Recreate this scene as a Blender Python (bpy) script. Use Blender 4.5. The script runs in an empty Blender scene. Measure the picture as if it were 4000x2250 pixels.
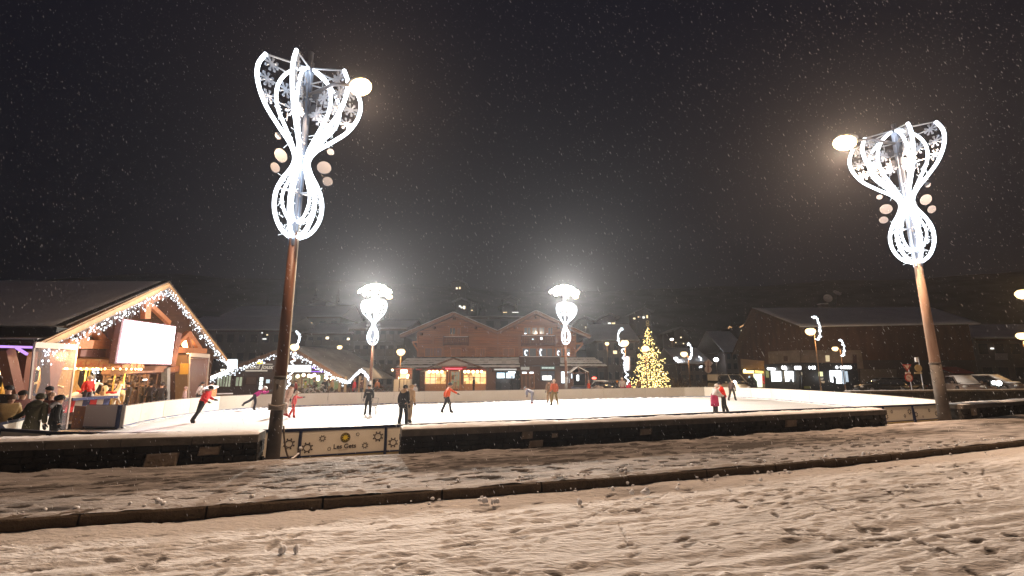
import bpy, bmesh, math, random
import numpy as np
from mathutils import Vector, Matrix
V = Vector
rnd = random.Random(11)
scene = bpy.context.scene
COL = scene.collection
PI = math.pi

# ------------------------------------------------------------------ camera
F = 1750.0                      # focal length in photo pixels (photo is 4000 wide)
PITCH = math.atan(335 / F)
CZ = 1.7
cam_d = bpy.data.cameras.new("camera")
cam = bpy.data.objects.new("camera", cam_d)
COL.objects.link(cam)
cam.location = (0, 0, CZ)
cam.rotation_euler = (PI / 2 + PITCH, 0, 0)
cam_d.sensor_width = 36
cam_d.lens = F / 4000 * 36
cam_d.clip_start = 0.05
cam_d.clip_end = 900
scene.camera = cam
CP, SP = math.cos(PITCH), math.sin(PITCH)

def ray(u, v):
    x = (u - 2000) / F; y = (1125 - v) / F
    return V((x, CP - y * SP, SP + y * CP))
def onz(u, v, z):               # survey: where a sight line meets a level plane
    d = ray(u, v); return V((0, 0, CZ)) + d * ((z - CZ) / d.z)
def ony(u, v, Y):               # ... or a facade that faces the square
    d = ray(u, v); return V((0, 0, CZ)) + d * (Y / d.y)
def onplane(u, v, p, t):        # ... or an upright facade through p along t
    d = ray(u, v); n = V((-t.y, t.x, 0)); o = V((0, 0, CZ))
    return o + d * ((V(p) - o).dot(n) / d.dot(n))

# ------------------------------------------------------------------ mesh builder
WM = {}
class M:
    def __init__(s): s.v = []; s.f = []; s.mi = []
    def add(s, vs, fs, mi=0):
        b = len(s.v); s.v.extend(V(p) for p in vs)
        for f in fs: s.f.append([b + i for i in f]); s.mi.append(mi)
        return s
    def box(s, c, d, rz=0, mi=0, R=None):
        c = V(c); R = R or Matrix.Rotation(rz, 3, 'Z')
        vs = [c + R @ V((d[0] / 2 * i, d[1] / 2 * j, d[2] / 2 * k)) for i in (-1, 1) for j in (-1, 1) for k in (-1, 1)]
        return s.add(vs, [(0, 1, 3, 2), (4, 6, 7, 5), (0, 4, 5, 1), (2, 3, 7, 6), (0, 2, 6, 4), (1, 5, 7, 3)], mi)
    def span(s, x0, x1, y0, y1, z0, z1, mi=0):
        return s.box(((x0 + x1) / 2, (y0 + y1) / 2, (z0 + z1) / 2), (abs(x1 - x0), abs(y1 - y0), abs(z1 - z0)), 0, mi)
    def beam(s, p, q, w, h, mi=0, up=(0, 0, 1)):
        p, q = V(p), V(q); d = q - p; L = d.length
        if L < 1e-6: return s
        x = d / L; up = V(up)
        if abs(x.dot(up)) > .97: up = V((0, 1, 0))
        y = up.cross(x).normalized(); z = x.cross(y)
        R = Matrix((x, y, z)).transposed()
        return s.box((p + q) / 2, (L, w, h), 0, mi, R)
    def tube(s, pts, r, n=8, mi=0, cap=True):
        pts = [V(p) for p in pts]; k = len(pts)
        rs = r if isinstance(r, (list, tuple)) else [r] * k
        b = len(s.v); ref = None
        for i, p in enumerate(pts):
            t = (pts[min(i + 1, k - 1)] - pts[max(i - 1, 0)]).normalized()
            if ref is None:
                a = V((0, 0, 1)) if abs(t.z) < .9 else V((1, 0, 0))
                ref = t.cross(a).normalized()
            else:
                ref = (ref - t * ref.dot(t)).normalized()
            o = t.cross(ref)
            for j in range(n):
                a = 2 * PI * j / n
                s.v.append(p + (ref * math.cos(a) + o * math.sin(a)) * rs[i])
        for i in range(k - 1):
            for j in range(n):
                s.f.append([b + i * n + j, b + i * n + (j + 1) % n, b + (i + 1) * n + (j + 1) % n, b + (i + 1) * n + j]); s.mi.append(mi)
        if cap:
            s.f.append([b + j for j in reversed(range(n))]); s.mi.append(mi)
            s.f.append([b + (k - 1) * n + j for j in range(n)]); s.mi.append(mi)
        return s
    def ell(s, c, r, seg=12, rings=7, mi=0, R=None, jit=0):
        c = V(c); r = (r, r, r) if not hasattr(r, '__len__') else r
        vs = []; fs = []
        def pt(x, y, z):
            q = V((x * r[0], y * r[1], z * r[2]))
            if jit: q *= 1 + rnd.uniform(-jit, jit)
            return c + (R @ q if R else q)
        vs.append(pt(0, 0, 1))
        for i in range(1, rings):
            a = PI * i / rings
            for j in range(seg):
                b = 2 * PI * j / seg
                vs.append(pt(math.sin(a) * math.cos(b), math.sin(a) * math.sin(b), math.cos(a)))
        vs.append(pt(0, 0, -1))
        for j in range(seg): fs.append((0, 1 + j, 1 + (j + 1) % seg))
        for i in range(rings - 2):
            for j in range(seg):
                a = 1 + i * seg; fs.append((a + j, a + seg + j, a + seg + (j + 1) % seg, a + (j + 1) % seg))
        L = len(vs) - 1; a = 1 + (rings - 2) * seg
        for j in range(seg): fs.append((L, a + (j + 1) % seg, a + j))
        return s.add(vs, fs, mi)
    def octa(s, c, r, mi=0):
        c = V(c)
        vs = [c + V(d) * r for d in ((1, 0, 0), (-1, 0, 0), (0, 1, 0), (0, -1, 0), (0, 0, 1.2), (0, 0, -1.2))]
        return s.add(vs, [(0, 2, 4), (2, 1, 4), (1, 3, 4), (3, 0, 4), (2, 0, 5), (1, 2, 5), (3, 1, 5), (0, 3, 5)], mi)
    def lathe(s, c, prof, n=16, mi=0):
        c = V(c); b = len(s.v)
        for r, z in prof:
            for j in range(n):
                a = 2 * PI * j / n; s.v.append(c + V((r * math.cos(a), r * math.sin(a), z)))
        for i in range(len(prof) - 1):
            for j in range(n):
                s.f.append([b + i * n + j, b + i * n + (j + 1) % n, b + (i + 1) * n + (j + 1) % n, b + (i + 1) * n + j]); s.mi.append(mi)
        s.f.append([b + j for j in reversed(range(n))]); s.mi.append(mi)
        s.f.append([b + (len(prof) - 1) * n + j for j in range(n)]); s.mi.append(mi)
        return s
    def prism(s, poly, off, mi=0):
        poly = [V(p) for p in poly]; off = V(off); n = len(poly)
        vs = poly + [p + off for p in poly]
        fs = [tuple(range(n)), tuple(range(2 * n - 1, n - 1, -1))]
        for i in range(n): fs.append((i, i + n, (i + 1) % n + n, (i + 1) % n))
        return s.add(vs, fs, mi)
    def quad(s, a, b, c, d, mi=0): return s.add([a, b, c, d], [(0, 1, 2, 3)], mi)
    def disc(s, c, r, n, normal, mi=0, thick=.01):
        c = V(c); nn = V(normal).normalized()
        a = nn.orthogonal().normalized(); b = nn.cross(a)
        poly = [c + (a * math.cos(2 * PI * i / n) + b * math.sin(2 * PI * i / n)) * r for i in range(n)]
        return s.prism(poly, nn * thick, mi)

def loc_matrix(loc, rz): return Matrix.Translation(V(loc)) @ Matrix.Rotation(rz, 4, 'Z')
def obj(name, m, mat, parent=None, smooth=False, label=None):
    """One mesh object; the shape is given in world space and stored in its thing's own space."""
    W = WM.get(parent.name, Matrix.Identity(4)) if parent else Matrix.Identity(4)
    Wi = W.inverted()
    me = bpy.data.meshes.new(name)
    me.from_pydata([Wi @ p for p in m.v], [], m.f)
    mats = mat if isinstance(mat, (list, tuple)) else [mat]
    for x in mats: me.materials.append(x)
    if len(mats) > 1: me.polygons.foreach_set('material_index', m.mi)
    if smooth: me.polygons.foreach_set('use_smooth', [True] * len(me.polygons))
    bm = bmesh.new(); bm.from_mesh(me); bmesh.ops.recalc_face_normals(bm, faces=bm.faces); bm.to_mesh(me); bm.free()
    me.update()
    o = bpy.data.objects.new(name, me); COL.objects.link(o)
    if parent: o.parent = parent
    WM[o.name] = W
    if label: o['label'] = label
    return o
def thing(name, label, cat, loc=(0, 0, 0), rz=0, group=None):
    o = bpy.data.objects.new(name, None); COL.objects.link(o)
    o.location = loc; o.rotation_euler = (0, 0, rz); o.empty_display_size = .3
    WM[o.name] = loc_matrix(loc, rz)
    o['label'] = label; o['category'] = cat
    if group: o['group'] = group
    return o
def tag(o, label, cat, group=None):
    o['label'] = label; o['category'] = cat
    if group: o['group'] = group
    return o
def kids(o): return [c for c in bpy.data.objects if c.parent is o]
def dup(root, loc, rz, label, group=None):
    r = root.copy(); COL.objects.link(r); r.location = loc; r.rotation_euler = (0, 0, rz); r['label'] = label
    if group: r['group'] = group
    WM[r.name] = loc_matrix(loc, rz)
    for ch in kids(root):
        c = ch.copy(); COL.objects.link(c); c.parent = r
        for g in kids(ch):
            d = g.copy(); COL.objects.link(d); d.parent = c
    return r
def lamp(parent, loc, power, color, r=.15, spot=None, aim=None, blend=.6):
    d = bpy.data.lights.new("bulb_light", 'SPOT' if spot else 'POINT'); d.energy = power; d.color = color; d.shadow_soft_size = r
    if spot: d.spot_size = spot; d.spot_blend = blend
    o = bpy.data.objects.new("bulb_light", d); COL.objects.link(o)
    W = WM.get(parent.name, Matrix.Identity(4)) if parent else Matrix.Identity(4)
    o.location = W.inverted() @ V(loc)
    if parent: o.parent = parent
    if aim is not None: o.rotation_euler = (V(aim) - V(loc)).to_track_quat('-Z', 'Y').to_euler()
    return o

# ------------------------------------------------------------------ materials
def mat(name, col, rough=.7, col2=None, scale=3.0, bump=0, bscale=20, metal=0, stretch=(1, 1, 1), spec=.3, lo=.35, hi=.65):
    m = bpy.data.materials.new(name); m.use_nodes = True
    nt = m.node_tree; N = nt.nodes; L = nt.links; b = N['Principled BSDF']
    b.inputs['Roughness'].default_value = rough; b.inputs['Metallic'].default_value = metal
    b.inputs['Specular IOR Level'].default_value = spec
    b.inputs['Base Color'].default_value = (*col, 1)
    if col2 or bump:
        tc = N.new('ShaderNodeTexCoord'); mp = N.new('ShaderNodeMapping'); L.new(tc.outputs['Object'], mp.inputs[0])
        mp.inputs['Scale'].default_value = stretch
    if col2:
        n = N.new('ShaderNodeTexNoise'); n.inputs['Scale'].default_value = scale; n.inputs['Detail'].default_value = 5
        r = N.new('ShaderNodeValToRGB'); r.color_ramp.elements[0].position = lo; r.color_ramp.elements[1].position = hi
        r.color_ramp.elements[0].color = (*col, 1); r.color_ramp.elements[1].color = (*col2, 1)
        L.new(mp.outputs[0], n.inputs['Vector']); L.new(n.outputs['Fac'], r.inputs[0]); L.new(r.outputs[0], b.inputs['Base Color'])
    if bump:
        n = N.new('ShaderNodeTexNoise'); n.inputs['Scale'].default_value = bscale; n.inputs['Detail'].default_value = 4
        bp = N.new('ShaderNodeBump'); bp.inputs['Strength'].default_value = bump; bp.inputs['Distance'].default_value = .05
        L.new(mp.outputs[0], n.inputs['Vector']); L.new(n.outputs['Fac'], bp.inputs['Height']); L.new(bp.outputs[0], b.inputs['Normal'])
    return m
def planks(name, col, col2, size=.16, axis='z', rough=.75):
    """Boards: a wave of dark joints over streaked wood."""
    m = mat(name, col, rough, col2, 1.6, .0, stretch=(.35, .35, 5) if axis == 'z' else (5, 5, .35))
    nt = m.node_tree; N = nt.nodes; L = nt.links; b = N['Principled BSDF']
    tc = N.new('ShaderNodeTexCoord'); w = N.new('ShaderNodeTexWave'); w.wave_type = 'BANDS'
    w.bands_direction = 'Z' if axis == 'z' else 'X'; w.wave_profile = 'SAW'
    w.inputs['Scale'].default_value = 1 / size * .3183 / 2 * PI / 1.57; w.inputs['Distortion'].default_value = .15
    L.new(tc.outputs['Object'], w.inputs['Vector'])
    r = N.new('ShaderNodeValToRGB'); r.color_ramp.elements[0].position = .0; r.color_ramp.elements[0].color = (.25, .25, .25, 1)
    r.color_ramp.elements[1].position = .12; r.color_ramp.elements[1].color = (1, 1, 1, 1)
    L.new(w.outputs['Fac'], r.inputs[0])
    mx = N.new('ShaderNodeMix'); mx.data_type = 'RGBA'; mx.blend_type = 'MULTIPLY'; mx.inputs[0].default_value = .8
    src = b.inputs['Base Color'].links[0].from_socket
    L.new(src, mx.inputs[6]); L.new(r.outputs[0], mx.inputs[7]); L.new(mx.outputs[2], b.inputs['Base Color'])
    return m
def glow(name, col, strength, sample=True, pattern=None):
    m = bpy.data.materials.new(name); m.use_nodes = True
    nt = m.node_tree; nt.nodes.clear(); N = nt.nodes
    e = N.new('ShaderNodeEmission'); e.inputs[0].default_value = (*col, 1); e.inputs[1].default_value = strength
    o = N.new('ShaderNodeOutputMaterial'); nt.links.new(e.outputs[0], o.inputs[0])
    if pattern:               # goods and shelves behind a lit pane: blocks of colour
        tc = N.new('ShaderNodeTexCoord'); mp = N.new('ShaderNodeMapping'); mp.inputs['Scale'].default_value = pattern[0]
        vo = N.new('ShaderNodeTexVoronoi'); vo.distance = 'CHEBYCHEV'; vo.inputs['Scale'].default_value = 1
        r = N.new('ShaderNodeValToRGB'); r.color_ramp.interpolation = 'LINEAR'
        els = pattern[1]
        r.color_ramp.elements[0].position = 0; r.color_ramp.elements[0].color = (*els[0], 1)
        r.color_ramp.elements[1].position = 1; r.color_ramp.elements[1].color = (*els[-1], 1)
        for i, c in enumerate(els[1:-1]):
            q = r.color_ramp.elements.new((i + 1) / (len(els) - 1)); q.color = (*c, 1)
        sp = N.new('ShaderNodeSeparateColor')
        nt.links.new(tc.outputs['Object'], mp.inputs[0]); nt.links.new(mp.outputs[0], vo.inputs['Vector'])
        nt.links.new(vo.outputs['Color'], sp.inputs[0]); nt.links.new(sp.outputs[0], r.inputs[0]); nt.links.new(r.outputs[0], e.inputs[0])
    if not sample:
        try: m.cycles.emission_sampling = 'NONE'
        except Exception: pass
    return m
def glass(name, col=(.9, .95, 1), rough=.05, alpha=.35):
    m = bpy.data.materials.new(name); m.use_nodes = True
    nt = m.node_tree; nt.nodes.clear(); N = nt.nodes
    t = N.new('ShaderNodeBsdfTransparent'); t.inputs[0].default_value = (*col, 1)
    g = N.new('ShaderNodeBsdfPrincipled'); g.inputs['Base Color'].default_value = (.5, .5, .55, 1); g.inputs['Roughness'].default_value = rough
    x = N.new('ShaderNodeMixShader'); x.inputs[0].default_value = alpha
    o = N.new('ShaderNodeOutputMaterial')
    nt.links.new(t.outputs[0], x.inputs[1]); nt.links.new(g.outputs[0], x.inputs[2]); nt.links.new(x.outputs[0], o.inputs[0])
    return m

SNOW = mat('snow', (.80, .80, .82), .65, (.72, .72, .75), 4, .35, 14)
SNOW_ROOF = mat('roof_snow', (.80, .79, .81), .75, (.88, .87, .89), .5, .2, 6)
ICE = mat('ice_snow', (.88, .87, .87), .55, (.80, .79, .80), .35, .25, 5)
GROUND = mat('ground_snow', (.45, .43, .42), .8, (.62, .60, .59), .6, .4, 6)
WHITE = mat('white_board', (.88, .85, .78), .4, (.84, .80, .72), 1.2)
BOARD_OUT = mat('cream_panel', (.84, .79, .67), .4, (.78, .72, .60), 2.0)
KICK = mat('kick_strip', (.62, .50, .22), .5, (.5, .4, .18), 2)
NAVY = mat('navy_steel', (.012, .018, .05), .45)
BLACK = mat('black', (.012, .012, .013), .6)
DECAL = mat('decal_brown', (.06, .045, .035), .6)
DECAL_Y = mat('decal_yellow', (.8, .62, .04), .6)
GREY = mat('grey_metal', (.22, .22, .24), .45, metal=.6)
STEEL = mat('galvanised', (.40, .42, .46), .4, (.3, .32, .36), 6, metal=.5)
PVC = mat('white_plastic', (.75, .77, .80), .4)
STONE_D = mat('dark_stone', (.028, .026, .025), .85, (.055, .05, .046), 3, .6, 18)
STONE_P = mat('pale_stone', (.20, .155, .115), .85, (.27, .22, .17), 6, .5, 20)
COPING = mat('coping_stone', (.10, .088, .075), .8, (.15, .13, .11), 5, .4, 25)
KERBM = mat('kerb_stone', (.075, .05, .03), .85, (.11, .078, .05), 6, .5, 40)
SOFFIT = mat('soffit_boards', (.085, .042, .024), .8, (.06, .03, .018), 3)
SNOW_THIN = mat('thin_roof_snow', (.17, .165, .17), .8, (.30, .295, .30), .6, .3, 8)
ROOFT = [SNOW_THIN, SOFFIT]
ROOFM = [SNOW_ROOF, SOFFIT]
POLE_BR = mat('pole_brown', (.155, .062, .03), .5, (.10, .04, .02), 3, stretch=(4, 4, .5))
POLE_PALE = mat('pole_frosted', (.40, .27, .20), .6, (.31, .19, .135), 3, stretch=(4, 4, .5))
SLEEVE = mat('pole_sleeve', (.06, .05, .043), .65, (.085, .07, .06), 5)
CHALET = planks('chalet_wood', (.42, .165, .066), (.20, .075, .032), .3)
CHALET_V = planks('chalet_boards', (.22, .09, .042), (.30, .125, .06), .24, 'x')
DARKWOOD = mat('dark_wood', (.06, .03, .018), .8, (.09, .045, .026), 3, stretch=(1, 1, 6))
BALCONY = mat('balcony_wood', (.11, .045, .022), .8, (.17, .07, .036), 3)
SHUTTER = mat('shutter_wood', (.52, .22, .10), .7, (.40, .165, .075), 3)

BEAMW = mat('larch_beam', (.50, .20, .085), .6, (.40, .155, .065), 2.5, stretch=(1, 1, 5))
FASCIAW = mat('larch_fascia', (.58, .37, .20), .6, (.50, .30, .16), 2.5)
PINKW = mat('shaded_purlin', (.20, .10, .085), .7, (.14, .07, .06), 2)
TILE = mat('roof_tile', (.05, .04, .036), .85, (.08, .064, .056), 4)
RENDERW = mat('grey_render', (.16, .15, .145), .9, (.21, .195, .19), .8)
RENDERD = mat('old_render', (.15, .105, .072), .9, (.21, .15, .105), 1.5)
BARN = mat('barn_boards', (.105, .048, .024), .85, (.07, .032, .017), 1.2, stretch=(1, 1, .3))
RED = mat('red_paint', (.55, .02, .02), .5)
GLASS = glass('pane', alpha=.3)
PLASTIC_SHEET = glass('clear_sheet', (.95, .93, .97), .25, .13)
DARKGLASS = mat('dark_glass', (.02, .022, .028), .12, spec=.6)
WARMW = (1, .62, .28)
HAZE = True; EXPO = 0.0
# ------------------------------------------------------------------ people
ICEZ = -.5
PLAZA = -.55
SKIN = mat('skin', (.55, .33, .24), .55)
CLOTH = {}
def cloth(c, sheen=.75):
    k = tuple(c)
    if k not in CLOTH:
        CLOTH[k] = mat('cloth', c, sheen, tuple(x * .7 for x in c), 6, .25, 25)
    return CLOTH[k]
def skin_shape(verts, edges, radii, root=0, sub=2):
    me = bpy.data.meshes.new('skel'); me.from_pydata([V(v) for v in verts], edges, [])
    o = bpy.data.objects.new('skel', me); COL.objects.link(o)
    o.modifiers.new('s', 'SKIN')
    sv = me.skin_vertices[0].data
    for i, r in enumerate(radii): sv[i].radius = (r, r) if not hasattr(r, '__len__') else r; sv[i].use_root = (i == root)
    mo = o.modifiers.new('u', 'SUBSURF'); mo.levels = sub; mo.render_levels = sub
    dg = bpy.context.evaluated_depsgraph_get(); dg.update()
    ev = o.evaluated_get(dg); t = ev.to_mesh()
    vs = [v.co.copy() for v in t.vertices]; fs = [list(p.vertices) for p in t.polygons]
    ev.to_mesh_clear(); bpy.data.objects.remove(o); bpy.data.meshes.remove(me)
    m = M(); m.add(vs, fs); return m

STAND = dict(pelvis=(0, 0, .95), waist=(0, 0, 1.10), chest=(0, .01, 1.30), neck=(0, 0, 1.47), chin=(0, .03, 1.545), head=(0, .025, 1.63), top=(0, .01, 1.72),
             shL=(-.185, 0, 1.42), elL=(-.25, -.02, 1.16), wrL=(-.27, .06, .93), haL=(-.27, .09, .85),
             shR=(.185, 0, 1.42), elR=(.25, -.02, 1.16), wrR=(.27, .06, .93), haR=(.27, .09, .85),
             hiL=(-.10, 0, .91), knL=(-.115, .03, .50), anL=(-.12, 0, .09), toL=(-.135, .15, .04),
             hiR=(.10, 0, .91), knR=(.115, .03, .50), anR=(.12, 0, .09), toR=(.135, .15, .04))
def lean(p, ang, side=0, about=(0, 0, .93), keys=('waist', 'chest', 'neck', 'chin', 'head', 'top', 'shL', 'elL', 'wrL', 'haL', 'shR', 'elR', 'wrR', 'haR')):
    """Bends the upper body forward (ang) and sideways (side), in degrees."""
    R = Matrix.Rotation(math.radians(-ang), 3, 'X') @ Matrix.Rotation(math.radians(side), 3, 'Y'); a = V(about)
    for k in keys: p[k] = tuple(a + R @ (V(p[k]) - a))
    return p
def person(label, at, face, height, jacket, trousers, hat=None, hair=(.05, .03, .02), boots=(.02, .02, .022), pose=None, bend=(0, 0), tilt=(0, 0),
           hood=None, coat=0, glove=(.02, .02, .02), group=None, child=False, stripe=None):
    P = dict(STAND)
    if bend != (0, 0): lean(P, *bend)
    if pose: P.update(pose)
    if tilt != (0, 0): lean(P, tilt[0], tilt[1], (0, 0, 0), tuple(P))
    k = height / 1.74
    W = loc_matrix(at, math.radians(face)) @ Matrix.Scale(k, 4)
    g = 1.15 if child else 1.0
    if child:                                   # a larger head on a shorter neck
        c = V(P['neck'])
        for n in ('chin', 'head', 'top'): P[n] = tuple(c + (V(P[n]) - c) * 1.2)
    p = {n: V(q) for n, q in P.items()}
    def S(names, links, rad, root=0, sub=2):
        m = skin_shape([p[n] if isinstance(n, str) else n for n in names], links, rad, root, sub)
        m.v = [W @ q for q in m.v]; return m
    nose = p['head'] * .62 + p['chin'] * .38 + (p['head'] - p['top']).cross(V((1, 0, 0))).normalized() * .0
    names = ['pelvis', 'waist', 'chest', 'neck', 'chin', 'head', 'top', 'shL', 'elL', 'wrL', 'haL', 'shR', 'elR', 'wrR', 'haR', 'hiL', 'knL', 'anL', 'toL', 'hiR', 'knR', 'anR', 'toR']
    ix = {n: i for i, n in enumerate(names)}
    links = [(ix[a], ix[b]) for a, b in [('pelvis', 'waist'), ('waist', 'chest'), ('chest', 'neck'), ('neck', 'chin'), ('chin', 'head'), ('head', 'top'), ('chest', 'shL'), ('shL', 'elL'), ('elL', 'wrL'), ('wrL', 'haL'),
             ('chest', 'shR'), ('shR', 'elR'), ('elR', 'wrR'), ('wrR', 'haR'), ('pelvis', 'hiL'), ('hiL', 'knL'), ('knL', 'anL'), ('anL', 'toL'), ('pelvis', 'hiR'), ('hiR', 'knR'), ('knR', 'anR'), ('anR', 'toR')]]
    rad = [.13, .12, .14, .055, .07 * g, .095 * g, .07 * g, .065, .048, .036, .03, .065, .048, .036, .03, .085, .058, .045, .035, .085, .058, .045, .035]
    body_m = S(names, links, rad)
    # nose, brow line and ears belong to the one head surface
    hc = W @ p['head']; up = ((W @ p['top']) - (W @ p['chin'])).normalized(); right = (W.to_3x3() @ V((1, 0, 0))).normalized(); fw = up.cross(right).normalized()
    R3 = Matrix((right, fw, up)).transposed()
    hr = .1 * k * g
    body = obj('person', body_m, SKIN, smooth=True)
    bw = loc_matrix(at, math.radians(face))
    for v in body.data.vertices: v.co = bw.inverted() @ v.co
    body.location = at; body.rotation_euler = (0, 0, math.radians(face)); WM[body.name] = bw
    tag(body, label, 'person', group)
    f = M(); f.ell(hc + fw * hr * .98 - up * hr * .25, (hr * .17, hr * .24, hr * .28), 8, 5, 0, R3)
    obj('nose', f, SKIN, body, True)
    for s_ in (-1, 1):
        e = M(); e.ell(hc + fw * hr * .9 + right * s_ * hr * .36 + up * hr * .06, hr * .11, 8, 5); obj('eye', e, BLACK, body, True)
    e = M(); e.ell(hc + fw * hr * .92 - up * hr * .62, (hr * .3, hr * .08, hr * .07), 8, 5, 0, R3); obj('mouth', e, cloth((.3, .08, .07)), body, True)
    # trousers
    jn = ['pelvis', 'hiL', 'knL', 'anL', 'hiR', 'knR', 'anR', 'waist']
    obj('trousers', S(jn, [(0, 1), (1, 2), (2, 3), (0, 4), (4, 5), (5, 6), (0, 7)], [.155, .11, .084, .078, .11, .084, .078, .14]), cloth(trousers), body, True)
    # jacket with sleeves; a coat reaches lower
    low = p['pelvis'] + (p['knL'] + p['knR'] - p['pelvis'] * 2) * .5 * (coat if coat else .10)
    jn = ['chest', 'waist', 'pelvis', low, 'neck', 'shL', 'elL', 'wrL', 'shR', 'elR', 'wrR']
    jm = S(jn, [(0, 1), (1, 2), (2, 3), (0, 4), (0, 5), (5, 6), (6, 7), (0, 8), (8, 9), (9, 10)], [.175, .165, .165, .17 if not coat else .19, .085, .088, .072, .058, .088, .072, .058])
    J = obj('jacket', jm, cloth(jacket), body, True)
    if stripe:
        m = M(); c = W @ p['chest']; m.ell(c - up * .02 * k, (.19 * k, .15 * k, .04 * k), 12, 6, 0, R3); obj('chest_band', m, cloth(stripe), J, True)
    if hood:
        m = M(); m.ell((W @ p['neck']) - fw * .06 * k, (.15 * k, .12 * k, .10 * k), 12, 7, 0, R3); obj('hood', m, cloth(hood), J, True)
    # boots with skate blades, gloves with five fingers
    for sd in 'LR':
        a, t = p['an' + sd], p['to' + sd]
        d = (t - a); d.z = 0; d = d.normalized() if d.length > 1e-4 else V((0, 1, 0))
        heel = a - d * .05; heel = V((heel.x, heel.y, t.z + .012))
        m = S([a + (p['kn' + sd] - a) * .30, a, heel, t], [(0, 1), (1, 2), (1, 3)], [.072, .066, .05, .048])
        b = obj('boot', m, cloth(boots), body, True)
        h, w2 = p['ha' + sd], p['wr' + sd]
        d = (h - w2).normalized(); sidev = d.cross(V((0, 1, 0))); sidev = sidev.normalized() if sidev.length > .1 else V((1, 0, 0)); nv = sidev.cross(d)
        m = M(); m.tube([w2, w2 + d * .05, w2 + d * .1], [.036, .047, .04], 8)
        for q in range(4):
            o = sidev * ((q - 1.5) * .021); ln = (.07, .085, .08, .06)[q]
            m.tube([w2 + d * .095 + o, w2 + d * (.095 + ln * .55) + o, w2 + d * (.095 + ln) + o * .9 + nv * .02], [.013, .012, .009], 6)
        m.tube([w2 + d * .04 + sidev * .035, w2 + d * .075 + sidev * .07, w2 + d * .11 + sidev * .072], [.014, .013, .010], 6)
        m.v = [W @ q for q in m.v]
        obj('glove', m, cloth(glove), body, True)
    # hat or hair
    hm = M()
    if hat:
        hm.ell(hc + up * hr * .38 - fw * hr * .08, (hr * 1.13, hr * 1.2, hr * .95), 14, 8, 0, R3)
        hm.ell(hc + up * hr * .1 - fw * hr * .1, (hr * 1.17, hr * 1.23, hr * .28), 14, 6, 0, R3)
        if not child and hat[0] > .5: hm.ell(hc + up * hr * 1.4, hr * .35, 8, 6)
        obj('hat', hm, cloth(hat), body, True)
    else:
        hm.ell(hc + up * hr * .25 - fw * hr * .22, (hr * 1.08, hr * 1.08, hr * 1.05), 14, 8, 0, R3)
        obj('hair', hm, cloth(hair), body, True)
    return body
def leg(fL=(0, 0), fR=(0, 0), spread=0):
    """Feet moved (side, forward) with the knees following."""
    d = {}
    for s, sx, (dx, dy) in (('L', -1, fL), ('R', 1, fR)):
        hip = V(STAND['hi' + s]); an = V(STAND['an' + s]) + V((dx, dy, 0))
        d['kn' + s] = tuple((hip + an) / 2 + V((0, .05, .0))); d['an' + s] = tuple(an); d['to' + s] = tuple(an + V((sx * .02, .15, -.05)))
    return d
SK = 'skaters on the ice rink'
def ice(u, v): p = onz(u, v, ICEZ); p.z = ICEZ; return p
# face: 0 looks away from the camera, 90 looks to the left, -90 to the right, 180 at the camera
person('skater in bright red jacket and black trousers leaning beside the left boards', ice(768, 1654), -80, 1.72, (.75, .03, .035), (.012, .012, .014), (.015, .015, .018), hood=(.35, .28, .26), bend=(14, 0),
       pose={**leg((0, -.30), (0, -.16)), 'elL': (-.25, .12, 1.18), 'wrL': (-.2, .38, 1.10), 'haL': (-.19, .46, 1.1), 'elR': (.27, .08, 1.16), 'wrR': (.25, .33, 1.02), 'haR': (.25, .41, 1.0)}, tilt=(8, 0), group=SK)
person('skater in magenta jacket and white hat gliding with one leg stretched behind', ice(990, 1603), -75, 1.62, (.42, .02, .20), (.014, .014, .025), (.85, .80, .80), bend=(48, 0), child=True,
       pose={'knL': (-.10, -.30, .62), 'anL': (-.11, -.68, .42), 'toL': (-.12, -.66, .27), 'knR': (.1, .10, .52), 'anR': (.1, .02, .09), 'toR': (.11, .17, .04), 'elL': (-.25, .62, 1.10), 'wrL': (-.14, .80, 1.25), 'haL': (-.10, .86, 1.27), 'elR': (.25, .62, 1.1), 'wrR': (.12, .84, 1.22), 'haR': (.09, .90, 1.24)}, group=SK)
person('adult skater in pale beige jacket half hidden behind the brown pole', ice(1113, 1626), -100, 1.72, (.52, .37, .30), (.55, .42, .36), (.06, .04, .035), bend=(22, 0), boots=(.35, .03, .03), pose=leg((0, -.15), (0, .15)), group=SK)
person('small child in coral pink snowsuit with one arm out beside beige adult', ice(1142, 1633), -80, 1.30, (.72, .13, .14), (.72, .10, .10), (.75, .62, .55), bend=(10, 0), child=True, boots=(.3, .03, .03),
       pose={**leg((0, -.28), (0, .1)), 'elL': (-.22, .25, 1.33), 'wrL': (-.2, .52, 1.36), 'haL': (-.2, .6, 1.37)}, glove=(.08, .05, .06), group=SK)
person('skater in black suit with white shoulder patches beside a small white sledge chair', ice(1437, 1621), 175, 1.62, (.014, .014, .016), (.012, .012, .014), (.015, .015, .015), stripe=(.62, .60, .58), hood=(.6, .58, .56), group=SK, glove=(.5, .48, .46), pose=leg((-.03, 0), (.03, .05)))
person('skater in black coat, nearest to the logo panel, back turned', ice(1571, 1664), -25, 1.72, (.010, .011, .013), (.013, .015, .018), (.02, .014, .012), hood=(.40, .27, .16), bend=(8, 0), pose=leg((0, -.08), (0, .12)), group=SK)
person('skater in beige coat with tan hood just beyond the black coat', ice(1596, 1652), -30, 1.70, (.48, .33, .19), (.3, .22, .15), (.50, .34, .19), hood=(.52, .36, .22), bend=(8, 0), pose=leg((0, .1), (0, -.1)), group=SK)
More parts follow.
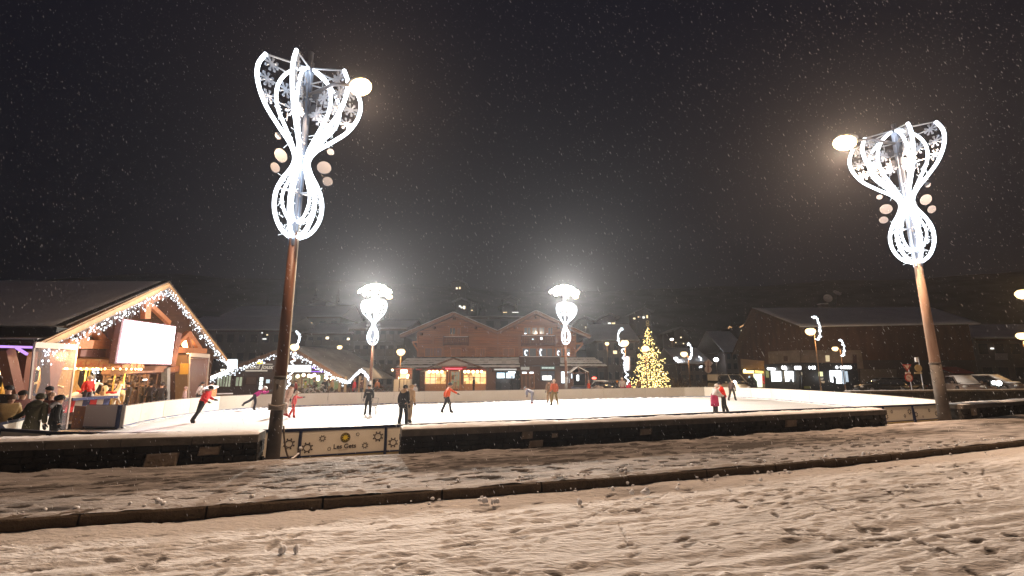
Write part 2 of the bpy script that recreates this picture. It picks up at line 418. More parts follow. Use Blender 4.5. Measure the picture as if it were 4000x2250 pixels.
person('child in orange jacket and dark helmet striding with one arm pointing right', ice(1745, 1613), -70, 1.66, (.85, .11, .02), (.018, .016, .016), (.05, .045, .04), bend=(12, 0), child=True,
       pose={**leg((0, -.30), (0, .22)), 'elR': (.24, .30, 1.28), 'wrR': (.24, .56, 1.14), 'haR': (.24, .64, 1.1), 'elL': (-.26, -.1, 1.17), 'wrL': (-.27, -.12, .93), 'haL': (-.27, -.1, .85)}, group=SK)
person('child in grey suit bending forward in front of the far boards', ice(2080, 1578), 70, 1.50, (.20, .20, .25), (.22, .22, .27), (.18, .17, .18), bend=(58, 0), child=True, boots=(.12, .02, .03),
       pose={**leg((0, -.06), (0, .10)), 'elL': (-.2, .50, .95), 'wrL': (-.16, .50, .72), 'haL': (-.15, .49, .64), 'elR': (.2, .50, .95), 'wrR': (.16, .50, .72), 'haR': (.15, .49, .64)}, group=SK)
person('skater in rust orange jacket and olive trousers standing near the far boards', ice(2166, 1584), 20, 1.78, (.50, .10, .035), (.16, .11, .035), (.62, .47, .38), pose=leg((-.10, 0), (.16, 0)), group=SK)
person('skater in brown suit mostly hidden behind rust orange jacket', ice(2146, 1574), 30, 1.70, (.18, .095, .05), (.22, .13, .06), (.05, .04, .03), pose=leg((-.03, 0), (.06, 0)), group=SK)
person('skater in white top and magenta skirt holding the man in scarlet jacket', ice(2796, 1622), -85, 1.66, (.55, .50, .50), (.013, .012, .014), (.82, .76, .72), bend=(14, 0),
       pose={'elR': (.22, .28, 1.12), 'wrR': (.16, .48, 1.05), 'haR': (.14, .55, 1.06), 'elL': (-.22, .28, 1.12), 'wrL': (-.16, .48, 1.0), 'haL': (-.14, .55, 1.0)}, group=SK)
sk = bpy.data.objects[-1] if False else [o for o in COL.objects if o.get('label', '').startswith('skater in white top')][0]
m = M(); m.v = []; m.lathe((0, 0, 0), [(.165, 1.12), (.20, 1.0), (.215, .8), (.23, .5)], 16); m.v = [WM[sk.name] @ (p * (1.66 / 1.74)) for p in m.v]
obj('skirt', m, cloth((.33, .025, .085)), sk, True)
person('skater in scarlet jacket and black cap hugging the partner in white', ice(2832, 1620), 60, 1.76, (.80, .035, .02), (.012, .012, .013), (.012, .012, .014), bend=(8, 0), coat=.12,
       pose={**leg((0, .02), (.12, -.16)), 'elR': (.24, .24, 1.16), 'wrR': (.14, .44, 1.10), 'haR': (.1, .5, 1.1), 'elL': (-.24, .24, 1.12), 'wrL': (-.16, .46, 1.04), 'haL': (-.12, .52, 1.04)}, group=SK)
person('skater in dark brown clothes striding behind the hugging couple', ice(2862, 1565), -60, 1.78, (.06, .035, .03), (.03, .022, .02), (.03, .02, .02), bend=(16, 0), pose=leg((0, -.35), (0, .2)), group=SK)
# people in the entrance at the left end
EN = 'people at the rink entrance'
person('person in long dark green hooded coat leaning at the left end boards', (-12.75, 12.35, ICEZ), 10, 1.68, (.055, .048, .026), (.045, .04, .025), (.06, .05, .028), hood=(.055, .05, .028), coat=.6, bend=(10, 0), pose={'elL': (-.34, .18, 1.2), 'wrL': (-.62, .22, 1.06), 'haL': (-.7, .24, 1.04)}, group=EN)
person('person in black clothes with a white collar beside dark green coat', (-12.40, 12.62, ICEZ), -40, 1.62, (.012, .011, .013), (.011, .011, .012), (.013, .012, .013), hood=(.5, .46, .48), stripe=(.5, .46, .48), group=EN)
person('person in khaki camouflage jacket outside the left end boards', (-14.55, 13.35, PLAZA), -120, 1.68, (.42, .29, .13), (.07, .05, .04), None, hair=(.12, .07, .045), coat=.2, bend=(14, 0), group=EN)
person('person in maroon jacket outside the boards behind the khaki jacket', (-15.0, 14.1, PLAZA), -100, 1.74, (.14, .04, .035), (.05, .03, .03), (.02, .015, .015), group=EN)
person('person in navy jacket and dark cap under the glass corner of the hall', (-16.7, 16.6, PLAZA), 170, 1.80, (.03, .035, .07), (.03, .025, .02), (.015, .015, .018), hood=(.4, .38, .4), group=EN)
person('person in tan hat and brown jacket between navy jacket and green coat', (-15.6, 15.6, PLAZA), -150, 1.62, (.14, .05, .04), (.04, .03, .02), (.45, .29, .20), group=EN)
person('tall person in dark cap and charcoal jacket near the brace posts', (-16.75, 15.3, PLAZA), -170, 1.86, (.06, .045, .04), (.05, .03, .03), (.02, .018, .018), group=EN)
# market hall and carousel
person('person in red jacket riding in the striped carousel boat', (-20.6, 22.3, -.02), -100, 1.62, (.70, .03, .02), (.05, .04, .05), (.62, .58, .52), group='people at the market hall')
person('person in black and white jacket at the hall post by the boards', (-20.6, 30.2, PLAZA), -60, 1.74, (.62, .58, .56), (.03, .03, .03), (.02, .016, .015), hood=(.02, .02, .02), bend=(12, 0), group='people at the market hall')
person('person in black coat leaning beside the metal hall post', (-20.2, 31.0, PLAZA), 60, 1.74, (.018, .014, .014), (.02, .018, .018), (.05, .03, .025), bend=(14, 0), group='people at the market hall')
person('person in dark jacket watching the carousel from its right side', (-20.0, 26.2, PLAZA), 40, 1.72, (.035, .025, .022), (.02, .016, .016), (.03, .022, .02), group='people at the market hall')
person('child in pale pink jacket between the carousel and the metal post', (-20.2, 28.4, PLAZA), -60, 1.42, (.42, .29, .27), (.1, .07, .07), (.45, .3, .25), child=True, group='people at the market hall')
person('person in brown coat standing before the stalls inside the hall', (-22.5, 29.6, PLAZA), 160, 1.74, (.12, .07, .05), (.05, .035, .03), (.06, .04, .03), group='people at the market hall')
for u_, Y_, hgt, fc, jc, tc, hc, lb in ((505, 27.5, 1.74, 150, (.05, .035, .03), (.03, .02, .02), (.03, .02, .02), 'person in dark brown coat between the carousel and the brown stall'),
        (560, 29.5, 1.70, -60, (.20, .15, .12), (.05, .04, .04), (.35, .24, .18), 'person in beige coat and tan hat facing the dark stall'), (592, 29, 1.66, 30, (.04, .03, .04), (.03, .02, .02), (.02, .015, .015), 'person in black jacket left of the pale goods stall'),
        (632, 31, 1.74, -150, (.10, .05, .04), (.04, .03, .03), (.05, .03, .03), 'person in russet jacket at the pale goods stall'), (448, 26.5, 1.68, -120, (.07, .055, .05), (.03, .025, .02), (.4, .3, .24), 'person with cream hat standing by the carousel horses')):
    p_ = ony(u_, 1500, Y_); person(lb, (p_.x, Y_, PLAZA), fc, hgt, jc, tc, hc, group='people at the market hall')
# restaurant terrace
RT = 'people on the restaurant terrace'
TY = 43.5
def terr(u, Y=TY): p = ony(u, 1500, Y); p.z = PLAZA; return p
person('person in long red coat near the porch with white lights', terr(1385, 41.5), 120, 1.80, (.62, .02, .03), (.05, .02, .02), (.35, .2, .15), coat=.7, group=RT)
person('person in lime green jacket on the restaurant terrace', terr(1192, 42), -60, 1.66, (.38, .42, .07), (.04, .04, .03), (.05, .04, .03), group=RT)
person('person in crimson jacket next to the lamp wound with lights', terr(1157, 41), 100, 1.66, (.28, .03, .035), (.05, .03, .03), (.1, .05, .04), group=RT)
person('person in dark jacket next to the lime green jacket', terr(1228, 42.5), 120, 1.78, (.05, .04, .038), (.03, .025, .025), (.1, .07, .06), group=RT)
person('person in black coat in the middle of the terrace', terr(1268, 43), 20, 1.78, (.02, .016, .016), (.02, .018, .018), (.03, .02, .02), group=RT)
person('person in tan jacket turned towards the black coat', terr(1298, 42.8), 90, 1.76, (.40, .24, .10), (.05, .04, .03), (.42, .28, .16), group=RT)
person('person in brown jacket waiting at the porch doorway', terr(1412, 42.5), -90, 1.78, (.14, .06, .04), (.04, .025, .02), (.06, .035, .03), group=RT)
person('person in orange jacket right of the floodlight pole foot', terr(1474, 42.5), 60, 1.74, (.45, .16, .06), (.15, .07, .05), (.3, .14, .08), group=RT)
# in front of the chalet
CHP = 'people in front of the chalet'
def chp(u, Y=57): p = ony(u, 1510, Y); p.z = PLAZA; return p
person('person in dark clothes silhouetted against the yellow shop window', chp(1851, 56), 80, 1.85, (.045, .02, .014), (.04, .02, .016), (.03, .016, .012), group=CHP)
person('person in black standing in the shop opening below the screens', chp(2000, 57), 10, 1.95, (.016, .014, .014), (.015, .014, .015), (.016, .013, .012), group=CHP)
person('person in black at the pillar right of the estate shop', chp(2027, 56.5), -80, 1.80, (.014, .012, .012), (.014, .013, .013), (.014, .012, .012), group=CHP)
person('small child in white snowsuit beyond the boards near the lit kiosk', (ony(1622, 1525, 39).x, 39, PLAZA), 150, 1.36, (.68, .66, .66), (.66, .64, .64), (.74, .72, .72), child=True, coat=.5, glove=(.6, .58, .58), boots=(.5, .48, .48), group=CHP)
# right of the second floodlight
CT = 'people between the hut and the Christmas tree'
def ctp(u, Y=47): p = ony(u, 1510, Y); p.z = PLAZA; return p
person('child in coral ski suit beside the snowy grey mound', ctp(2300, 44), -120, 1.60, (.68, .09, .05), (.62, .08, .05), (.45, .28, .22), child=True, group=CT)
person('person in dark jacket and orange hat left of the banner pole', ctp(2412, 46), 70, 1.55, (.03, .022, .022), (.03, .02, .02), (.75, .26, .03), group=CT)
person('person in white hat and white jacket at the foot of the banner pole', ctp(2431, 44.5), 170, 1.86, (.58, .50, .48), (.42, .05, .08), (.72, .66, .62), group=CT)
person('person in cerise jacket bending right of the banner pole', ctp(2454, 44), -40, 1.50, (.60, .03, .08), (.4, .03, .06), (.5, .04, .05), bend=(30, 0), group=CT)
person('person in brown jacket at the left side of the Christmas tree box', ctp(2496, 46), 120, 1.78, (.17, .10, .05), (.04, .03, .02), (.06, .04, .03), group=CT)
# ------------------------------------------------------------------ ground
rg = np.random.default_rng(5)
def vnoise(x, y, seed):
    xi = np.floor(x); yi = np.floor(y); fx = x - xi; fy = y - yi
    def h(a, b):
        t = np.sin(a * 127.1 + b * 311.7 + seed * 74.7) * 43758.5453
        return t - np.floor(t)
    ux = fx * fx * fx * (fx * (fx * 6 - 15) + 10); uy = fy * fy * fy * (fy * (fy * 6 - 15) + 10)
    a = h(xi, yi); b = h(xi + 1, yi); c = h(xi, yi + 1); d = h(xi + 1, yi + 1)
    return (a * (1 - ux) + b * ux) * (1 - uy) + (c * (1 - ux) + d * ux) * uy
def fbm(x, y, o, seed):
    s = 0; a = .5
    for i in range(o): s = s + a * (vnoise(x, y, seed + i * 13) - .5); x = x * 2.03 + 3.1; y = y * 2.03 + 1.7; a *= .5
    return s
kerbY = lambda x: 7.0 + .305 * x + .0042 * x * x
wallY = lambda x: 10.12 + .325 * x + .0042 * x * x
def sstep(a, b, x): t = np.clip((x - a) / (b - a), 0, 1); return t * t * (3 - 2 * t)
def spaced(fine0, fine1, lo, hi, d, grow):
    xs = list(np.arange(fine0, fine1, d)); s = d; x = fine1
    while x < hi: xs.append(x); s *= grow; x += s
    xs.append(hi); s = d; x = fine0 - d; left = []
    while x > lo: left.append(x); s *= grow; x -= s
    left.append(lo)
    return np.array(left[::-1] + xs)
def grid_obj(name, X, Y, Z, slush, mats):
    n, k = X.shape
    me = bpy.data.meshes.new(name)
    co = np.stack([X, Y, Z], -1).reshape(-1, 3)
    i = np.arange(n * k).reshape(n, k)
    q = np.stack([i[:-1, :-1], i[1:, :-1], i[1:, 1:], i[:-1, 1:]], -1).reshape(-1, 4)
    me.vertices.add(len(co)); me.vertices.foreach_set('co', co.ravel())
    me.loops.add(q.size); me.loops.foreach_set('vertex_index', q.ravel())
    me.polygons.add(len(q)); me.polygons.foreach_set('loop_start', np.arange(0, q.size, 4)); me.polygons.foreach_set('loop_total', np.full(len(q), 4))
    me.polygons.foreach_set('use_smooth', np.ones(len(q), bool))
    a = me.attributes.new('slush', 'FLOAT', 'POINT'); a.data.foreach_set('value', slush.ravel().astype(np.float32))
    me.materials.append(mats); me.update(calc_edges=True); me.validate()
    o = bpy.data.objects.new(name, me); COL.objects.link(o); o['kind'] = 'structure'
    return o
def snow_ground(name, clean, wet, bstr, sc):
    """Trodden snow: clean snow over packed, wet slush; where it is packed comes from the footprints and ruts; the ruts also carry painted shade."""
    m = bpy.data.materials.new(name); m.use_nodes = True
    N = m.node_tree.nodes; L = m.node_tree.links; b = N['Principled BSDF']
    at = N.new('ShaderNodeAttribute'); at.attribute_name = 'slush'
    tc = N.new('ShaderNodeTexCoord'); mp = N.new('ShaderNodeMapping'); L.new(tc.outputs['Object'], mp.inputs[0])
    mp.inputs['Rotation'].default_value = (0, 0, -.3); mp.inputs['Scale'].default_value = (.45, 1.3, 1)
    n1 = N.new('ShaderNodeTexNoise'); n1.inputs['Scale'].default_value = sc; n1.inputs['Detail'].default_value = 6; n1.inputs['Roughness'].default_value = .65
    L.new(mp.outputs[0], n1.inputs['Vector'])
    ad = N.new('ShaderNodeMath'); ad.operation = 'ADD'; L.new(at.outputs['Fac'], ad.inputs[0])
    ml = N.new('ShaderNodeMath'); ml.operation = 'MULTIPLY_ADD'; ml.inputs[1].default_value = 1.7; ml.inputs[2].default_value = -.85
    L.new(n1.outputs['Fac'], ml.inputs[0]); L.new(ml.outputs[0], ad.inputs[1])
    r = N.new('ShaderNodeValToRGB'); e = r.color_ramp.elements
    e[0].position = .0; e[0].color = (*clean, 1); e[1].position = 1; e[1].color = (*wet, 1)
    q = e.new(.45); q.color = (*[c * .62 + w * .38 for c, w in zip(clean, wet)], 1)
    L.new(ad.outputs[0], r.inputs[0]); L.new(r.outputs[0], b.inputs['Base Color'])
    rr = N.new('ShaderNodeMapRange'); rr.inputs['To Min'].default_value = .75; rr.inputs['To Max'].default_value = .68
    L.new(ad.outputs[0], rr.inputs['Value']); L.new(rr.outputs[0], b.inputs['Roughness']); b.inputs['Specular IOR Level'].default_value = .12
    n2 = N.new('ShaderNodeTexNoise'); n2.inputs['Scale'].default_value = 22; n2.inputs['Detail'].default_value = 6
    bp = N.new('ShaderNodeBump'); bp.inputs['Strength'].default_value = bstr; bp.inputs['Distance'].default_value = .04
    L.new(mp.outputs[0], n2.inputs['Vector']); L.new(n2.outputs['Fac'], bp.inputs['Height']); L.new(bp.outputs[0], b.inputs['Normal'])
    return m
ROADM = snow_ground('road_snow', (.66, .635, .625), (.13, .115, .105), .8, 1.6)
WALKM = snow_ground('walk_snow', (.37, .34, .325), (.062, .054, .05), .9, 2.0)

def stamp(Z, S, xs, ts, x, t, ln, wd, ang, depth, rim):
    """One footprint pressed into the sheet."""
    R = ln * .9
    i0, i1 = np.searchsorted(xs, [x - R, x + R]); j0, j1 = np.searchsorted(ts, [t - R, t + R])
    if i1 - i0 < 3 or j1 - j0 < 3: return
    dx, dt = np.meshgrid(xs[i0:i1] - x, ts[j0:j1] - t, indexing='ij')
    a = dx * math.cos(ang) + dt * math.sin(ang); b = -dx * math.sin(ang) + dt * math.cos(ang)
    w = wd * (1 + .25 * np.sin(a / ln * 5))
    d = np.sqrt((a / (ln / 2)) ** 2 + (b / (w / 2)) ** 2)
    inn = 1 - sstep(.72, 1.08, d); out = np.exp(-((d - 1.22) / .2) ** 2)
    Z[i0:i1, j0:j1] += -depth * inn + rim * out * (.5 + vnoise(dx * 18 + x * 7, dt * 18 + t * 7, 3))
    S[i0:i1, j0:j1] += .95 * inn - .12 * out
# road: from the kerb (t = 0) back behind the photographer
xs = spaced(-6.5, 8.5, -60, 70, .022, 1.06); ts = spaced(0, 4.4, 0, 40, .022, 1.08); ts = ts[ts >= 0]; ts = np.unique(ts)
Xg, Tg = np.meshgrid(xs, ts, indexing='ij'); Yg = kerbY(Xg) - Tg
al = .33                                     # along-road coordinates
A = Xg * math.cos(al) + Yg * math.sin(al); B = Tg
fade = 1 - sstep(14, 30, np.abs(Xg))
Zr = .030 * fbm(A * .55, B * 1.6, 4, 1) + .034 * fbm(A * 1.6, B * 5.0, 5, 7) + .018 * fbm(A * 9, B * 16, 3, 17)
Sr = -.34 + 1.7 * fbm(A * .30, B * 1.1, 4, 23) + 1.1 * fbm(A * .9, B * 6.5, 4, 53) + .9 * np.maximum(0, -fbm(A * 1.6, B * 5.0, 5, 7)) * 1.4
for t0, wd, dp in ((.95, .05, .012), (1.1, .04, .01), (1.22, .05, .012), (1.9, .05, .012), (2.02, .04, .01), (2.15, .05, .012), (2.45, .06, .012), (3.3, .05, .012), (3.5, .05, .010), (3.66, .04, .010), (1.35, .22, .022), (1.62, .10, .02), (2.75, .26, .035), (3.1, .14, .025), (.75, .30, .02), (3.9, .2, .025)):   # wheel ruts; their dark tone is packed slush plus painted shade
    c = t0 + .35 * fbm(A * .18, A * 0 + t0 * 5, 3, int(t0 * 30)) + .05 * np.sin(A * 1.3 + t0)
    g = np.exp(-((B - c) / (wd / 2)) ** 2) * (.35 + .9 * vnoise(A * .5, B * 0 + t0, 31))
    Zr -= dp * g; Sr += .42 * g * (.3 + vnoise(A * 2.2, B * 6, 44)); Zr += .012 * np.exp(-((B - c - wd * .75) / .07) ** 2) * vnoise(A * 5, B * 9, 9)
Zr += .045 * np.exp(-((B - .06) / .08) ** 2) * np.maximum(0, vnoise(A * 1.6, B, 5) - .45)          # snow pushed against the kerb
wetk = np.exp(-((B - .42) / .22) ** 2) * sstep(-1.2, .2, Xg) * (1 - sstep(2.6, 4.2, Xg)); Sr += .55 * wetk; Zr -= .02 * wetk
for i in range(120):                          # walkers' tracks
    x = rg.uniform(-6, 9); t = rg.uniform(.4, 4.3); hd = rg.normal(.05, .28) + (PI if rg.random() < .5 else 0); n = rg.integers(2, 6)
    if rg.random() < .12: hd = rg.uniform(0, 6.28)
    for k in range(n):
        sx = x + math.cos(hd) * .62 * k - math.sin(hd) * (.09 if k % 2 else -.09); st = t + math.sin(hd) * .62 * k + math.cos(hd) * (.09 if k % 2 else -.09)
        stamp(Zr, Sr, xs, ts, sx, st, rg.uniform(.20, .28), rg.uniform(.07, .10), hd + rg.normal(0, .12), rg.uniform(.007, .018), rg.uniform(.003, .010))
for i in range(60):                          # scuffs and ski-boot drags
    stamp(Zr, Sr, xs, ts, rg.uniform(-6, 9), rg.uniform(.4, 4.3), rg.uniform(.5, 1.3), rg.uniform(.025, .05), rg.normal(.05, .5), rg.uniform(.006, .016), .006)
Zr = Zr * fade - .035
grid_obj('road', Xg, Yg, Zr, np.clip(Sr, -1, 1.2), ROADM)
# sidewalk: from the kerb (t = 0) to the rink boards, dipping a little towards them
xs = spaced(-7.5, 9, -60, 60, .028, 1.06); ts = np.unique(np.concatenate([np.arange(0, 4.2, .028), np.linspace(4.2, 9, 12)]))
Xg, Tg = np.meshgrid(xs, ts, indexing='ij'); Yg = kerbY(Xg) + .02 + Tg
A = Xg * math.cos(al) + Yg * math.sin(al); B = Tg
gap = Yg - wallY(Xg)
Zs = .10 - .22 * sstep(.12, 1.25, gap) + .022 * fbm(A * .8, B * 1.6, 4, 2) + .026 * fbm(A * 2.4, B * 5.5, 5, 8) + .02 * fbm(A * 11, B * 17, 3, 19)
mid = np.exp(-((gap + 1.35) / .75) ** 2)
Ss = .22 + .9 * fbm(A * .4, B * 1.0, 4, 27) + 1.2 * fbm(A * 1.6, B * 7.5, 4, 57) + .42 * mid + 1.0 * np.maximum(0, -fbm(A * 2.4, B * 5.5, 5, 8)) - .5 * sstep(-.25, .1, gap)
edge = np.exp(-((B - .12) / .12) ** 2); Zs += edge * (.055 * np.maximum(0, vnoise(A * 1.4, B * 2, 71) - .35) + .05 * np.maximum(0, vnoise(A * 6.5, B * 9, 72) - .55)); Ss -= .45 * edge
Zs += .06 * np.exp(-((gap + .10) / .12) ** 2) * vnoise(A * 2.2, B * 2, 77)          # drift along the wall
for i in range(150):
    x = rg.uniform(-7, 10); t = rg.uniform(.2, 3.2); hd = rg.normal(.05, .25) + (PI if rg.random() < .5 else 0); n = rg.integers(2, 6)
    for k in range(n):
        sx = x + math.cos(hd) * .6 * k - math.sin(hd) * (.09 if k % 2 else -.09); st = t + math.sin(hd) * .6 * k + math.cos(hd) * (.09 if k % 2 else -.09)
        stamp(Zs, Ss, xs, ts, sx, st, rg.uniform(.24, .31), rg.uniform(.09, .13), hd + rg.normal(0, .15), rg.uniform(.008, .018), rg.uniform(.002, .007))
cut = sstep(2.0, 2.6, gap + np.where(Xg > 17, 0, 0)); Zs = Zs * (1 - cut) + (-.62) * cut
grid_obj('sidewalk', Xg, Yg, Zs, np.clip(Ss, -1, 1.2), WALKM)
# the kerb stones
m = M(); edges = [-16, -14.6, -13.2, -11.8, -10.4, -9.1, -7.7, -6.35, -5.0, -3.75, -2.47, -.98, .44, 1.85, 3.3, 4.75, 6.2, 7.7, 9.3, 11, 12.9, 14.8, 16.8, 19, 21.5, 24, 27, 30]
for a, b in zip(edges[:-1], edges[1:]):
    a2, b2 = a + .012, b - .012
    n = 4
    P = [V((a2 + (b2 - a2) * i / n, kerbY(a2 + (b2 - a2) * i / n), 0)) for i in range(n + 1)]
    for i in range(n):
        p, q = P[i], P[i + 1]; d = (q - p).normalized(); o = V((-d.y, d.x, 0))
        prof = lambda r, j: [r - o * .015 + V((0, 0, -.16)), r - o * .012 + V((0, 0, .078 + j)), r + o * .006 + V((0, 0, .096 + j)), r + o * .16 + V((0, 0, .10 + j)), r + o * .16 + V((0, 0, -.12))]
        j1 = rnd.uniform(-.004, .004); A1 = prof(p, j1); A2 = prof(q, j1); bb = len(m.v)
        m.v += A1 + A2
        for k in range(5): m.f.append([bb + k, bb + (k + 1) % 5, bb + 5 + (k + 1) % 5, bb + 5 + k]); m.mi.append(0)
        m.f.append([bb + k for k in range(5)]); m.mi.append(0); m.f.append([bb + 9 - k for k in range(5)]); m.mi.append(0)
ko = obj('kerb', m, KERBM); ko['kind'] = 'structure'
# crumbs of ploughed snow along the kerb
m = M()
for i in range(170):
    x = rnd.uniform(-6, 13); side = rnd.random()
    t = abs(rnd.gauss(0, .16)) + .12 if side < .65 else -abs(rnd.gauss(0, .25)) - .05
    if side >= .65: x = rnd.uniform(-1.5, 5) if rnd.random() < .7 else x
    z = .115 if t > 0 else .0
    r = min(.032, abs(rnd.gauss(.004, .014)) + .006)
    m.ell((x, kerbY(x) + t, z + r * .35), (r * rnd.uniform(.8, 1.5), r, r * rnd.uniform(.6, 1)), 7, 5, 0, Matrix.Rotation(rnd.uniform(0, 3), 3, 'Z'), .16)
for u, v, r in ((1890, 1945, .055), (1925, 1950, .045), (2530, 1910, .06), (2470, 1915, .05), (1640, 1925, .05), (2260, 1950, .05), (1125, 2140, .05)):
    p = onz(u, v + 12, 0.0); [m.ell((p.x + rnd.gauss(0, r * .7), p.y + rnd.gauss(0, r * .5), r * .3), (r * rnd.uniform(.4, .9), r * rnd.uniform(.4, .8), r * rnd.uniform(.4, .9)), 8, 6, 0, None, .10) for _ in range(3)]
so = obj('snow_crumbs', m, SNOW, smooth=True); so['kind'] = 'stuff'; tag(so, 'white lumps of ploughed snow scattered along the kerb', 'snow')
# the wide ground of the village square, and the hillside behind it
me_x = np.concatenate([np.linspace(-260, -60, 20), np.linspace(-56, 70, 64), np.linspace(76, 280, 20)]); me_y = np.concatenate([np.linspace(-40, 8, 8), np.linspace(9, 80, 60), np.linspace(83, 420, 70)])
Xg, Yg = np.meshgrid(me_x, me_y, indexing='ij')
hill = 62 * sstep(95, 330, Yg + .10 * np.abs(Xg) - 20 * np.sin(Xg * .013 + .6)) + sstep(90, 150, Yg) * 6 * fbm(Xg * .03, Yg * .03, 4, 3)
Zg = -.56 + .05 * fbm(Xg * .5, Yg * .5, 4, 12) * (Yg > 12) + hill - .5 * (Yg < 24) * (np.abs(Xg) < 70) * 1.0
Zg = np.where((Yg < 47) & (Xg > -19.5) & (Xg < 25.5), -1.05, Zg)
k = int(np.searchsorted(me_y, 90)) + 1
grid_obj('ground', Xg[:, :k], Yg[:, :k], Zg[:, :k], np.zeros_like(Xg[:, :k]), GROUND)
grid_obj('hillside', Xg[:, k - 1:], Yg[:, k - 1:], Zg[:, k - 1:], np.zeros_like(Xg[:, k - 1:]), mat('wooded_slope', (.022, .024, .02), .9, (.075, .074, .075), .12, .6, 2))
# ------------------------------------------------------------------ the rink
def catmull(P, step):
    P = [V(p) for p in P]; out = []
    for i in range(len(P) - 1):
        p0 = P[max(i - 1, 0)]; p1 = P[i]; p2 = P[i + 1]; p3 = P[min(i + 2, len(P) - 1)]
        n = max(2, int((p2 - p1).length / step))
        for k in range(n):
            t = k / n
            out.append(.5 * ((2 * p1) + (p2 - p0) * t + (2 * p0 - 5 * p1 + 4 * p2 - p3) * t * t + (3 * p1 - p0 - 3 * p2 + p3) * t ** 3))
    out.append(P[-1]); return out
def resample(pts, L0):
    tot = sum((b - a).length for a, b in zip(pts, pts[1:])); n = max(1, round(tot / L0)); out = [pts[0]]; acc = 0; tgt = tot / n; want = tgt
    for a, b in zip(pts, pts[1:]):
        l = (b - a).length
        while acc + l >= want - 1e-6 and len(out) < n:
            out.append(a + (b - a) * ((want - acc) / l)); want += tgt
        acc += l
    out.append(pts[-1]); return out
near = [(-4.6, 10.2), (-3.0, 10.88), (-1.0, 11.6), (2.76, 12.95), (7.1, 14.75), (13.95, 17.35), (17.1, 18.6)]
near_l = [(-13.95, 14.25), (-13.35, 12.9), (-12.7, 11.6), (-11.42, 10.4), (-10.5, 9.97), (-9.7, 9.74), (-8.68, 9.56), (-7.73, 9.5), (-6.88, 9.56), (-6.1, 9.72), (-4.6, 10.2)]
far = [(17.1, 18.6), (19.0, 20.0), (20.3, 22.2), (21.6, 26.5), (22.4, 31), (22.5, 36), (22.0, 40), (20.6, 43.3), (18.2, 44.1), (14, 42.6), (9, 40.6), (4.3, 38.6), (-3.1, 35.6), (-9.4, 33.3), (-14.2, 31.2), (-16.6, 29.2), (-17.5, 26.8), (-17.45, 24), (-16.9, 21.5), (-15.9, 18.75)]
P3 = lambda L: [V((x, y, 0)) for x, y in L]
rink_poly = catmull(P3(near_l[:-1]), .5)[:-1] + catmull(P3(near), .8)[:-1] + catmull(P3(far), .8)
m = M(); n = len(rink_poly); ctr = V((1, 26, 0))
poly = rink_poly + [V((-18.2, 18.6, 0)), V((-19, 16.5, 0)), V((-16.5, 14.6, 0))]
bm = bmesh.new(); vs = [bm.verts.new((p.x, p.y, ICEZ)) for p in poly]; fc = bm.faces.new(vs); bmesh.ops.triangulate(bm, faces=[fc])
bmesh.ops.subdivide_edges(bm, edges=bm.edges, cuts=2, use_grid_fill=True)
me = bpy.data.meshes.new('ice_rink'); bm.to_mesh(me); bm.free(); me.materials.append(ICE)
io = bpy.data.objects.new('ice_rink', me); COL.objects.link(io); io['kind'] = 'structure'
if sum(p.normal.z for p in me.polygons) < 0: me.flip_normals()
# plaza snow just outside the far boards
TOPN, TOPF = .5, .40
rb = thing('rink_barrier', 'white panelled ice rink barrier with dark top rail and printed outer panels', 'rink barrier', (0, 0, ICEZ))
def side(p, q):
    d = (q - p).normalized(); return V((d.y, -d.x, 0))         # outward for the direction of travel
def run_boards(P, L0, top0, top1, printed=False):
    pts = resample(catmull(P3(P), .3), L0); N = len(pts) - 1; pieces = []
    for i in range(N):
        p, q = pts[i], pts[i + 1]; o = side(p, q); d = (q - p).normalized()
        t = top0 + (top1 - top0) * (i + .5) / N
        m = M(); z0, z1 = ICEZ + .10, t - .03; a, b = p + d * .012, q - d * .012
        m.prism([a + V((0, 0, z0)), b + V((0, 0, z0)), b + V((0, 0, z1)), a + V((0, 0, z1))], o * .035)
        if printed:            # outer skin carries the print
            m.prism([a + o * .037 + V((0, 0, z0 + .32)), b + o * .037 + V((0, 0, z0 + .32)), b + o * .037 + V((0, 0, z1 - .01)), a + o * .037 + V((0, 0, z1 - .01))], o * .008, 1)
        pn = obj('panel', m, [WHITE, BOARD_OUT], rb)
        pieces.append((p, q, o, d, t, pn))
    return pieces, pts
R1, pts1 = run_boards(near, 1.76, TOPN, TOPN, True)
R0, pts0 = run_boards(near_l, 1.76, TOPN, TOPN, True)
R2, pts2 = run_boards(far, 2.25, TOPN, TOPF)
def rail(name, pts, top0, top1, w, h, mtl, dz=0, off=0):
    m = M(); N = len(pts) - 1
    fine = pts
    for i in range(N):
        p, q = fine[i], fine[i + 1]; o = side(p, q) * off
        z0 = top0 + (top1 - top0) * i / N; z1 = top0 + (top1 - top0) * (i + 1) / N
        m.beam(p + o + V((0, 0, z0 + dz)), q + o + (q - p).normalized() * .01 + V((0, 0, z1 + dz)), w, h)
    return obj(name, m, mtl, rb)
rail('top_rail', pts1, TOPN, TOPN, .07, .06, NAVY, 0, .02); rail('top_rail', pts0, TOPN, TOPN, .07, .06, NAVY, 0, .02)
rail('top_rail', pts2, TOPN, TOPF, .05, .022, mat('thin_cap', (.20, .17, .15), .6), -.012, .02)
BLUEK = mat('blue_kick', (.16, .20, .34), .5)
rail('kick_strip', pts2, ICEZ + .06, ICEZ + .06, .05, .09, BLUEK, 0, .01)
rail('kick_strip', pts1, ICEZ + .06, ICEZ + .06, .05, .09, BLUEK, 0, .01); rail('kick_strip', pts0, ICEZ + .06, ICEZ + .06, .05, .09, BLUEK, 0, .01)
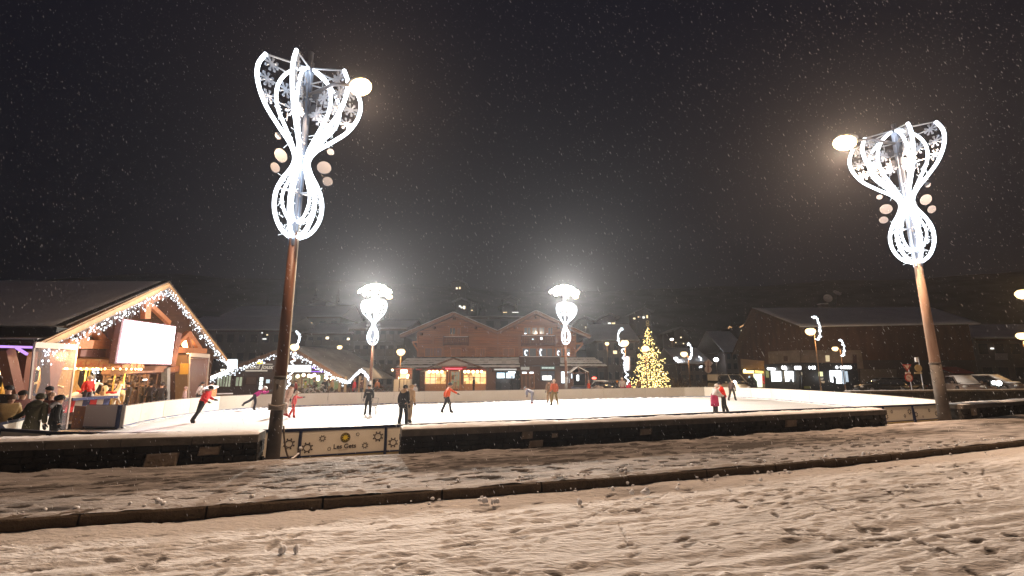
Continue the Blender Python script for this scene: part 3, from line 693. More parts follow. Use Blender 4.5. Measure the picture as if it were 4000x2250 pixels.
rail('lower_rail', pts1, -.055, -.055, .05, .035, NAVY, 0, .05); rail('lower_rail', pts0, -.055, -.055, .05, .035, NAVY, 0, .05)
rail('outer_kickboard', pts1, -.16, -.16, .02, .17, KICK, 0, .045); rail('outer_kickboard', pts0, -.16, -.16, .02, .17, KICK, 0, .045)
for pts in (pts0, pts1):
    for i, p in enumerate(pts):
        if pts is pts1 and i == 0: continue
        a = pts[max(i - 1, 0)]; b = pts[min(i + 1, len(pts) - 1)]; o = side(a, b); d = (b - a).normalized()
        m = M(); m.beam(p + o * .075 + V((0, 0, -.55)), p + o * .075 + V((0, 0, TOPN - .02)), .05, .05)
        m.prism([p + o * .10 + V((0, 0, -.35)) - d * .012, p + o * .10 + V((0, 0, TOPN - .05)) - d * .012, p + o * .115 + V((0, 0, TOPN - .12)) - d * .012, p + o * .15 + V((0, 0, -.35)) - d * .012], d * .024)
        obj('post', m, NAVY, rb)
p = V((-15.9, 18.75, 0)); m = M(); m.beam(p + V((0, 0, ICEZ)), p + V((0, 0, TOPF + .06)), .10, .10)
for z in (-.32, -.05, .2): m.octa(p + V((.06, -.05, z)), .025)
obj('post', m, NAVY, rb)
# ridge of scraped snow along the foot of the far boards
m = M(); ph = [q for q in catmull(P3(far), .22)]
for i in range(len(ph) - 1):
    p, q = ph[i], ph[i + 1]; o = side(p, q); r = .05 + .045 * rnd.random() ** 2
    m.ell((p.x - o.x * .07, p.y - o.y * .07, ICEZ + .01), (.18, .18, r * 1.0), 7, 5, 0, None, .18)
so = obj('snow_ridge', m, SNOW, smooth=True); so['kind'] = 'stuff'; tag(so, 'low ridge of scraped snow along the foot of the far boards', 'snow')
# print on the outer panels: rings of little leaf arrows, and the resort's sun mark
def flake_print(pn, o, d, c, r, mtl, ring=.55, n=8):
    m = M(); up = V((0, 0, 1)); e = o * .001
    def P(x, y): return c + d * x + up * y
    seg = 32
    for i in range(seg):
        a, b = 2 * PI * i / seg, 2 * PI * (i + 1) / seg
        w = .09 * r * (1 + .5 * math.cos(a * n)); w2 = .09 * r * (1 + .5 * math.cos(b * n)); R = ring * r
        m.prism([P(math.cos(a) * (R - .06 * r), math.sin(a) * (R - .06 * r)), P(math.cos(b) * (R - .06 * r), math.sin(b) * (R - .06 * r)), P(math.cos(b) * (R + w2), math.sin(b) * (R + w2)), P(math.cos(a) * (R + w), math.sin(a) * (R + w))], o * .003)
    if n and r > .06:
        for k in range(n):
            a = 2 * PI * (k + .5) / n; ca, sa = math.cos(a), math.sin(a)
            def Q(x, y): return P((ca * x - sa * y) * r, (sa * x + ca * y) * r)
            leaf = [Q(ring + .08, -.035), Q(ring + .16, -.14), Q(ring + .24, -.10), Q(ring + .33, -.16), Q(ring + .36, -.05), Q(ring + .47, 0), Q(ring + .36, .05), Q(ring + .33, .16), Q(ring + .24, .10), Q(ring + .16, .14), Q(ring + .08, .035)]
            cc = Q(ring + .22, 0)
            for i in range(len(leaf)): m.prism([cc, leaf[i], leaf[(i + 1) % len(leaf)]], o * .0031)
    return obj('snowflake_print', m, mtl, pn)
def text_mesh(name, s, size, origin, xdir, ydir, mtl, parent, thick=.006, align='CENTER', shear=0, offset=0):
    cu = bpy.data.curves.new('t', 'FONT'); cu.body = s; cu.size = size; cu.extrude = thick / 2; cu.align_x = align; cu.shear = shear; cu.offset = offset
    cu.resolution_u = 3
    t = bpy.data.objects.new('t', cu); COL.objects.link(t)
    dg = bpy.context.evaluated_depsgraph_get(); dg.update(); me = t.evaluated_get(dg).to_mesh()
    x, y = V(xdir).normalized(), V(ydir).normalized(); z = x.cross(y)
    m = M(); m.add([V(origin) + x * v.co.x + y * v.co.y + z * v.co.z for v in me.vertices], [list(p.vertices) for p in me.polygons])
    bpy.data.objects.remove(t); bpy.data.curves.remove(cu)
    return obj(name, m, mtl, parent)
def outer(pc, s, z):           # a point on a panel's printed face: s along 0..1, z height
    p, q, o, d, t, pn = pc; return p + (q - p) * s + o * .047 + V((0, 0, z))
for i, pc in enumerate(R1):
    p, q, o, d, t, pn = pc
    if i == 0:
        for s, z, r in ((.08, .12, .125), (.245, .30, .075), (.75, .10, .075), (.905, .28, .125)): flake_print(pn, o, d, outer(pc, s, z), r, DECAL)
        for s, z in ((.33, .07), (.655, .35)): flake_print(pn, o, d, outer(pc, s, z), .05, DECAL, .6, 0)
        c = outer(pc, .51, .295); m = M(); m.disc(c, .105, 28, o, 0, .004); obj('logo_disc', m, DECAL, pn)
        m = M()
        for k in range(9):
            a = 2 * PI * k / 9; b = a + .2; e = a - .2
            W2 = lambda ang, r: c + o * .0045 + d * (math.cos(ang) * r) + V((0, 0, math.sin(ang) * r))
            m.prism([W2(e, .05), W2(a, .077), W2(b, .05)], o * .004)
        m.disc(c + o * .0045, .046, 20, o, 0, .0046); obj('logo_sun', m, DECAL_Y, pn)
        m = M()
        for k in range(18):
            a = 2 * PI * k / 18; cc = c + o * .0045 + d * (math.cos(a) * .088) + V((0, 0, math.sin(a) * .088)); m.disc(cc, .006, 6, o, 0, .003)
        obj('logo_dots', m, DECAL_Y, pn)
        text_mesh('lettering', 'Les Gets', .135, outer(pc, .51, .065), d, (0, 0, 1), DECAL, pn, .004, offset=.0035)
        text_mesh('small_lettering', 'Portes du Soleil', .03, outer(pc, .49, .028), d, (0, 0, 1), mat('decal_grey', (.4, .33, .25)), pn, .004)
    elif i < 9 or i > 8:
        k = i % 2
        for s, z, r in (((.10, .13, .12), (.30, .30, .07), (.72, .12, .075), (.9, .27, .12)) if k else ((.12, .15, .12), (.36, .06, .06), (.62, .28, .075), (.88, .14, .11))): flake_print(pn, o, d, outer(pc, s, z), r, DECAL)
for i, pc in enumerate(R0):
    p, q, o, d, t, pn = pc
    if i >= len(R0) - 3 or i % 2:
        for s, z, r in ((.12, .13, .08), (.45, .10, .075), (.87, .22, .125)): flake_print(pn, o, d, outer(pc, s, z), r, DECAL)
# the loose white gate leaf and brown screen at the left entrance
g = thing('rink_gate', 'white gate leaf in dark frame standing open beside a brown screen', 'gate', (-17.3, 19.0, PLAZA))
a, b = onz(322, 1672, -.45), onz(478, 1673, -.45); a = V((a.x, a.y, 0)); k = 18.95 / a.y; a = V((a.x * k, 18.95, 0)); b = V((b.x * 18.8 / b.y, 18.8, 0))
m = M(); m.prism([a + V((0, 0, -.40)), b + V((0, 0, -.40)), b + V((0, 0, .43)), a + V((0, 0, .43))], (0, .04, 0)); obj('leaf', m, mat('gate_white', (.50, .44, .41), .5), g)
m = M(); m.beam(a + V((0, .02, .45)), b + V((0, .02, .45)), .05, .03); m.beam(a + V((0, .02, -.43)), b + V((0, .02, -.43)), .06, .05); obj('frame', m, NAVY, g)
a2 = a + V((-1.0, .55, 0)); m = M(); m.prism([a2 + V((0, 0, -.55)), a + V((-.05, .1, -.55)), a + V((-.05, .1, .38)), a2 + V((0, 0, .38))], (0, .04, 0)); obj('brown_screen', m, mat('brown_panel', (.16, .06, .02), .6, (.22, .09, .03), 3), g)
m = M()
for q in range(5): m.octa(a2 + (a - a2) * (.15 + .17 * q) + V((0, -.02, -.25 + .12 * (q % 3) * 1.6)), .05)
obj('star_print', m, mat('copper', (.35, .16, .05)), g)
# small white sledge chair on the ice beside the black-suited skater
p = ice(1456, 1617)
s = thing('skating_chair', 'small white skating aid chair with dark runners beside the black suit', 'skating aid', p)
m = M(); m.box(p + V((0, 0, .38)), (.40, .42, .05)); m.box(p + V((0, .2, .47)), (.36, .03, .14)); obj('seat', m, PVC, s)
m = M()
for sx in (-.17, .17):
    m.tube([p + V((sx, -.25, .08)), p + V((sx, -.18, .03)), p + V((sx, .3, .03))], .02, 6); m.beam(p + V((sx, -.1, .03)), p + V((sx, -.14, .36)), .05, .03); m.beam(p + V((sx, .18, .03)), p + V((sx, .2, .36)), .05, .03)
obj('runners', m, BLACK, s)
m = M(); m.tube([p + V((.17, .2, .4)), p + V((.2, .26, .85)), p + V((-.2, .26, .85)), p + V((-.17, .2, .4))], .015, 6); obj('push_bar', m, GREY, s)
# ------------------------------------------------------------------ walls along the pavement
def stone_wall(label, x0, x1, z, fy=wallY, h=.50, depth=.5, cop=.14, pale=(), off=0, group='stone seat walls along the pavement'):
    mid = (x0 + x1) / 2; w = thing('stone_wall', label, 'wall', (mid, fy(mid) + off, z), 0, group)
    S = M()
    def at(x, o, zz):
        d = V((1, (fy(x + .05) - fy(x - .05)) / .1, 0)).normalized(); return V((x, fy(x) + off, 0)) + V((-d.y, d.x, 0)) * o + V((0, 0, zz))
    hb = h - cop + z; zz = z - .25; rows = []
    while zz < hb - .02:
        rh = min(rnd.uniform(.09, .16), hb - zz); 
        if hb - zz - rh < .05: rh = hb - zz
        rows.append((zz, rh)); zz += rh
    # core, then the rubble facing: each stone its own lumpy face
    n = max(2, int((x1 - x0) / .8)); X = [x0 + (x1 - x0) * i / n for i in range(n + 1)]
    for a, b in zip(X, X[1:]): S.prism([at(a, .05, z - .3), at(b, .05, z - .3), at(b, .05, hb), at(a, .05, hb)], at(a, depth - .03, 0) - at(a, .05, 0))
    for zr, rh in rows:
        x = x0
        while x < x1 - .02:
            L = min(rnd.uniform(.12, .42), x1 - x); g_ = .008; dp = rnd.uniform(-.02, .02)
            f = [at(x + g_, .05, zr + g_), at(x + L - g_, .05, zr + g_), at(x + L - g_, .05, zr + rh - g_), at(x + g_, .05, zr + rh - g_)]
            o = at(x, 0, 0) - at(x, .06, 0); c = sum(f, V()) / 4
            fr = [c + (q - c) * rnd.uniform(.84, .97) + o * (.7 + dp * 20 * rnd.uniform(.6, 1.2)) for q in f]
            b = len(S.v); S.v += f + fr
            for i in range(4): S.f.append([b + i, b + (i + 1) % 4, b + 4 + (i + 1) % 4, b + 4 + i]); S.mi.append(0)
            S.f.append([b + 4, b + 5, b + 6, b + 7]); S.mi.append(0)
            x += L
    for xe, sg in ((x0, -1), (x1, 1)):          # rough wall ends
        for zr, rh in rows:
            y = .02
            while y < depth - .05:
                L = min(rnd.uniform(.12, .3), depth - y); p0 = at(xe, y, zr); p1 = at(xe, y + L, zr); dx = V((sg * rnd.uniform(.01, .05), 0, 0))
                S.prism([p0 + V((0, 0, .008)), p1 + V((0, 0, .008)), p1 + V((0, 0, rh - .008)), p0 + V((0, 0, rh - .008))], dx); y += L
    obj('stonework', S, STONE_D, w)
    for x, zf, L, H in pale:
        m = M(); f = [at(x - L / 2, -.005, z + zf), at(x + L / 2 * .9, -.005, z + zf + .01), at(x + L / 2, -.005, z + zf + H), at(x - L / 2 * .85, -.005, z + zf + H * .95)]
        o = at(x, -.035, 0) - at(x, 0, 0); c = sum(f, V()) / 4; fr = [c + (q - c) * .88 + o for q in f]; b = len(m.v); m.v += f + fr
        for i in range(4): m.f.append([b + i, b + (i + 1) % 4, b + 4 + (i + 1) % 4, b + 4 + i]); m.mi.append(0)
        m.f.append([b + 4, b + 5, b + 6, b + 7]); m.mi.append(0)
        obj('pale_stone', m, STONE_P, w)
    # coping slabs
    C = M(); L0 = 1.05; n = max(1, round((x1 - x0) / L0)); X = [x0 - .03 + (x1 - x0 + .06) * i / n for i in range(n + 1)]
    for a, b in zip(X, X[1:]):
        k = 3
        for i in range(k):
            p = a + .006 + (b - a - .012) * i / k; q = a + .006 + (b - a - .012) * (i + 1) / k
            lo, hi = hb + .002, hb + cop; jo = -.045
            vs = [at(p, jo, lo), at(q, jo, lo), at(q, jo, hi - .015), at(p, jo, hi - .015), at(p, jo + .02, hi), at(q, jo + .02, hi), at(p, depth + .03, hi), at(q, depth + .03, hi), at(p, depth + .03, lo), at(q, depth + .03, lo)]
            C.add(vs, [(0, 1, 2, 3), (3, 2, 5, 4), (4, 5, 7, 6), (6, 7, 9, 8), (0, 8, 9, 1), (0, 3, 4, 6, 8), (1, 9, 7, 5, 2)])
    obj('coping', C, COPING, w)
    # snow lying on the coping
    N = max(8, int((x1 - x0) / .05)); K = 7; m = M(); hi = hb + cop
    for i in range(N + 1):
        x = x0 - .02 + (x1 - x0 + .04) * i / N
        for j in range(K):
            t = j / (K - 1); o = -.035 + (depth + .055) * t
            hgt = .003 + (.045 + .03 * noise_at(x * 1.7, t * 2)) * (1 - abs(2 * t - 1) ** 3.5) + .018 * noise_at(x * 9, t * 6 + 3) * (j not in (0, K - 1))
            if i in (0, N): hgt *= .3
            m.v.append(at(x, o + .012 * noise_at(x * 6 + 9, j), hi + max(.002, hgt)))
    for i in range(N):
        for j in range(K - 1): m.f.append([i * K + j, (i + 1) * K + j, (i + 1) * K + j + 1, i * K + j + 1]); m.mi.append(0)
    b0 = len(m.v)
    for i in range(N + 1):
        for j in (0, K - 1): p = m.v[i * K + j].copy(); p.z = hi + .001; m.v.append(p)
    for i in range(N):
        m.f.append([i * K, b0 + 2 * i, b0 + 2 * i + 2, (i + 1) * K]); m.f.append([i * K + K - 1, (i + 1) * K + K - 1, b0 + 2 * i + 3, b0 + 2 * i + 1]); m.mi += [0, 0]
    obj('snow_cap', m, SNOW, w, True)
    return w
from mathutils import noise as _nz
def noise_at(a, b): return _nz.noise(V((a, b, 1.7)))
stone_wall('low dark rubble seat wall with snow on top, left of the brown pole', -17, -4.72, .10, pale=((-6.15, .0, .52, .24), (-5.45, .16, .35, .16)))
stone_wall('long dark rubble seat wall with snow on top between the two tall poles', -2.2, 11.65, .10, pale=((.33, .20, .26, .17), (.52, .02, .34, .15), (.95, .20, .14, .10), (3.2, .16, .32, .15), (7.7, .16, .42, .2)))
stone_wall('short dark rubble seat wall with snow on top right of the right pole', 15.9, 34, .12, pale=((16.6, .1, .35, .3),))
stone_wall('grey terrace wall with snow on top behind the right end of the rink', 23.6, 66, -.55, fy=lambda x: 32.0 + .20 * (x - 23.5), h=1.06, cop=.12, group=None)
# ------------------------------------------------------------------ lamps and light decorations
L_TUBE = glow('led_tube', (.86, .93, 1.0), 5.5)
L_TINSEL = glow('led_tinsel', (.86, .93, 1.0), 2.2, False)
L_BULB = glow('cool_bulb', (.85, .93, 1.0), 4.0, False)
L_WARM = glow('sodium_lens', (1, .66, .30), 26, False)
L_STREET = glow('street_lens', (1, .72, .36), 3.0, False)
L_FLOOD = glow('flood_lens', (1, .90, .72), 40, False)
ORN_D = mat('ornament_frosted', (.075, .082, .10), .4)
ORN = mat('ornament_white', (.50, .54, .62), .4)
WIRE = mat('wire', (.25, .27, .3), .5)
SILV = mat('silver_channel', (.30, .34, .42), .35, (.16, .19, .25), 4, metal=.7, stretch=(1, 1, .4))
def curve(P, step=.07):
    P = [V((r, 0, z)) for r, z in P]; return [(p.x, p.z) for p in catmull(P, step)]
OUT = curve([(.10, 0), (.30, .12), (.455, .42), (.475, .80), (.36, 1.15), (.20, 1.45), (.15, 1.70), (.28, 1.95), (.56, 2.20), (.88, 2.52), (1.07, 2.90), (1.10, 3.25), (.98, 3.56)])
IN2 = curve([(.11, 1.50), (.17, 1.85), (.38, 2.20), (.62, 2.58), (.68, 2.98), (.55, 3.36), (.32, 3.64), (.12, 3.80)])
IN1 = curve([(.06, .34), (.20, .40), (.31, .62), (.325, .86), (.22, 1.18), (.12, 1.5)])
def at_z(C, z): return min(C, key=lambda p: abs(p[1] - z))[0]
def snowflake(m, c, ex, ez, ey, r, n=8):
    for k in range(n):
        a = PI * 2 * k / n + .2; d = ex * math.cos(a) + ez * math.sin(a)
        m.beam(c + d * r * .18, c + d * r, r * .16, .03, up=ey); m.box(c + d * r * .92, (r * .3, .03, r * .3), 0, 0, Matrix((ex, ey, ez)).transposed())
    m.disc(c - ey * .02, r * .32, 10, ey, 0, .04)
def fin_points(C, az, h=0): return [V((r * math.cos(az), r * math.sin(az), z)) for r, z in C]
def make_deco(label, loc, rz, tk=1.0, nt=150):
    t = thing('light_decoration', label, 'light decoration', loc, rz, 'white vase-shaped light decorations on the poles'); W = WM[t.name]
    def put(m): m.v = [W @ p for p in m.v]; return m
    for az in (.50, -.50, 1.2, -1.2):
        ex = V((math.cos(az), math.sin(az), 0)); ey = V((-math.sin(az), math.cos(az), 0)); ez = V((0, 0, 1))
        for C, r in ((OUT, .040), (IN2, .034), (IN1, .026)):
            m = M(); m.tube(fin_points(C, az), r * tk, 7); obj('light_tube', put(m), L_TUBE, t, True)
        m = M()                                   # sparkling mesh between the tubes
        for q in range(nt):
            if rnd.random() < .5:
                z = rnd.uniform(.05, 1.45); r = rnd.uniform(at_z(IN1, z) if z > .36 else .05, at_z(OUT, z))
            else:
                z = rnd.uniform(1.5, 2.62); r = rnd.uniform(at_z(IN2, z) * .88, at_z(IN2, z) + (at_z(OUT, z) - at_z(IN2, z)) * rnd.random() ** 1.3 * (.25 if z > 2.3 else .9))
            p = ex * r + ez * z + ey * rnd.gauss(0, .03)
            if q % 3: m.octa(p, rnd.uniform(.008, .020))
            else: m.beam(p, p + V((rnd.gauss(0, .06), rnd.gauss(0, .06), rnd.gauss(0, .07))), .010, .010)
        o = obj('tinsel', put(m), L_TINSEL, t); o['kind'] = 'stuff'
        bars = [(ex * .08 + ez * (z + .05), ex * (at_z(OUT, z)) + ez * z, .022) for z in (3.42, 3.05, 2.68)] + [(ex * .05 + ez * 3.86, ex * .97 + ez * 3.56, .026), (ex * .05 + ez * .95, ex * .46 + ez * .92, .024)]
        for b0_, b1_, w_ in bars: m = M(); m.beam(b0_, b1_, w_, w_); obj('cross_bar', put(m), mat_once('bar_grey', (.45, .48, .53)), t)
        for z, r in ((3.4, .42), (3.05, .3), (2.75, .4)): m = M(); m.beam(ex * r + ez * z, ex * r + ez * (z - .35), .012, .012); obj('hanger', put(m), mat_once('bar_grey', (.45, .48, .53)), t)
        for z, r, s in ((3.42, .84, .14), (3.05, .50, .15), (3.05, .90, .14), (2.70, .32, .15), (2.70, .84, .13)):
            m = M(); snowflake(m, ex * r + ez * z, ex, ez, ey, s); obj('snowflake_ornament', put(m), ORN, t)
        for z, r, s in ((1.98, .56, .07), (1.60, .46, .14), (1.30, .55, .10), (3.15, .26, .11), (2.85, .22, .09)):
            if abs(az) < 1 and z < 1.99: continue
            m = M(); m.disc(ex * r + ez * z - ey * .02, s, 18, ey, 0, .04); obj('ornament_disc', put(m), ORN_D, t)
    return t
_MO = {}
def mat_once(n, c):
    if n not in _MO: _MO[n] = mat(n, c, .5)
    return _MO[n]
def tall_pole(label, foot, z_sleeve, z_brown, z_top, r0, deco_z, deco_rz, deco_label, arm=None, k=1.0, cat='lamp post', deco_k=1.0, skin=None):
    x, y, z = foot; t = thing('lamp_post', label, cat, foot, 0, 'tall poles carrying light decorations'); B = V(foot)
    m = M(); m.tube([B + V((0, 0, -.3)), B + V((0, 0, z_sleeve - z))], [r0, r0 * .87], 20); m.tube([B + V((0, 0, z_sleeve - z - .05)), B + V((0, 0, z_sleeve - z + .012))], r0 * .91, 20)
    obj('sleeve', m, SLEEVE, t, True)
    m = M(); m.tube([B + V((0, 0, z_sleeve - z + .01)), B + V((0, 0, z_brown - z))], [r0 * .84, r0 * .62], 20); obj('pole', m, skin or POLE_BR, t, True)
    m = M(); m.tube([B + V((0, 0, z_brown - z)), B + V((0, 0, z_top - z))], [r0 * .54, r0 * .42], 12)
    for a in range(4): m.beam(B + V((r0 * .52 * math.cos(a * PI / 2 + .5), r0 * .52 * math.sin(a * PI / 2 + .5), z_brown - z - .3)), B + V((r0 * .44 * math.cos(a * PI / 2 + .5), r0 * .44 * math.sin(a * PI / 2 + .5), z_top - z - .25)), .05 * k, .05 * k)
    obj('upper_channel', m, SILV, t)
    for zz in (z_brown - z, z_brown - z + .8 * k, z_brown - z + 2 * k, z_brown - z + 3.2 * k): m = M(); m.tube([B + V((0, 0, zz - .03)), B + V((0, 0, zz + .03))], r0 * .62, 14); obj('clamp', m, GREY, t)
    m = M(); m.tube([B + V((r0 * .84, .02, z_sleeve - z)), B + V((r0 * .62, .02, z_brown - z + .2))], .018 * k, 6); obj('cable', m, mat_once('cable_pale', (.5, .44, .36)), t)
    if arm:
        e = V(arm); s = B + V((0, 0, e.z - z + .25)); m = M(); m.tube([s, s + (e - s) * .5 + V((0, 0, .18)), e + (s - e).normalized() * .25 + V((0, 0, .08))], .04 * k, 8); obj('lamp_arm', m, GREY, t, True)
        d = (e - s); d.z = 0; d = d.normalized(); R3 = Matrix((d, V((-d.y, d.x, 0)), V((0, 0, 1)))).transposed()
        q = k * (1 if k == 1 else 1.3); m = M(); m.ell(e + V((0, 0, .13 * q)) + (s - e).normalized() * .1 * q, (.26 * q, .13 * q, .06 * q), 16, 8, 0, R3); h = obj('lamp_head', m, GREY, t, True)
        m = M(); m.ell(e, (.25 * q, .18 * q, .15 * q), 18, 10, 0, R3); obj('lens', m, L_WARM, h, True)
    place_deco(deco_label, (x, y, deco_z), deco_rz, deco_k)
    return t
DECO0 = {}
def place_deco(label, loc, rz, k):
    far = loc[1] > 25
    if far not in DECO0: DECO0[far] = o = make_deco(label, loc, rz, .55 if far else 1.0, 40 if far else 150)
    else: o = dup(DECO0[far], loc, rz, label)
    o.scale = (k, k, k); return o
PL = onz(1064, 1797, .08); PR = onz(3692, 1641, .08)
tall_pole('tall brown lamp post with grey sleeve in the gap left of the long wall', PL, 1.65, 4.62, 8.9, .130, 4.5, math.radians(-50), 'big white light vase on the pole nearest the market hall', arm=ony(1408, 340, 8.35), deco_k=1.03)
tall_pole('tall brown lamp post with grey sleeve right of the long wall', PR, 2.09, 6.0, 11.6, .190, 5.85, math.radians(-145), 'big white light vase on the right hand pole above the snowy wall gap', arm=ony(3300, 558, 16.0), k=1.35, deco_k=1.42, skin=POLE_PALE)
NEAR_K = 3.0
for e, p in ((ony(1408, 340, 8.35), 520), (ony(3300, 558, 16.0), 4000)):
    pst = [o for o in COL.objects if o.name.startswith('lamp_post')][0 if p == 520 else 1]
    lamp(pst, e + V((0, 0, -.26)), p * NEAR_K, (1, .665, .43), .12, math.radians(179), e + V((.0, -.1, -3)), .04)
# things tied to the left pole
P0 = [o for o in COL.objects if o.name == 'lamp_post'][0]
rp = thing('rope_ring', 'snowy rope tied round the brown pole sleeve', 'rope', PL + V((0, 0, .98)))
m = M()
for q in range(3): m.tube([PL + V((.143 * math.cos(a), .143 * math.sin(a), .95 + .03 * q + .01 * math.sin(a * 3 + q))) for a in [2 * PI * i / 18 for i in range(19)]], .022, 6)
obj('loop', m, mat('rope', (.25, .22, .2), .8), rp, True)
m = M()
m.tube([PL + V((.152 * math.cos(a), .152 * math.sin(a), 1.045)) for a in [2 * PI * i / 14 for i in range(10)]], .02, 6); obj('snow_on_rope', m, SNOW, rp, True)
m = M(); m.disc(PL + V((.02, -.121, 1.47)), .045, 18, V((.05, -1, -.01)), 0, .004); st = obj('sticker', m, mat('sticker', (.28, .26, .25)), P0)
hz = thing('hose', 'slack cable hanging from the brown pole sleeve to the barrier post, snow on it', 'cable', PL + V((.1, .1, .6)))
q0 = PL + V((.13, .05, .62)); q1 = outer(R1[0], .0, .02) + V((.02, -.06, 0)); pts = []
for i in range(17):
    t = i / 16; p = q0.lerp(q1, t); p.z -= .42 * math.sin(PI * t ** .8) * (1 - .25 * t); pts.append(p)
m = M(); m.tube(pts, .017, 8); m.tube([q1, q1 + V((.0, -.03, .07)), q1 + V((.05, -.03, .12))], .017, 8); obj('hose_body', m, mat('hose', (.12, .085, .055), .6), hz, True)
m = M(); m.tube([p + V((0, -.006, .014)) for p in pts[9:]], [.012 + .008 * math.sin(i * 1.3) ** 2 for i in range(len(pts[9:]))], 7); m.ell(q1 + V((.03, -.03, .12)), (.035, .03, .03), 8, 6); obj('snow_on_hose', m, SNOW, hz, True)
# floodlight poles beyond the far boards
def flood_pole(label, deco_label, u, Y, vtop, vdeco, vjoint, drz, side_lamp):
    p = ony(u, 1515, Y); foot = V((p.x, Y, PLAZA)); top = ony(u, vtop, Y).z; dz = ony(u, vdeco, Y).z; js = ony(u, vjoint, Y).z
    t = tall_pole(label, foot, js, dz + .2, top - .3, .15, dz, drz, deco_label, deco_k=.98)
    B = V((foot.x, Y, top)); m = M(); m.beam(B + V((-1.0, 0, -.1)), B + V((1.0, 0, -.1)), .08, .08); m.beam(B + V((0, 0, -.9)), B + V((0, 0, .9)), .06, .06); obj('light_bar', m, GREY, t)
    for i, (dx, dz_) in enumerate(((-1.10, .0), (-.66, .27), (-.22, .38), (.22, .38), (.66, .25), (1.08, -.05), (-.66, -.24), (.64, -.26), (.0, -.12))):  # heads multiplied and lenses enlarged so the cluster fills out the lamp glare
        c = B + V((dx, -.24, dz_)); R3 = Matrix.Rotation(math.radians(-38), 3, 'X') @ Matrix.Rotation(math.radians(dx * 30), 3, 'Z')
        m = M(); m.box(c, (.50, .16, .46), 0, 0, R3); m.beam(c + V((-.24, .1, 0)), B + V((dx * .9, 0, -.1)), .03, .03); h = obj('floodlight', m, BLACK, t)
        m = M(); m.ell(c + R3 @ V((0, -.09, 0)), (.27, .07, .25), 14, 7, 0, R3); obj('lens', m, L_FLOOD, h, True)
    lamp(t, B + V((0, -.75, -.25)), FLOOD_W, (1, .86, .68), .35)
    lamp(t, B + V((0, -.85, -.30)), FLOOD_S, (1, .90, .78), .35, math.radians(152), V((-6, 22, 0)) if u < 2000 else V((13, 24, 0)), .25)
    e = B + V((side_lamp, -.1, -.35)); m = M(); m.tube([B + V((0, 0, -.5)), e + V((0, 0, .15))], .03, 6); obj('lamp_arm', m, GREY, t)
    m = M(); m.ell(e, (.30, .22, .2), 12, 7); h = obj('lamp_head', m, GREY, t, True); m = M(); m.ell(e + V((0, -.03, -.05)), (.27, .22, .2), 12, 7); obj('lens', m, L_WARM, h, True)
    return t
FLOOD_W = 4200; FLOOD_S = 18500
flood_pole('floodlight pole behind the far boards between the restaurant and the kiosk', 'white light vase on the floodlight pole beside the restaurant porch', 1446, 36.0, 1140, 1347, 1484, -1.45, 1.15)
flood_pole('floodlight pole behind the far boards in front of the right chalet gable', 'white light vase on the floodlight pole before the chalet balcony', 2212, 39.8, 1142, 1345, 1470, -1.2, 1.0)
# ordinary street lamps
LAMPG = 'street lamps around the square'
def street_lamp(label, u, v, Y, watts=160, r=.36, base=PLAZA, arm=0, lens=None, col=(1, .56, .22)):
    p = ony(u, v, Y); foot = V((p.x + arm, Y, base)); t = thing('street_lamp', label, 'street lamp', foot, 0, LAMPG)
    m = M(); m.tube([foot, foot + V((0, 0, .9))], .075, 10); m.tube([foot + V((0, 0, .9)), V((foot.x, Y, p.z - .1))], [.055, .04], 10)
    if arm: m.tube([V((foot.x, Y, p.z - .15)), V((foot.x - arm * .5, Y, p.z + r * .9)), V((p.x, Y, p.z + r * .8))], .03, 8)
    obj('pole', m, mat_once('lamp_pole', (.20, .13, .085)), t, True)
    m = M(); m.lathe((p.x, Y, p.z), [(.05, -r * 1.1), (r * .5, -r * .80), (r * .25, -r * .75)], 14); obj('collar', m, GREY, t); m = M(); m.lathe((p.x, Y, p.z), [(r * .62, r * .72), (r * .5, r * .82), (r * .2, r * .93), (.03, r * 1.0)], 14); h = obj('lantern', m, GREY, t)
    m = M(); m.lathe((p.x, Y, p.z), [(r * .3, -r * .78), (r * .78, -r * .5), (r * 1.05, r * .02), (r * .98, r * .38), (r * .66, r * .71)], 16); obj('lens', m, lens or L_STREET, h, True)
    lamp(t, (p.x, Y - r - .16, p.z - r * .3), watts * 1.7, col, .1)
    return p
def crescent(label, c, r, k=1, flip=1, strand=None, n=60):
    t = thing('crescent_light', label, 'light decoration', c, 0, 'white crescent light decorations on street lamps')
    pts = []
    for i in range(24):
        a = math.radians(-110 + 215 * i / 23); pts.append(V(c) + V((flip * r * .42 * math.cos(a), -.05, r * math.sin(a))))
    m = M(); m.tube(pts, .03, 6); obj('wire_frame', m, L_TUBE, t)
    m = M()
    for i in range(n):
        q = pts[rnd.randrange(3, 24)]; m.octa(q + V((rnd.gauss(0, .05) * k, rnd.gauss(0, .06), rnd.gauss(0, .05) * k)), rnd.uniform(.030, .060) * k)
    b = obj('bulbs', m, L_BULB, t); b['kind'] = 'stuff'
    if strand:
        z0, z1, x = strand; m = M(); s = M(); q = []
        for i in range(70):
            f = i / 69; a = f * 40; q.append(V((c[0] + x * f + .11 * math.cos(a), c[1] - .05 + .11 * math.sin(a), z0 + (z1 - z0) * f)))
        m.tube(q, .012, 5); obj('wound_cable', m, WIRE, t)
        for p in q: s.octa(p + V((rnd.gauss(0, .03), -.03, rnd.gauss(0, .03))), rnd.uniform(.035, .075))
        b = obj('wound_bulbs', s, L_BULB, t); b['kind'] = 'stuff'
p = street_lamp('street lamp wound with white lights in front of the restaurant', 1151, 1357, 40, 220)
crescent('white crescent lights above the lamp in front of the restaurant', (p.x + .15, 39.9, p.z + .75), .62, 1, 1, (p.z - .5, .1, -.35))
street_lamp('small orange street lamp behind the restaurant roof', 1327, 1357, 66, 160, .34)
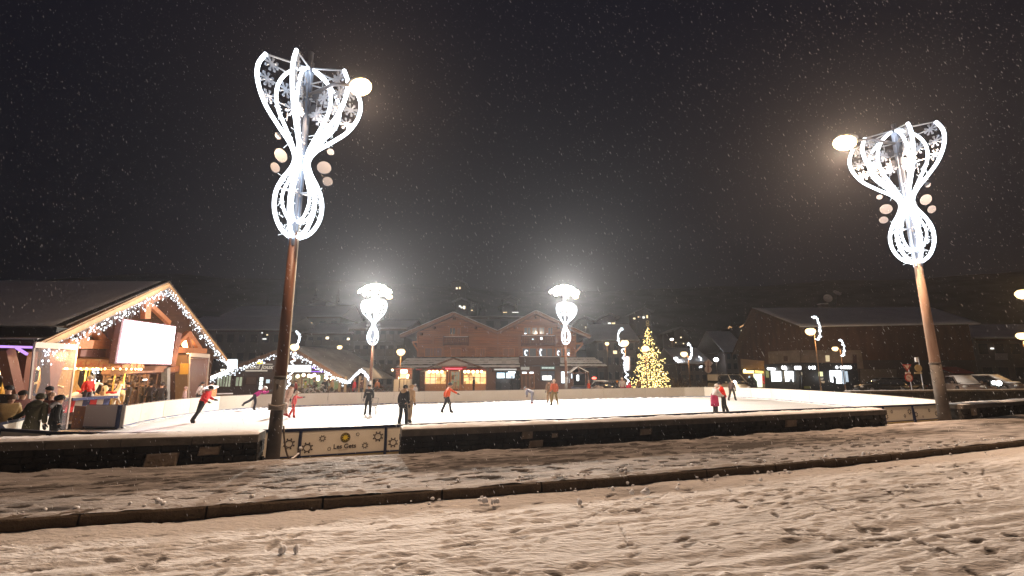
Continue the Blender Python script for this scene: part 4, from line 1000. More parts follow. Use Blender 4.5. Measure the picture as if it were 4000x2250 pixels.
street_lamp('street lamp beside the lit white kiosk', 1566, 1376, 46, 240, .42)
p = street_lamp('street lamp with a hanging white banner left of the Christmas tree', 2440, 1341, 45, 220, .40)
crescent('white crescent lights above the banner street lamp', (p.x - .30, 44.9, p.z + .55), .85, 1.1, -1, (p.z - .5, .1, .45))
street_lamp('street lamp standing in front of the Christmas tree', 2521, 1362, 44, 200, .36)
p = street_lamp('street lamp with white swirl right of the Christmas tree', 2672, 1384, 58, 180, .42, arm=.5)
crescent('white swirl lights on the lamp right of the Christmas tree', (p.x + .55, 57.9, p.z + .35), .95, 1.3, 1, None, 70)
p = street_lamp('street lamp on a pale pole in front of the black shopfront', 3166, 1296, 46, 260, .46, arm=.35)
crescent('large white hook of lights on the lamp before the barn', (p.x + .45, 45.9, p.z + .35), 1.15, 1.2, 1, None, 90)
p = street_lamp('small street lamp at the wall above the black shopfront', 3262, 1363, 54, 120, .32, arm=.6)
crescent('small white hook of lights right of the pale lamp pole', (p.x + .6, 53.9, p.z + .1), .95, 1.3, 1, None, 70)
street_lamp('upper orange street lamp cut by the right edge of the view', 3999, 1150, 30, 420, .42, base=0)
street_lamp('lower orange street lamp cut by the right edge of the view', 3993, 1313, 42, 300, .42, base=0)
street_lamp('distant small orange lamp between the chalet and the banner', 2371, 1343, 90, 90, .4, base=0)
street_lamp('distant dim lamp right of the Christmas tree top', 2624, 1326, 110, 50, .36, base=0, lens=glow('cool_lens', (1, .93, .8), 12, False))
street_lamp('distant white lamp above the two round signs', 2797, 1405, 100, 60, .5, base=0, lens=glow('cool_lens_b', (.95, .97, 1), 14, False), col=(.9, .95, 1))
crescent('far white star of lights left of the two round signs', ony(2733, 1414, 84), .9, 1.8, 1, None, 40)
street_lamp('distant dim white lamp low right of the swirl lights', 2640, 1401, 84, 60, .34, base=0, lens=glow('cool_lens_c', (.95, .97, 1), 14, False), col=(.9, .95, 1))
crescent('far white lights on the dark house at the right edge', ony(3838, 1362, 75), .8, 1.6, 1, None, 40)
# ------------------------------------------------------------------ market hall with the big screen
GA = V((-19.13, 18.3, 0)); GB = V((-24.4, 38.7, 0)); GT = (GB - GA).normalized(); GN = V((GT.y, -GT.x, 0)); UP = V((0, 0, 1))
if GN.x < 0: GN = -GN
RD = V((-1, -.02, 0))
gp = lambda u, v, o=0: onplane(u, v, GA + GN * o, GT)
hall = thing('market_hall', 'open timber market hall with snowy roof and lit gable facing the rink', 'market hall', (GA.x - 3, GA.y + 8, PLAZA))
apex, L0, LM, R0e = gp(645, 1104), gp(140, 1337), gp(234, 1277), gp(877, 1402)
LEN = 26
def roof_slab(name, a, b, ext, mtl, th=.22, nu=30, nv=40, amp=.05):
    m = M(); n = ((b - a).cross(ext)).normalized(); n = n if n.z > 0 else -n
    for i in range(nu + 1):
        for j in range(nv + 1):
            p = a + (b - a) * (i / nu) + ext * (j / nv); e = min(i, nu - i, j, nv - j)
            m.v.append(p + n * (th * (.55 + .45 * min(1, e / 1.5)) + amp * noise_at(p.x * .6 + p.z, p.y * .6) * (e > 0)))
    W = nv + 1
    for i in range(nu):
        for j in range(nv): m.f.append([i * W + j, (i + 1) * W + j, (i + 1) * W + j + 1, i * W + j + 1]); m.mi.append(0)
    bd = [(i, 0) for i in range(nu + 1)] + [(nu, j) for j in range(1, nv + 1)] + [(i, nv) for i in range(nu - 1, -1, -1)] + [(0, j) for j in range(nv - 1, 0, -1)]
    b0 = len(m.v)
    for i, j in bd: m.v.append(a + (b - a) * (i / nu) + ext * (j / nv))
    for k in range(len(bd)):
        i, j = bd[k]; i2, j2 = bd[(k + 1) % len(bd)]; m.f.append([i * W + j, i2 * W + j2, b0 + (k + 1) % len(bd), b0 + k]); m.mi.append(0)
    m.f.append([b0 + k for k in range(len(bd))]); m.mi.append(1)
    return m
ext = RD * LEN
m = roof_slab('s', apex + GN * .1, LM + GN * .1, ext, None, .16); rf = obj('roof', m, ROOFM, hall, True)
m = roof_slab('n', apex + GN * .1, R0e + GN * .1, ext, None, .16); obj('roof', m, ROOFM, hall, True)
# verge tiles, edge by edge
m = M()
for a, b in ((apex, LM), (apex, R0e)):
    n = 44
    for i in range(n):
        p = a + (b - a) * ((i + .5) / n); d = (b - a).normalized(); m.beam(p - d * .11 + GN * .06 + UP * .10, p + d * .13 + GN * .06 + UP * .065, .34, .05)
obj('verge_tile', m, TILE, hall)['kind'] = 'stuff'
# lower tiled roof and its dark gutter band
g0 = LM + UP * -.24 + GN * .0; m = M(); m.beam(g0 + GN * .1, g0 + GN * .1 + ext, .5, .42); obj('gutter_board', m, BLACK, hall)
lo0, lo1 = LM + UP * -.46 + (L0 - LM).normalized() * .25, L0 + UP * .05; m = M(); n = 7
for i in range(n):
    p = lo0 + (lo1 - lo0) * (i / n) + UP * .08; q = lo0 + (lo1 - lo0) * ((i + 1.12) / n) + UP * .02
    m.prism([p, q, q + ext, p + ext], (0, 0, -.07)); 
obj('lower_roof', m, TILE, hall)
m = M()
for i in range(n):
    p = lo0 + (lo1 - lo0) * ((i + .15) / n) + UP * .085; q = lo0 + (lo1 - lo0) * ((i + .60) / n) + UP * .06
    k = 40
    for j in range(k):
        if rnd.random() < .8: m.prism([p + ext * (j / k), q + ext * (j / k) - (q - p) * rnd.uniform(0, .5), q + ext * ((j + .96) / k) - (q - p) * rnd.uniform(0, .5), p + ext * ((j + .96) / k)], (0, 0, .03))
obj('snow_on_tiles', m, SNOW_ROOF, hall)
m = M(); e0 = L0 + UP * -.18 + GT * .3; m.beam(e0, e0 + ext, .3, .35); obj('eave_beam', m, DARKWOOD, hall)
# bargeboards, double
for a, b in ((apex, L0), (apex, R0e)):
    m = M(); m.beam(a + UP * -.16 + GN * .16, b + UP * -.16 + GN * .16, .07, .36); m.beam(a + UP * -.12 + GN * .22, b + UP * -.12 + GN * .22, .05, .16); obj('bargeboard', m, FASCIAW, hall)
# trusses and posts of the gable, set back a little
def tim(u0, v0, u1, v1, w=.3, h=.3, o=-.5, mtl=BEAMW, name='beam'):
    m = M(); m.beam(gp(u0, v0, o), gp(u1, v1, o), w, h); return obj(name, m, mtl, hall)
tim(255, 1343, 420, 1347, .3, .42); tim(672, 1366, 800, 1371, .3, .38); tim(352, 1278, 416, 1345); tim(310, 1335, 352, 1280, .25, .28)
tim(572, 1180, 568, 1245, .3, .4); tim(690, 1345, 735, 1300, .26, .3); tim(735, 1300, 780, 1365, .26, .34); tim(733, 1305, 746, 1365, .22, .22)
tim(585, 1190, 660, 1262, .22, .28); tim(640, 1150, 560, 1185, .25, .35)
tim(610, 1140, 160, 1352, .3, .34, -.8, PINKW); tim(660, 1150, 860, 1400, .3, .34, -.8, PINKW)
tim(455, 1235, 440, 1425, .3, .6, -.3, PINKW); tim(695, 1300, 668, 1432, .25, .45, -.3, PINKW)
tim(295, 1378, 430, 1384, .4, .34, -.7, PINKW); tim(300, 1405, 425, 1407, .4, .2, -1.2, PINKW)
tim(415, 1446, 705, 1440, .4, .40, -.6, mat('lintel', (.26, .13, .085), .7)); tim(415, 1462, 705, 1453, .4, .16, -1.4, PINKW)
for (u, v0, v1, w, mt) in ((651, 1437, 1560, .34, STEEL), (716, 1385, 1572, .75, mat('post_panel', (.36, .25, .14), .5)), (775, 1400, 1575, 1.2, mat('post_orange', (.32, .12, .045), .6))):
    m = M(); b = gp(u, v1, -.4); tt = gp(u - 3, v0, -.4); m.beam(V((b.x, b.y, PLAZA)), tt, w, .4, 0, GT); obj('post', m, mt, hall)
m = M(); m.beam(gp(722, 1420, -.05), gp(719, 1462, -.05), .55, .05, 0, GT); obj('yellow_poster', m, mat('poster_yellow', (.75, .52, .10), .5), hall)
for (a, b) in (((115, 1360), (75, 1640)), ((20, 1360), (75, 1600)), ((190, 1365), (195, 1640)), ((235, 1370), (150, 1620))):
    m = M(); p = gp(*a, -.6); q = gp(*b, -.6); m.beam(p, q, .34, .42); obj('brace_post', m, mat_once('brace_wood', (.20, .085, .05)), hall)
# clear weather screens at the corners
def sheet(name, us):
    m = M(); a, b, c, d = [gp(u, v, .3) for u, v in us]; m.prism([a, b, c, d], -GN * .02); s = obj(name, m, PLASTIC_SHEET, hall)
    f = M()
    for p, q in ((a, b), (b, c), (d, a)): f.beam(p, q, .05, .07)
    obj('frame', f, mat_once('sheet_frame', (.55, .48, .45)), s)
sheet('weather_screen', [(135, 1343), (301, 1352), (256, 1692), (100, 1690)]); sheet('weather_screen', [(742, 1380), (818, 1385), (802, 1562), (735, 1566)])
for a_, b_ in (((135, 1347), (300, 1356)), ((742, 1386), (816, 1392))): m = M(); m.beam(gp(*a_, .34), gp(*b_, .34), .06, .23); obj('screen_head_rail', m, mat_once('head_rail', (.62, .55, .52)), hall)
# inside: floor, back walls, stalls, warm lights
m = M(); q = [GA + GN * -.2, GB + GN * -.2, GB + RD * 22, GA + RD * 22]; m.prism([p + UP * (PLAZA + .01) for p in q], (0, 0, .03)); obj('floor', m, mat('hall_floor', (.12, .08, .06), .6, (.18, .13, .1), 3), hall)
m = M(); m.beam(GB + RD * 22 + UP * 1.5, GA + RD * 22 + UP * 1.5, .2, 5); m.beam(GB + RD * 1 + UP * 1.2 + GT * -.5, GB + RD * 22 + UP * 1.2, .2, 4.2); obj('back_wall', m, mat('hall_wall', (.085, .04, .022), .8, (.05, .024, .015), 2), hall)
for k, u, v, dist in ((0, 30, 1430, 4), (1, 95, 1400, 4.5), (2, 95, 1450, 5), (3, 195, 1440, 6), (4, 350, 1425, 6.5), (5, 730, 1345, .8)):
    p = gp(u, v, -dist); m = M(); m.ell(p, (.32, .32, .5) if k < 4 else .3, 10, 7); h = obj('hanging_lamp', m, glow('hall_lamp', (1, .72, .30), 9, False) if k == 0 else bpy.data.materials['hall_lamp'], hall, True)
    if k in (1, 3, 4): lamp(hall, p + V((.5, -.3, -.5)), 420, (1, .62, .28), .25)
lamp(hall, gp(330, 1392, .7), 170, (1, .50, .20), .2); lamp(hall, gp(748, 1392, .6), 130, (1, .50, .20), .2); lamp(hall, gp(600, 1232, .4), 60, (1, .52, .28), .2)
lamp(hall, gp(560, 1465, -5), 150, (1, .60, .33), .3); lamp(hall, gp(690, 1480, -4), 120, (1, .6, .34), .3); lamp(hall, gp(770, 1450, -2.0), 90, (1, .5, .2), .3)
glow('strip', (1, .93, .82), 7, False)
for u, v in ((560, 1484), (585, 1483), (628, 1482)):
    p = gp(u, v, -6); m = M(); m.beam(p, p + GT * 1.6, .1, .12); obj('strip_light', m, bpy.data.materials['strip'], hall)
for k_, (a_, b_) in enumerate(((gp(-20, 1353, .0), gp(130, 1357, .0)), (gp(64, 1358, -.2), gp(106, 1384, -.2)))): m = M(); m.beam(a_, b_, .06, .09); obj('violet_tube', m, glow('violet', (.62, .34, 1.0), 1.3) if not k_ else bpy.data.materials['violet'], hall)
for u, v in ((237, 1396), (735, 1383), (773, 1432), (762, 1448), (772, 1454), (740, 1462), (748, 1462), (769, 1475)):
    p = gp(u, v, -1.2); m = M(); m.ell(p, (.13, .13, .07), 8, 5); obj('spot_lamp', m, bpy.data.materials['hall_lamp'], hall, True)
# market stalls deep in the hall
for i, (u, d, c) in enumerate(((470, 5.5, (.16, .10, .07)), (545, 6, (.10, .075, .06)), (620, 5.5, (.2, .14, .1)), (690, 4, (.12, .08, .06)))):
    p = gp(u, 1520, -d); p.z = PLAZA; s = thing('market_stall', ['stall with brown goods behind the carousel poles', 'dark stall under the row of strip lights', 'stall with pale goods left of the metal post', 'small stall between the two right hall posts'][i], 'market stall', p)
    m = M(); m.box(p + V((0, 0, .5)), (2.0, 1.0, 1.0), .3); obj('counter', m, mat('stall_%d' % i, c, .7, tuple(x * 2 for x in c), 5), s)
    m = M()
    for q in range(60): m.box(p + V((rnd.uniform(-.95, .95), rnd.uniform(-.4, .4), 1.0 + rnd.uniform(.03, 1.2))), (rnd.uniform(.08, .3), .2, rnd.uniform(.08, .26)), rnd.uniform(0, 1), rnd.randrange(3))
    obj('goods', m, [mat_once('goods_a', (.45, .34, .26)), mat_once('goods_b', (.14, .09, .07)), mat_once('goods_c', (.3, .18, .1))], s)['kind'] = 'stuff'
    m = M(); 
    for sx in (-.95, .95):
        for sy in (-.45, .45): m.beam(p + V((sx, sy, 0)), p + V((sx, sy, 2.3)), .07, .07)
    m.prism([p + V((-1.1, -.6, 2.3)), p + V((1.1, -.6, 2.3)), p + V((1.1, .6, 2.6)), p + V((-1.1, .6, 2.6))], (0, 0, .06)); obj('stall_roof', m, mat_once('stall_canvas', (.32, .2, .14)), s)
# the giant LED screen hangs on the gable
sc = thing('led_screen', 'giant glaring white video screen hanging on the market hall gable', 'screen', gp(570, 1340, .35))
cs = [gp(u, v, .38) for u, v in ((487, 1250), (685, 1277), (666, 1421), (458, 1415))]
m = M(); m.prism(cs, GN * .02); obj('display', m, glow('screen_white', (1.0, .74, .84), 11), sc)
m = M(); cc = sum(cs, V()) / 4; m.prism([cc + (c - cc) * 1.06 - GN * .03 for c in cs], -GN * .25); obj('housing', m, mat('housing', (.16, .09, .1), .6), sc)
# icicle lights under the verges
def icicles(label, pts_pairs, n, drop, off, r0, r1, gname='white icicle light chains along eaves', dens=4):
    c0 = pts_pairs[0][0]; t = thing('icicle_lights', label, 'light chain', c0, 0, gname)
    w = M(); b = M()
    for a, q in pts_pairs:
        for i in range(n):
            p = a + (q - a) * ((i + rnd.random()) / n) + off; L = drop * rnd.uniform(.25, 1); w.beam(p, p + UP * -L, .012, .012)
            for k in range(dens): b.octa(p + V((rnd.gauss(0, .04), rnd.gauss(0, .04), -L * rnd.random())), rnd.uniform(r0, r1))
        w.beam(a + off, q + off, .02, .02)
    obj('cable', w, WIRE, t); o = obj('bulbs', b, L_BULB, t); o['kind'] = 'stuff'
icicles('white icicle lights along the market hall gable', [(apex, L0), (apex, R0e)], 80, .80, GN * .27 + UP * -.32, .016, .046, dens=3)
# ------------------------------------------------------------------ carousel under the hall
cc = V((-23.7, 23.9, PLAZA)); ca = thing('carousel', 'old fashioned carousel with glowing yellow canopy inside the hall', 'carousel', cc)
m = M(); m.lathe(cc, [(3.2, 0), (3.2, .42), (3.1, .48), (.2, .5)], 32); obj('platform', m, mat('carousel_floor', (.28, .16, .1), .6), ca)
m = M(); m.lathe(cc, [(.85, .48), (.75, 1.0), (.75, 2.4), (1.1, 2.75)], 16); obj('centre_drum', m, mat('drum', (.35, .22, .10), .5, (.5, .32, .14), 5), ca)
m = M(); m.lathe(cc + V((0, 0, 2.55)), [(3.3, .0), (3.35, .12), (3.3, .42), (1.6, .75), (.1, .95)], 32); cn = obj('canopy', m, mat('canopy_cream', (.62, .42, .2), .5, (.5, .2, .1), 2), ca)
m = M()
for i in range(40):
    a = 2 * PI * i / 40; p = cc + V((3.38 * math.cos(a), 3.38 * math.sin(a), 2.72)); m.box(p, (.05, .46, .34), a)
obj('rounding_board', m, mat('carousel_board', (.62, .42, .16), .5, (.5, .12, .06), 4), cn)
m = M()
for i in range(110): 
    a = 2 * PI * i / 110; r = 3.3 if i % 2 else 2.2; m.octa(cc + V((r * math.cos(a), r * math.sin(a), 2.50)), .06)
o = obj('bulbs', m, glow('carousel_bulb', (1, .78, .36), 9, False), cn); o['kind'] = 'stuff'
m = M(); m.lathe(cc + V((0, 0, 2.46)), [(3.1, 0), (1.0, .06)], 24); obj('lit_ceiling', m, glow('carousel_ceiling', (1, .66, .24), 2.6), cn)
HC = [(.62, .56, .45), (.5, .36, .2), (.66, .62, .56), (.42, .26, .14)]
for i in range(11):
    a = 2 * PI * i / 11 + .15; p = cc + V((2.6 * math.cos(a), 2.6 * math.sin(a), .48)); t = V((-math.sin(a), math.cos(a), 0)); r = V((math.cos(a), math.sin(a), 0)); R3 = Matrix((t, r, UP)).transposed(); h = .62 + .14 * math.sin(i * 2.1)
    m = M(); m.tube([p, p + V((0, 0, 2.1))], .03, 8); pl = obj('brass_pole', m, mat_once('brass', (.72, .48, .10)), ca, True)
    m = skin_shape([p + UP * h - t * .42, p + UP * (h + .03) - t * .1, p + UP * (h + .06) + t * .28, p + UP * (h + .35) + t * .46, p + UP * (h + .58) + t * .55, p + UP * (h + .46) + t * .78,
                    p + UP * (h - .25) + t * .42 + r * .1, p + UP * (h - .42) + t * .62 + r * .1, p + UP * (h - .25) + t * .38 - r * .1, p + UP * (h - .50) + t * .30 - r * .1,
                    p + UP * (h - .22) - t * .48 + r * .1, p + UP * (h - .5) - t * .62 + r * .1, p + UP * (h - .22) - t * .44 - r * .1, p + UP * (h - .52) - t * .5 - r * .1, p + UP * (h - .1) - t * .7],
                   [(0, 1), (1, 2), (2, 3), (3, 4), (4, 5), (2, 6), (6, 7), (2, 8), (8, 9), (0, 10), (10, 11), (0, 12), (12, 13), (0, 14)], [.17, .17, .17, .11, .095, .05, .06, .035, .06, .035, .075, .035, .075, .035, .04], 1, 1)
    ho = obj('wooden_horse', m, mat_once('horse_%d' % (i % 4), HC[i % 4]), ca, True)
    m = M(); m.box(p + UP * (h + .18) - t * .05, (.3, .34, .10), 0, 0, R3); obj('saddle', m, mat_once('saddle_%d' % (i % 2), ((.5, .03, .03), (.05, .06, .3))[i % 2]), ho)
bo = V((-20.55, 22.2, PLAZA + .5)); m = M()
for i in range(6):
    t0 = -1.1 + i * .37; m.prism([bo + V((.1 + .12 * math.cos(t0), t0, 0)), bo + V((.1 + .12 * math.cos(t0 + .35), t0 + .36, 0)), bo + V((.25, t0 + .36, .55)), bo + V((.25, t0, .55))], (-.9, 0, 0), i % 3)
obj('striped_boat', m, [mat_once('boat_red', (.6, .03, .03)), mat_once('boat_white', (.75, .7, .66)), mat_once('boat_navy', (.03, .04, .12))], ca)
m = M(); m.beam(bo + V((.1, -1.2, .6)), bo + V((.1, 1.2, .6)), .9, .12); obj('boat_rim', m, mat_once('boat_navy', (.03, .04, .12)), ca)
p = gp(365, 1500, -3.5)
ch = thing('light_column', 'column wound with white lights beside the carousel', 'light chain', p); w = M(); b = M(); w.tube([V((p.x, p.y, 0)), V((p.x, p.y, 2.2))], .06, 8)
for i in range(70): b.octa(V((p.x, p.y, rnd.uniform(.1, 2.2))) + V((rnd.gauss(0, .1), rnd.gauss(0, .1), 0)), rnd.uniform(.03, .06))
obj('mast', w, WIRE, ch); obj('bulbs', b, L_BULB, ch)['kind'] = 'stuff'
lamp(ca, cc + V((2.4, -1.4, 2.2)), 130, (1, .68, .30), .3); lamp(ca, cc + V((2.2, 1.8, 2.2)), 110, (1, .68, .3), .3)
# ------------------------------------------------------------------ restaurant with light chains
RY = 46.0
r = lambda u, v, dy=0: ony(u, v, RY + dy)
rs = thing('restaurant', 'low gabled restaurant with white light chains and lit signs', 'restaurant', (r(1080, 1500).x, RY + 4, PLAZA))
A_, L_, R_ = r(1132, 1352), r(812, 1474), r(1352, 1484); BK = V((2.4, 9.5, 0))
A_.y = L_.y = R_.y = RY
obj('roof', roof_slab('l', A_, L_, V((2.0, 13, 0)), None, .2, 16, 16), ROOFT, rs, True)
obj('roof', roof_slab('r', A_ + V((.06, 0, 0)), R_, BK, None, .2, 16, 16), ROOFT, rs, True)
m = M(); m.beam(A_ + V((0, -.12, -.12)), L_ + V((0, -.12, -.12)), .08, .42); m.beam(A_ + V((0, -.12, -.12)), R_ + V((0, -.12, -.12)), .08, .42); obj('bargeboard', m, mat_once('rest_fascia', (.16, .085, .05)), rs)
def wallpoly(name, pts, mtl, parent, th=.2, y=None):
    m = M(); m.prism(pts, (0, th, 0)); return obj(name, m, mtl, parent)
g = lambda u, v, dy=.6: r(u, v, dy)
zb = PLAZA
def drop(p, z=PLAZA): return V((p.x, p.y, z))
wallpoly('gable_wall', [drop(g(838, 1470)), drop(g(1330, 1470)), g(1330, 1478), g(1132, 1362), g(838, 1468)], mat_once('rest_wall', (.075, .045, .035)), rs)
def rect(u0, v0, u1, v1, Y, mtl, name, parent, th=.06, fn=None, label=None):
    a, b, c, d = [ony(u, v, Y) for u, v in ((u0, v1), (u1, v1), (u1, v0), (u0, v0))]
    for q in (a, b, c, d): q.y = Y
    m = M(); m.prism([a, b, c, d], (0, th, 0)); return obj(name, m, mtl, parent, label=label)
def window(u0, v0, u1, v1, Y, pane, parent, frame=None, bars=(1, 1), fw=.09, name='window'):
    a, c = ony(u0, v1, Y), ony(u1, v0, Y); x0, x1, z0, z1 = a.x, c.x, a.z, c.z
    m = M(); m.span(x0 - fw, x1 + fw, Y - .06, Y + .06, z0 - fw, z0); m.span(x0 - fw, x1 + fw, Y - .06, Y + .06, z1, z1 + fw); m.span(x0 - fw, x0, Y - .055, Y + .055, z0, z1); m.span(x1, x1 + fw, Y - .055, Y + .055, z0, z1)
    for i in range(1, bars[0]): x = x0 + (x1 - x0) * i / bars[0]; m.span(x - .03, x + .03, Y - .04, Y + .02, z0, z1)
    for i in range(1, bars[1]): z = z0 + (z1 - z0) * i / bars[1]; m.span(x0, x1, Y - .045, Y + .015, z - .03, z + .03)
    f = obj(name, m, frame or DARKWOOD, parent)
    m = M(); m.span(x0, x1, Y + .02, Y + .05, z0, z1); obj('pane', m, pane, f); return f
WARM_SHOP = glow('warm_shop', (1, .66, .25), 1.5, True, ((1.4, 1, 2.2), [(.30, .12, .03), (1, .62, .2), (.95, .72, .35), (.55, .28, .07), (1, .8, .45)]))
DIM_SHOP = glow('dim_shop', (1, .6, .3), .38, True, ((1.6, 1, 1.8), [(.25, .10, .04), (.8, .5, .25), (.4, .5, .2), (.7, .65, .5)]))
GREEN_SHOP = glow('pale_shop', (.85, .9, .65), .55, True, ((2.2, 1, .7), [(.6, .65, .40), (.9, .95, .7), (.35, .4, .25), (1, 1, .85)]))
COOL_SHOP = glow('cool_shop', (.85, .93, 1), 3.0, True, ((1.2, 1, 1.6), [(.75, .88, 1), (1, 1, 1), (.6, .8, 1), (1, .98, .95)]))
WHITE_SIGN = glow('white_sign', (1, 1, .97), 4.5)
Yf = RY + .5
window(846, 1465, 905, 1510, Yf, GREEN_SHOP, rs, None, (5, 1)); window(919, 1473, 948, 1508, Yf, GREEN_SHOP, rs, None, (2, 1))
window(1010, 1474, 1030, 1522, Yf, glow('door_light', (.9, 1, .95), 2.0), rs, None, (1, 3), .06, 'door'); window(1038, 1482, 1056, 1497, Yf, glow('menu_light', (.8, .95, 1), .9), rs)
window(1116, 1462, 1330, 1522, Yf, DIM_SHOP, rs, None, (7, 1)); window(962, 1474, 1003, 1500, Yf, mat_once('dim_brown_pane', (.12, .07, .05)), rs)
sg = thing('shop_sign', 'dark shop sign with cream script lettering under the restaurant gable', 'sign', r(1008, 1440, .2)); rect(940, 1422, 1062, 1454, RY + .35, mat_once('sign_dark', (.05, .035, .03)), 'board', sg, .08)
CREAM = glow('cream_letters', (.9, .76, .6), .55); p = ony(1006, 1441, RY + .3)
text_mesh('lettering', 'Grand Joux', .66, p, (1, 0, 0), (0, 0, 1), CREAM, sg, .05, shear=.25, offset=.012); rect(958, 1445, 1044, 1451, RY + .28, CREAM, 'underline', sg, .04)
rect(935, 1421, 1064, 1424, RY + .25, CREAM, 'trim_strip', sg, .05)
sg = thing('shop_sign', 'small sign with block capitals over the pale barred windows', 'sign', r(880, 1458, .2)); text_mesh('lettering', 'CREPER', .46, ony(882, 1465, RY + .3), (1, 0, 0), (0, 0, 1), glow('grey_letters', (.8, .7, .6), .35), sg, .05, offset=.015); rect(846, 1455, 922, 1468, RY + .36, mat_once('sign_dark', (.05, .035, .03)), 'board', sg, .06)
lampb = thing('sign_lamp', 'warm strip lamp over the block capitals sign', 'lamp', r(884, 1447, .1)); rect(862, 1442, 908, 1452, RY + .2, glow('strip_warm', (1, .92, .7), 3.0), 'diffuser', lampb, .12)
sb = thing('light_box', 'square white light box at the left restaurant eave', 'sign', r(908, 1422, -.3)); rect(890, 1404, 925, 1440, RY - .35, glow('lightbox', (.86, .97, 1), 4.5), 'face', sb, .05); rect(888, 1402, 927, 1442, RY - .28, GREY, 'case', sb, .2)
sb = thing('light_box', 'long glaring white sign box on the restaurant front', 'sign', r(1165, 1438, .1)); rect(1112, 1427, 1213, 1452, RY + .18, WHITE_SIGN, 'face', sb, .05); rect(1110, 1425, 1215, 1454, RY + .24, GREY, 'case', sb, .22)
sb = thing('light_box', 'small yellow and blue oval sign above the script sign', 'sign', r(1015, 1415, .1)); m = M(); q = ony(1015, 1416, RY + .1); m.ell(q, (.36, .08, .15), 14, 7); obj('yellow_oval', m, glow('yellow_oval', (1, .80, .02), 1.3), sb); m = M(); m.ell(q + V((.0, .12, .1)), (.46, .06, .16), 14, 7); obj('blue_back', m, mat_once('blue_back', (.1, .14, .4)), sb)
nb = thing('neon_strip', 'violet neon lines right of the long white sign box', 'sign', r(1240, 1443, .1)); m = M()
for a, b in (((1216, 1432), (1235, 1432)), ((1216, 1451), (1262, 1452)), ((1222, 1438), (1232, 1439))): m.beam(ony(*a, RY + .2), ony(*b, RY + .2), .06, .09)
obj('neon_tube', m, glow('neon_violet', (.35, .10, 1), 1.3), nb)
glow('terrace_globe', (1, .84, .58), 4, False)
for u, v in ((1120, 1472), (1163, 1470), (1186, 1465), (1207, 1468), (1217, 1470), (1228, 1465), (1243, 1473), (1243, 1482), (1275, 1465), (1274, 1478), (1296, 1480)):
    q = ony(u, v, RY - .2); tl = thing('terrace_lamp', 'warm round lamp hung in the row over the restaurant terrace', 'lamp', q, 0, 'terrace lamps of the restaurant'); m = M(); m.ell(q, (.19, .19, .19), 8, 6); obj('globe', m, bpy.data.materials['terrace_globe'], tl, True); m = M(); m.beam(q + V((0, 0, .17)), q + V((0, .1, .5)), .015, .015); obj('flex', m, WIRE, tl)
lamp(tl, ony(1200, 1476, RY - 1.2), 160, (1, .70, .40), .3); lamp(tl, ony(1290, 1478, RY - 1.2), 90, (1, .72, .42), .3)
dv = V((0, -.2, -.24)); icicles('white icicle lights on the left restaurant eave', [(L_ + V((.3, 0, .0)), A_)], 62, .62, dv, .024, .056, dens=3)
icicles('white icicle lights on the right restaurant eave', [(A_, R_)], 50, .64, dv, .024, .056, dens=3)
m = M(); m.beam(L_ + V((.1, -.22, -.2)), r(912, 1440, -.2), .05, .30); t = thing('light_strip', 'white glowing strip along the lowest left part of the restaurant eave', 'light chain', L_); obj('tube', m, glow('strip_cool', (.86, .96, 1), 4), t)
po = thing('porch', 'small gabled porch with white lights at the right of the restaurant', 'porch', drop(r(1405, 1500, -2.5)))
PY = RY - 2.5; pa, plo, pro = ony(1413, 1436, PY), ony(1362, 1486, PY), ony(1450, 1480, PY)
for q in (plo, pro): obj('roof', roof_slab('p', pa, q, V((.3, 2.6, 0)), None, .12, 8, 8, .02), ROOFT, po, True)
for u in (1330, 1352, 1408, 1428, 1452): m = M(); a = ony(u, 1460, PY + .3); m.beam(drop(a), ony(u, 1470, PY + .3), .2, .2); obj('post', m, mat_once('porch_post', (.36, .24, .13)), po)
m = M(); a = ony(1362, 1490, PY + .5); b = ony(1400, 1490, PY + .5); m.span(a.x - .9, b.x - .7, PY + .4, PY + .5, PLAZA, PLAZA + .95); obj('front_panel', m, DARKWOOD, po)
wallpoly('side_wall', [drop(ony(1430, 1500, PY + 1)), drop(ony(1446, 1500, PY + 1)), ony(1446, 1470, PY + 1), ony(1430, 1465, PY + 1)], mat_once('porch_white', (.45, .43, .42)), po)
icicles('white icicle lights round the small porch gable', [(plo, pa), (pa, pro), (ony(1325, 1474, PY), plo)], 26, .35, V((0, -.12, -.08)), .03, .07)
for i, (u, v, Y, s, l) in enumerate(((1215, 1520, 39.5, 1.2, 'snow dusted round bush on the restaurant terrace'), (1262, 1522, 40, .8, 'small snow dusted bush right of the round bush'), (1318, 1510, 41, .7, 'dark potted conifer at the restaurant posts'), (1478, 1515, 42, 1.0, 'bare brown bush right of the porch'))):
    q = ony(u, v, Y); q.z = PLAZA; b = thing('bush', l, 'bush', q)
    m = M()
    for k in range(260):
        d = V((rnd.gauss(0, .5), rnd.gauss(0, .4), abs(rnd.gauss(0, .5)))) * s; d.z = min(d.z, 1.1 * s); c = q + d; e = V((rnd.gauss(0, 1), rnd.gauss(0, 1), rnd.gauss(0, 1))).normalized() * .14 * s; f = e.orthogonal().normalized() * .07 * s
        m.add([c - e, c + f, c + e, c - f], [(0, 1, 2, 3)], k % 2)
    obj('foliage', m, [mat_once('bush_dark', (.05, .042, .03)), mat_once('bush_snow', (.34, .31, .30)) if i != 3 else mat_once('bush_brown', (.14, .065, .035))], b)
    m = M(); m.tube([q, q + V((0, 0, .6 * s))], .05, 6)
    if i == 2: m.lathe(q, [(.2, 0), (.3, .4)], 10)
    obj('stem', m, mat_once('bush_stem', (.2, .07, .04)), b)
hs = thing('bird_table', 'little wooden box with thick white snow roof beside the left boards', 'garden box', (ony(830, 1540, 30).x, 30, PLAZA))
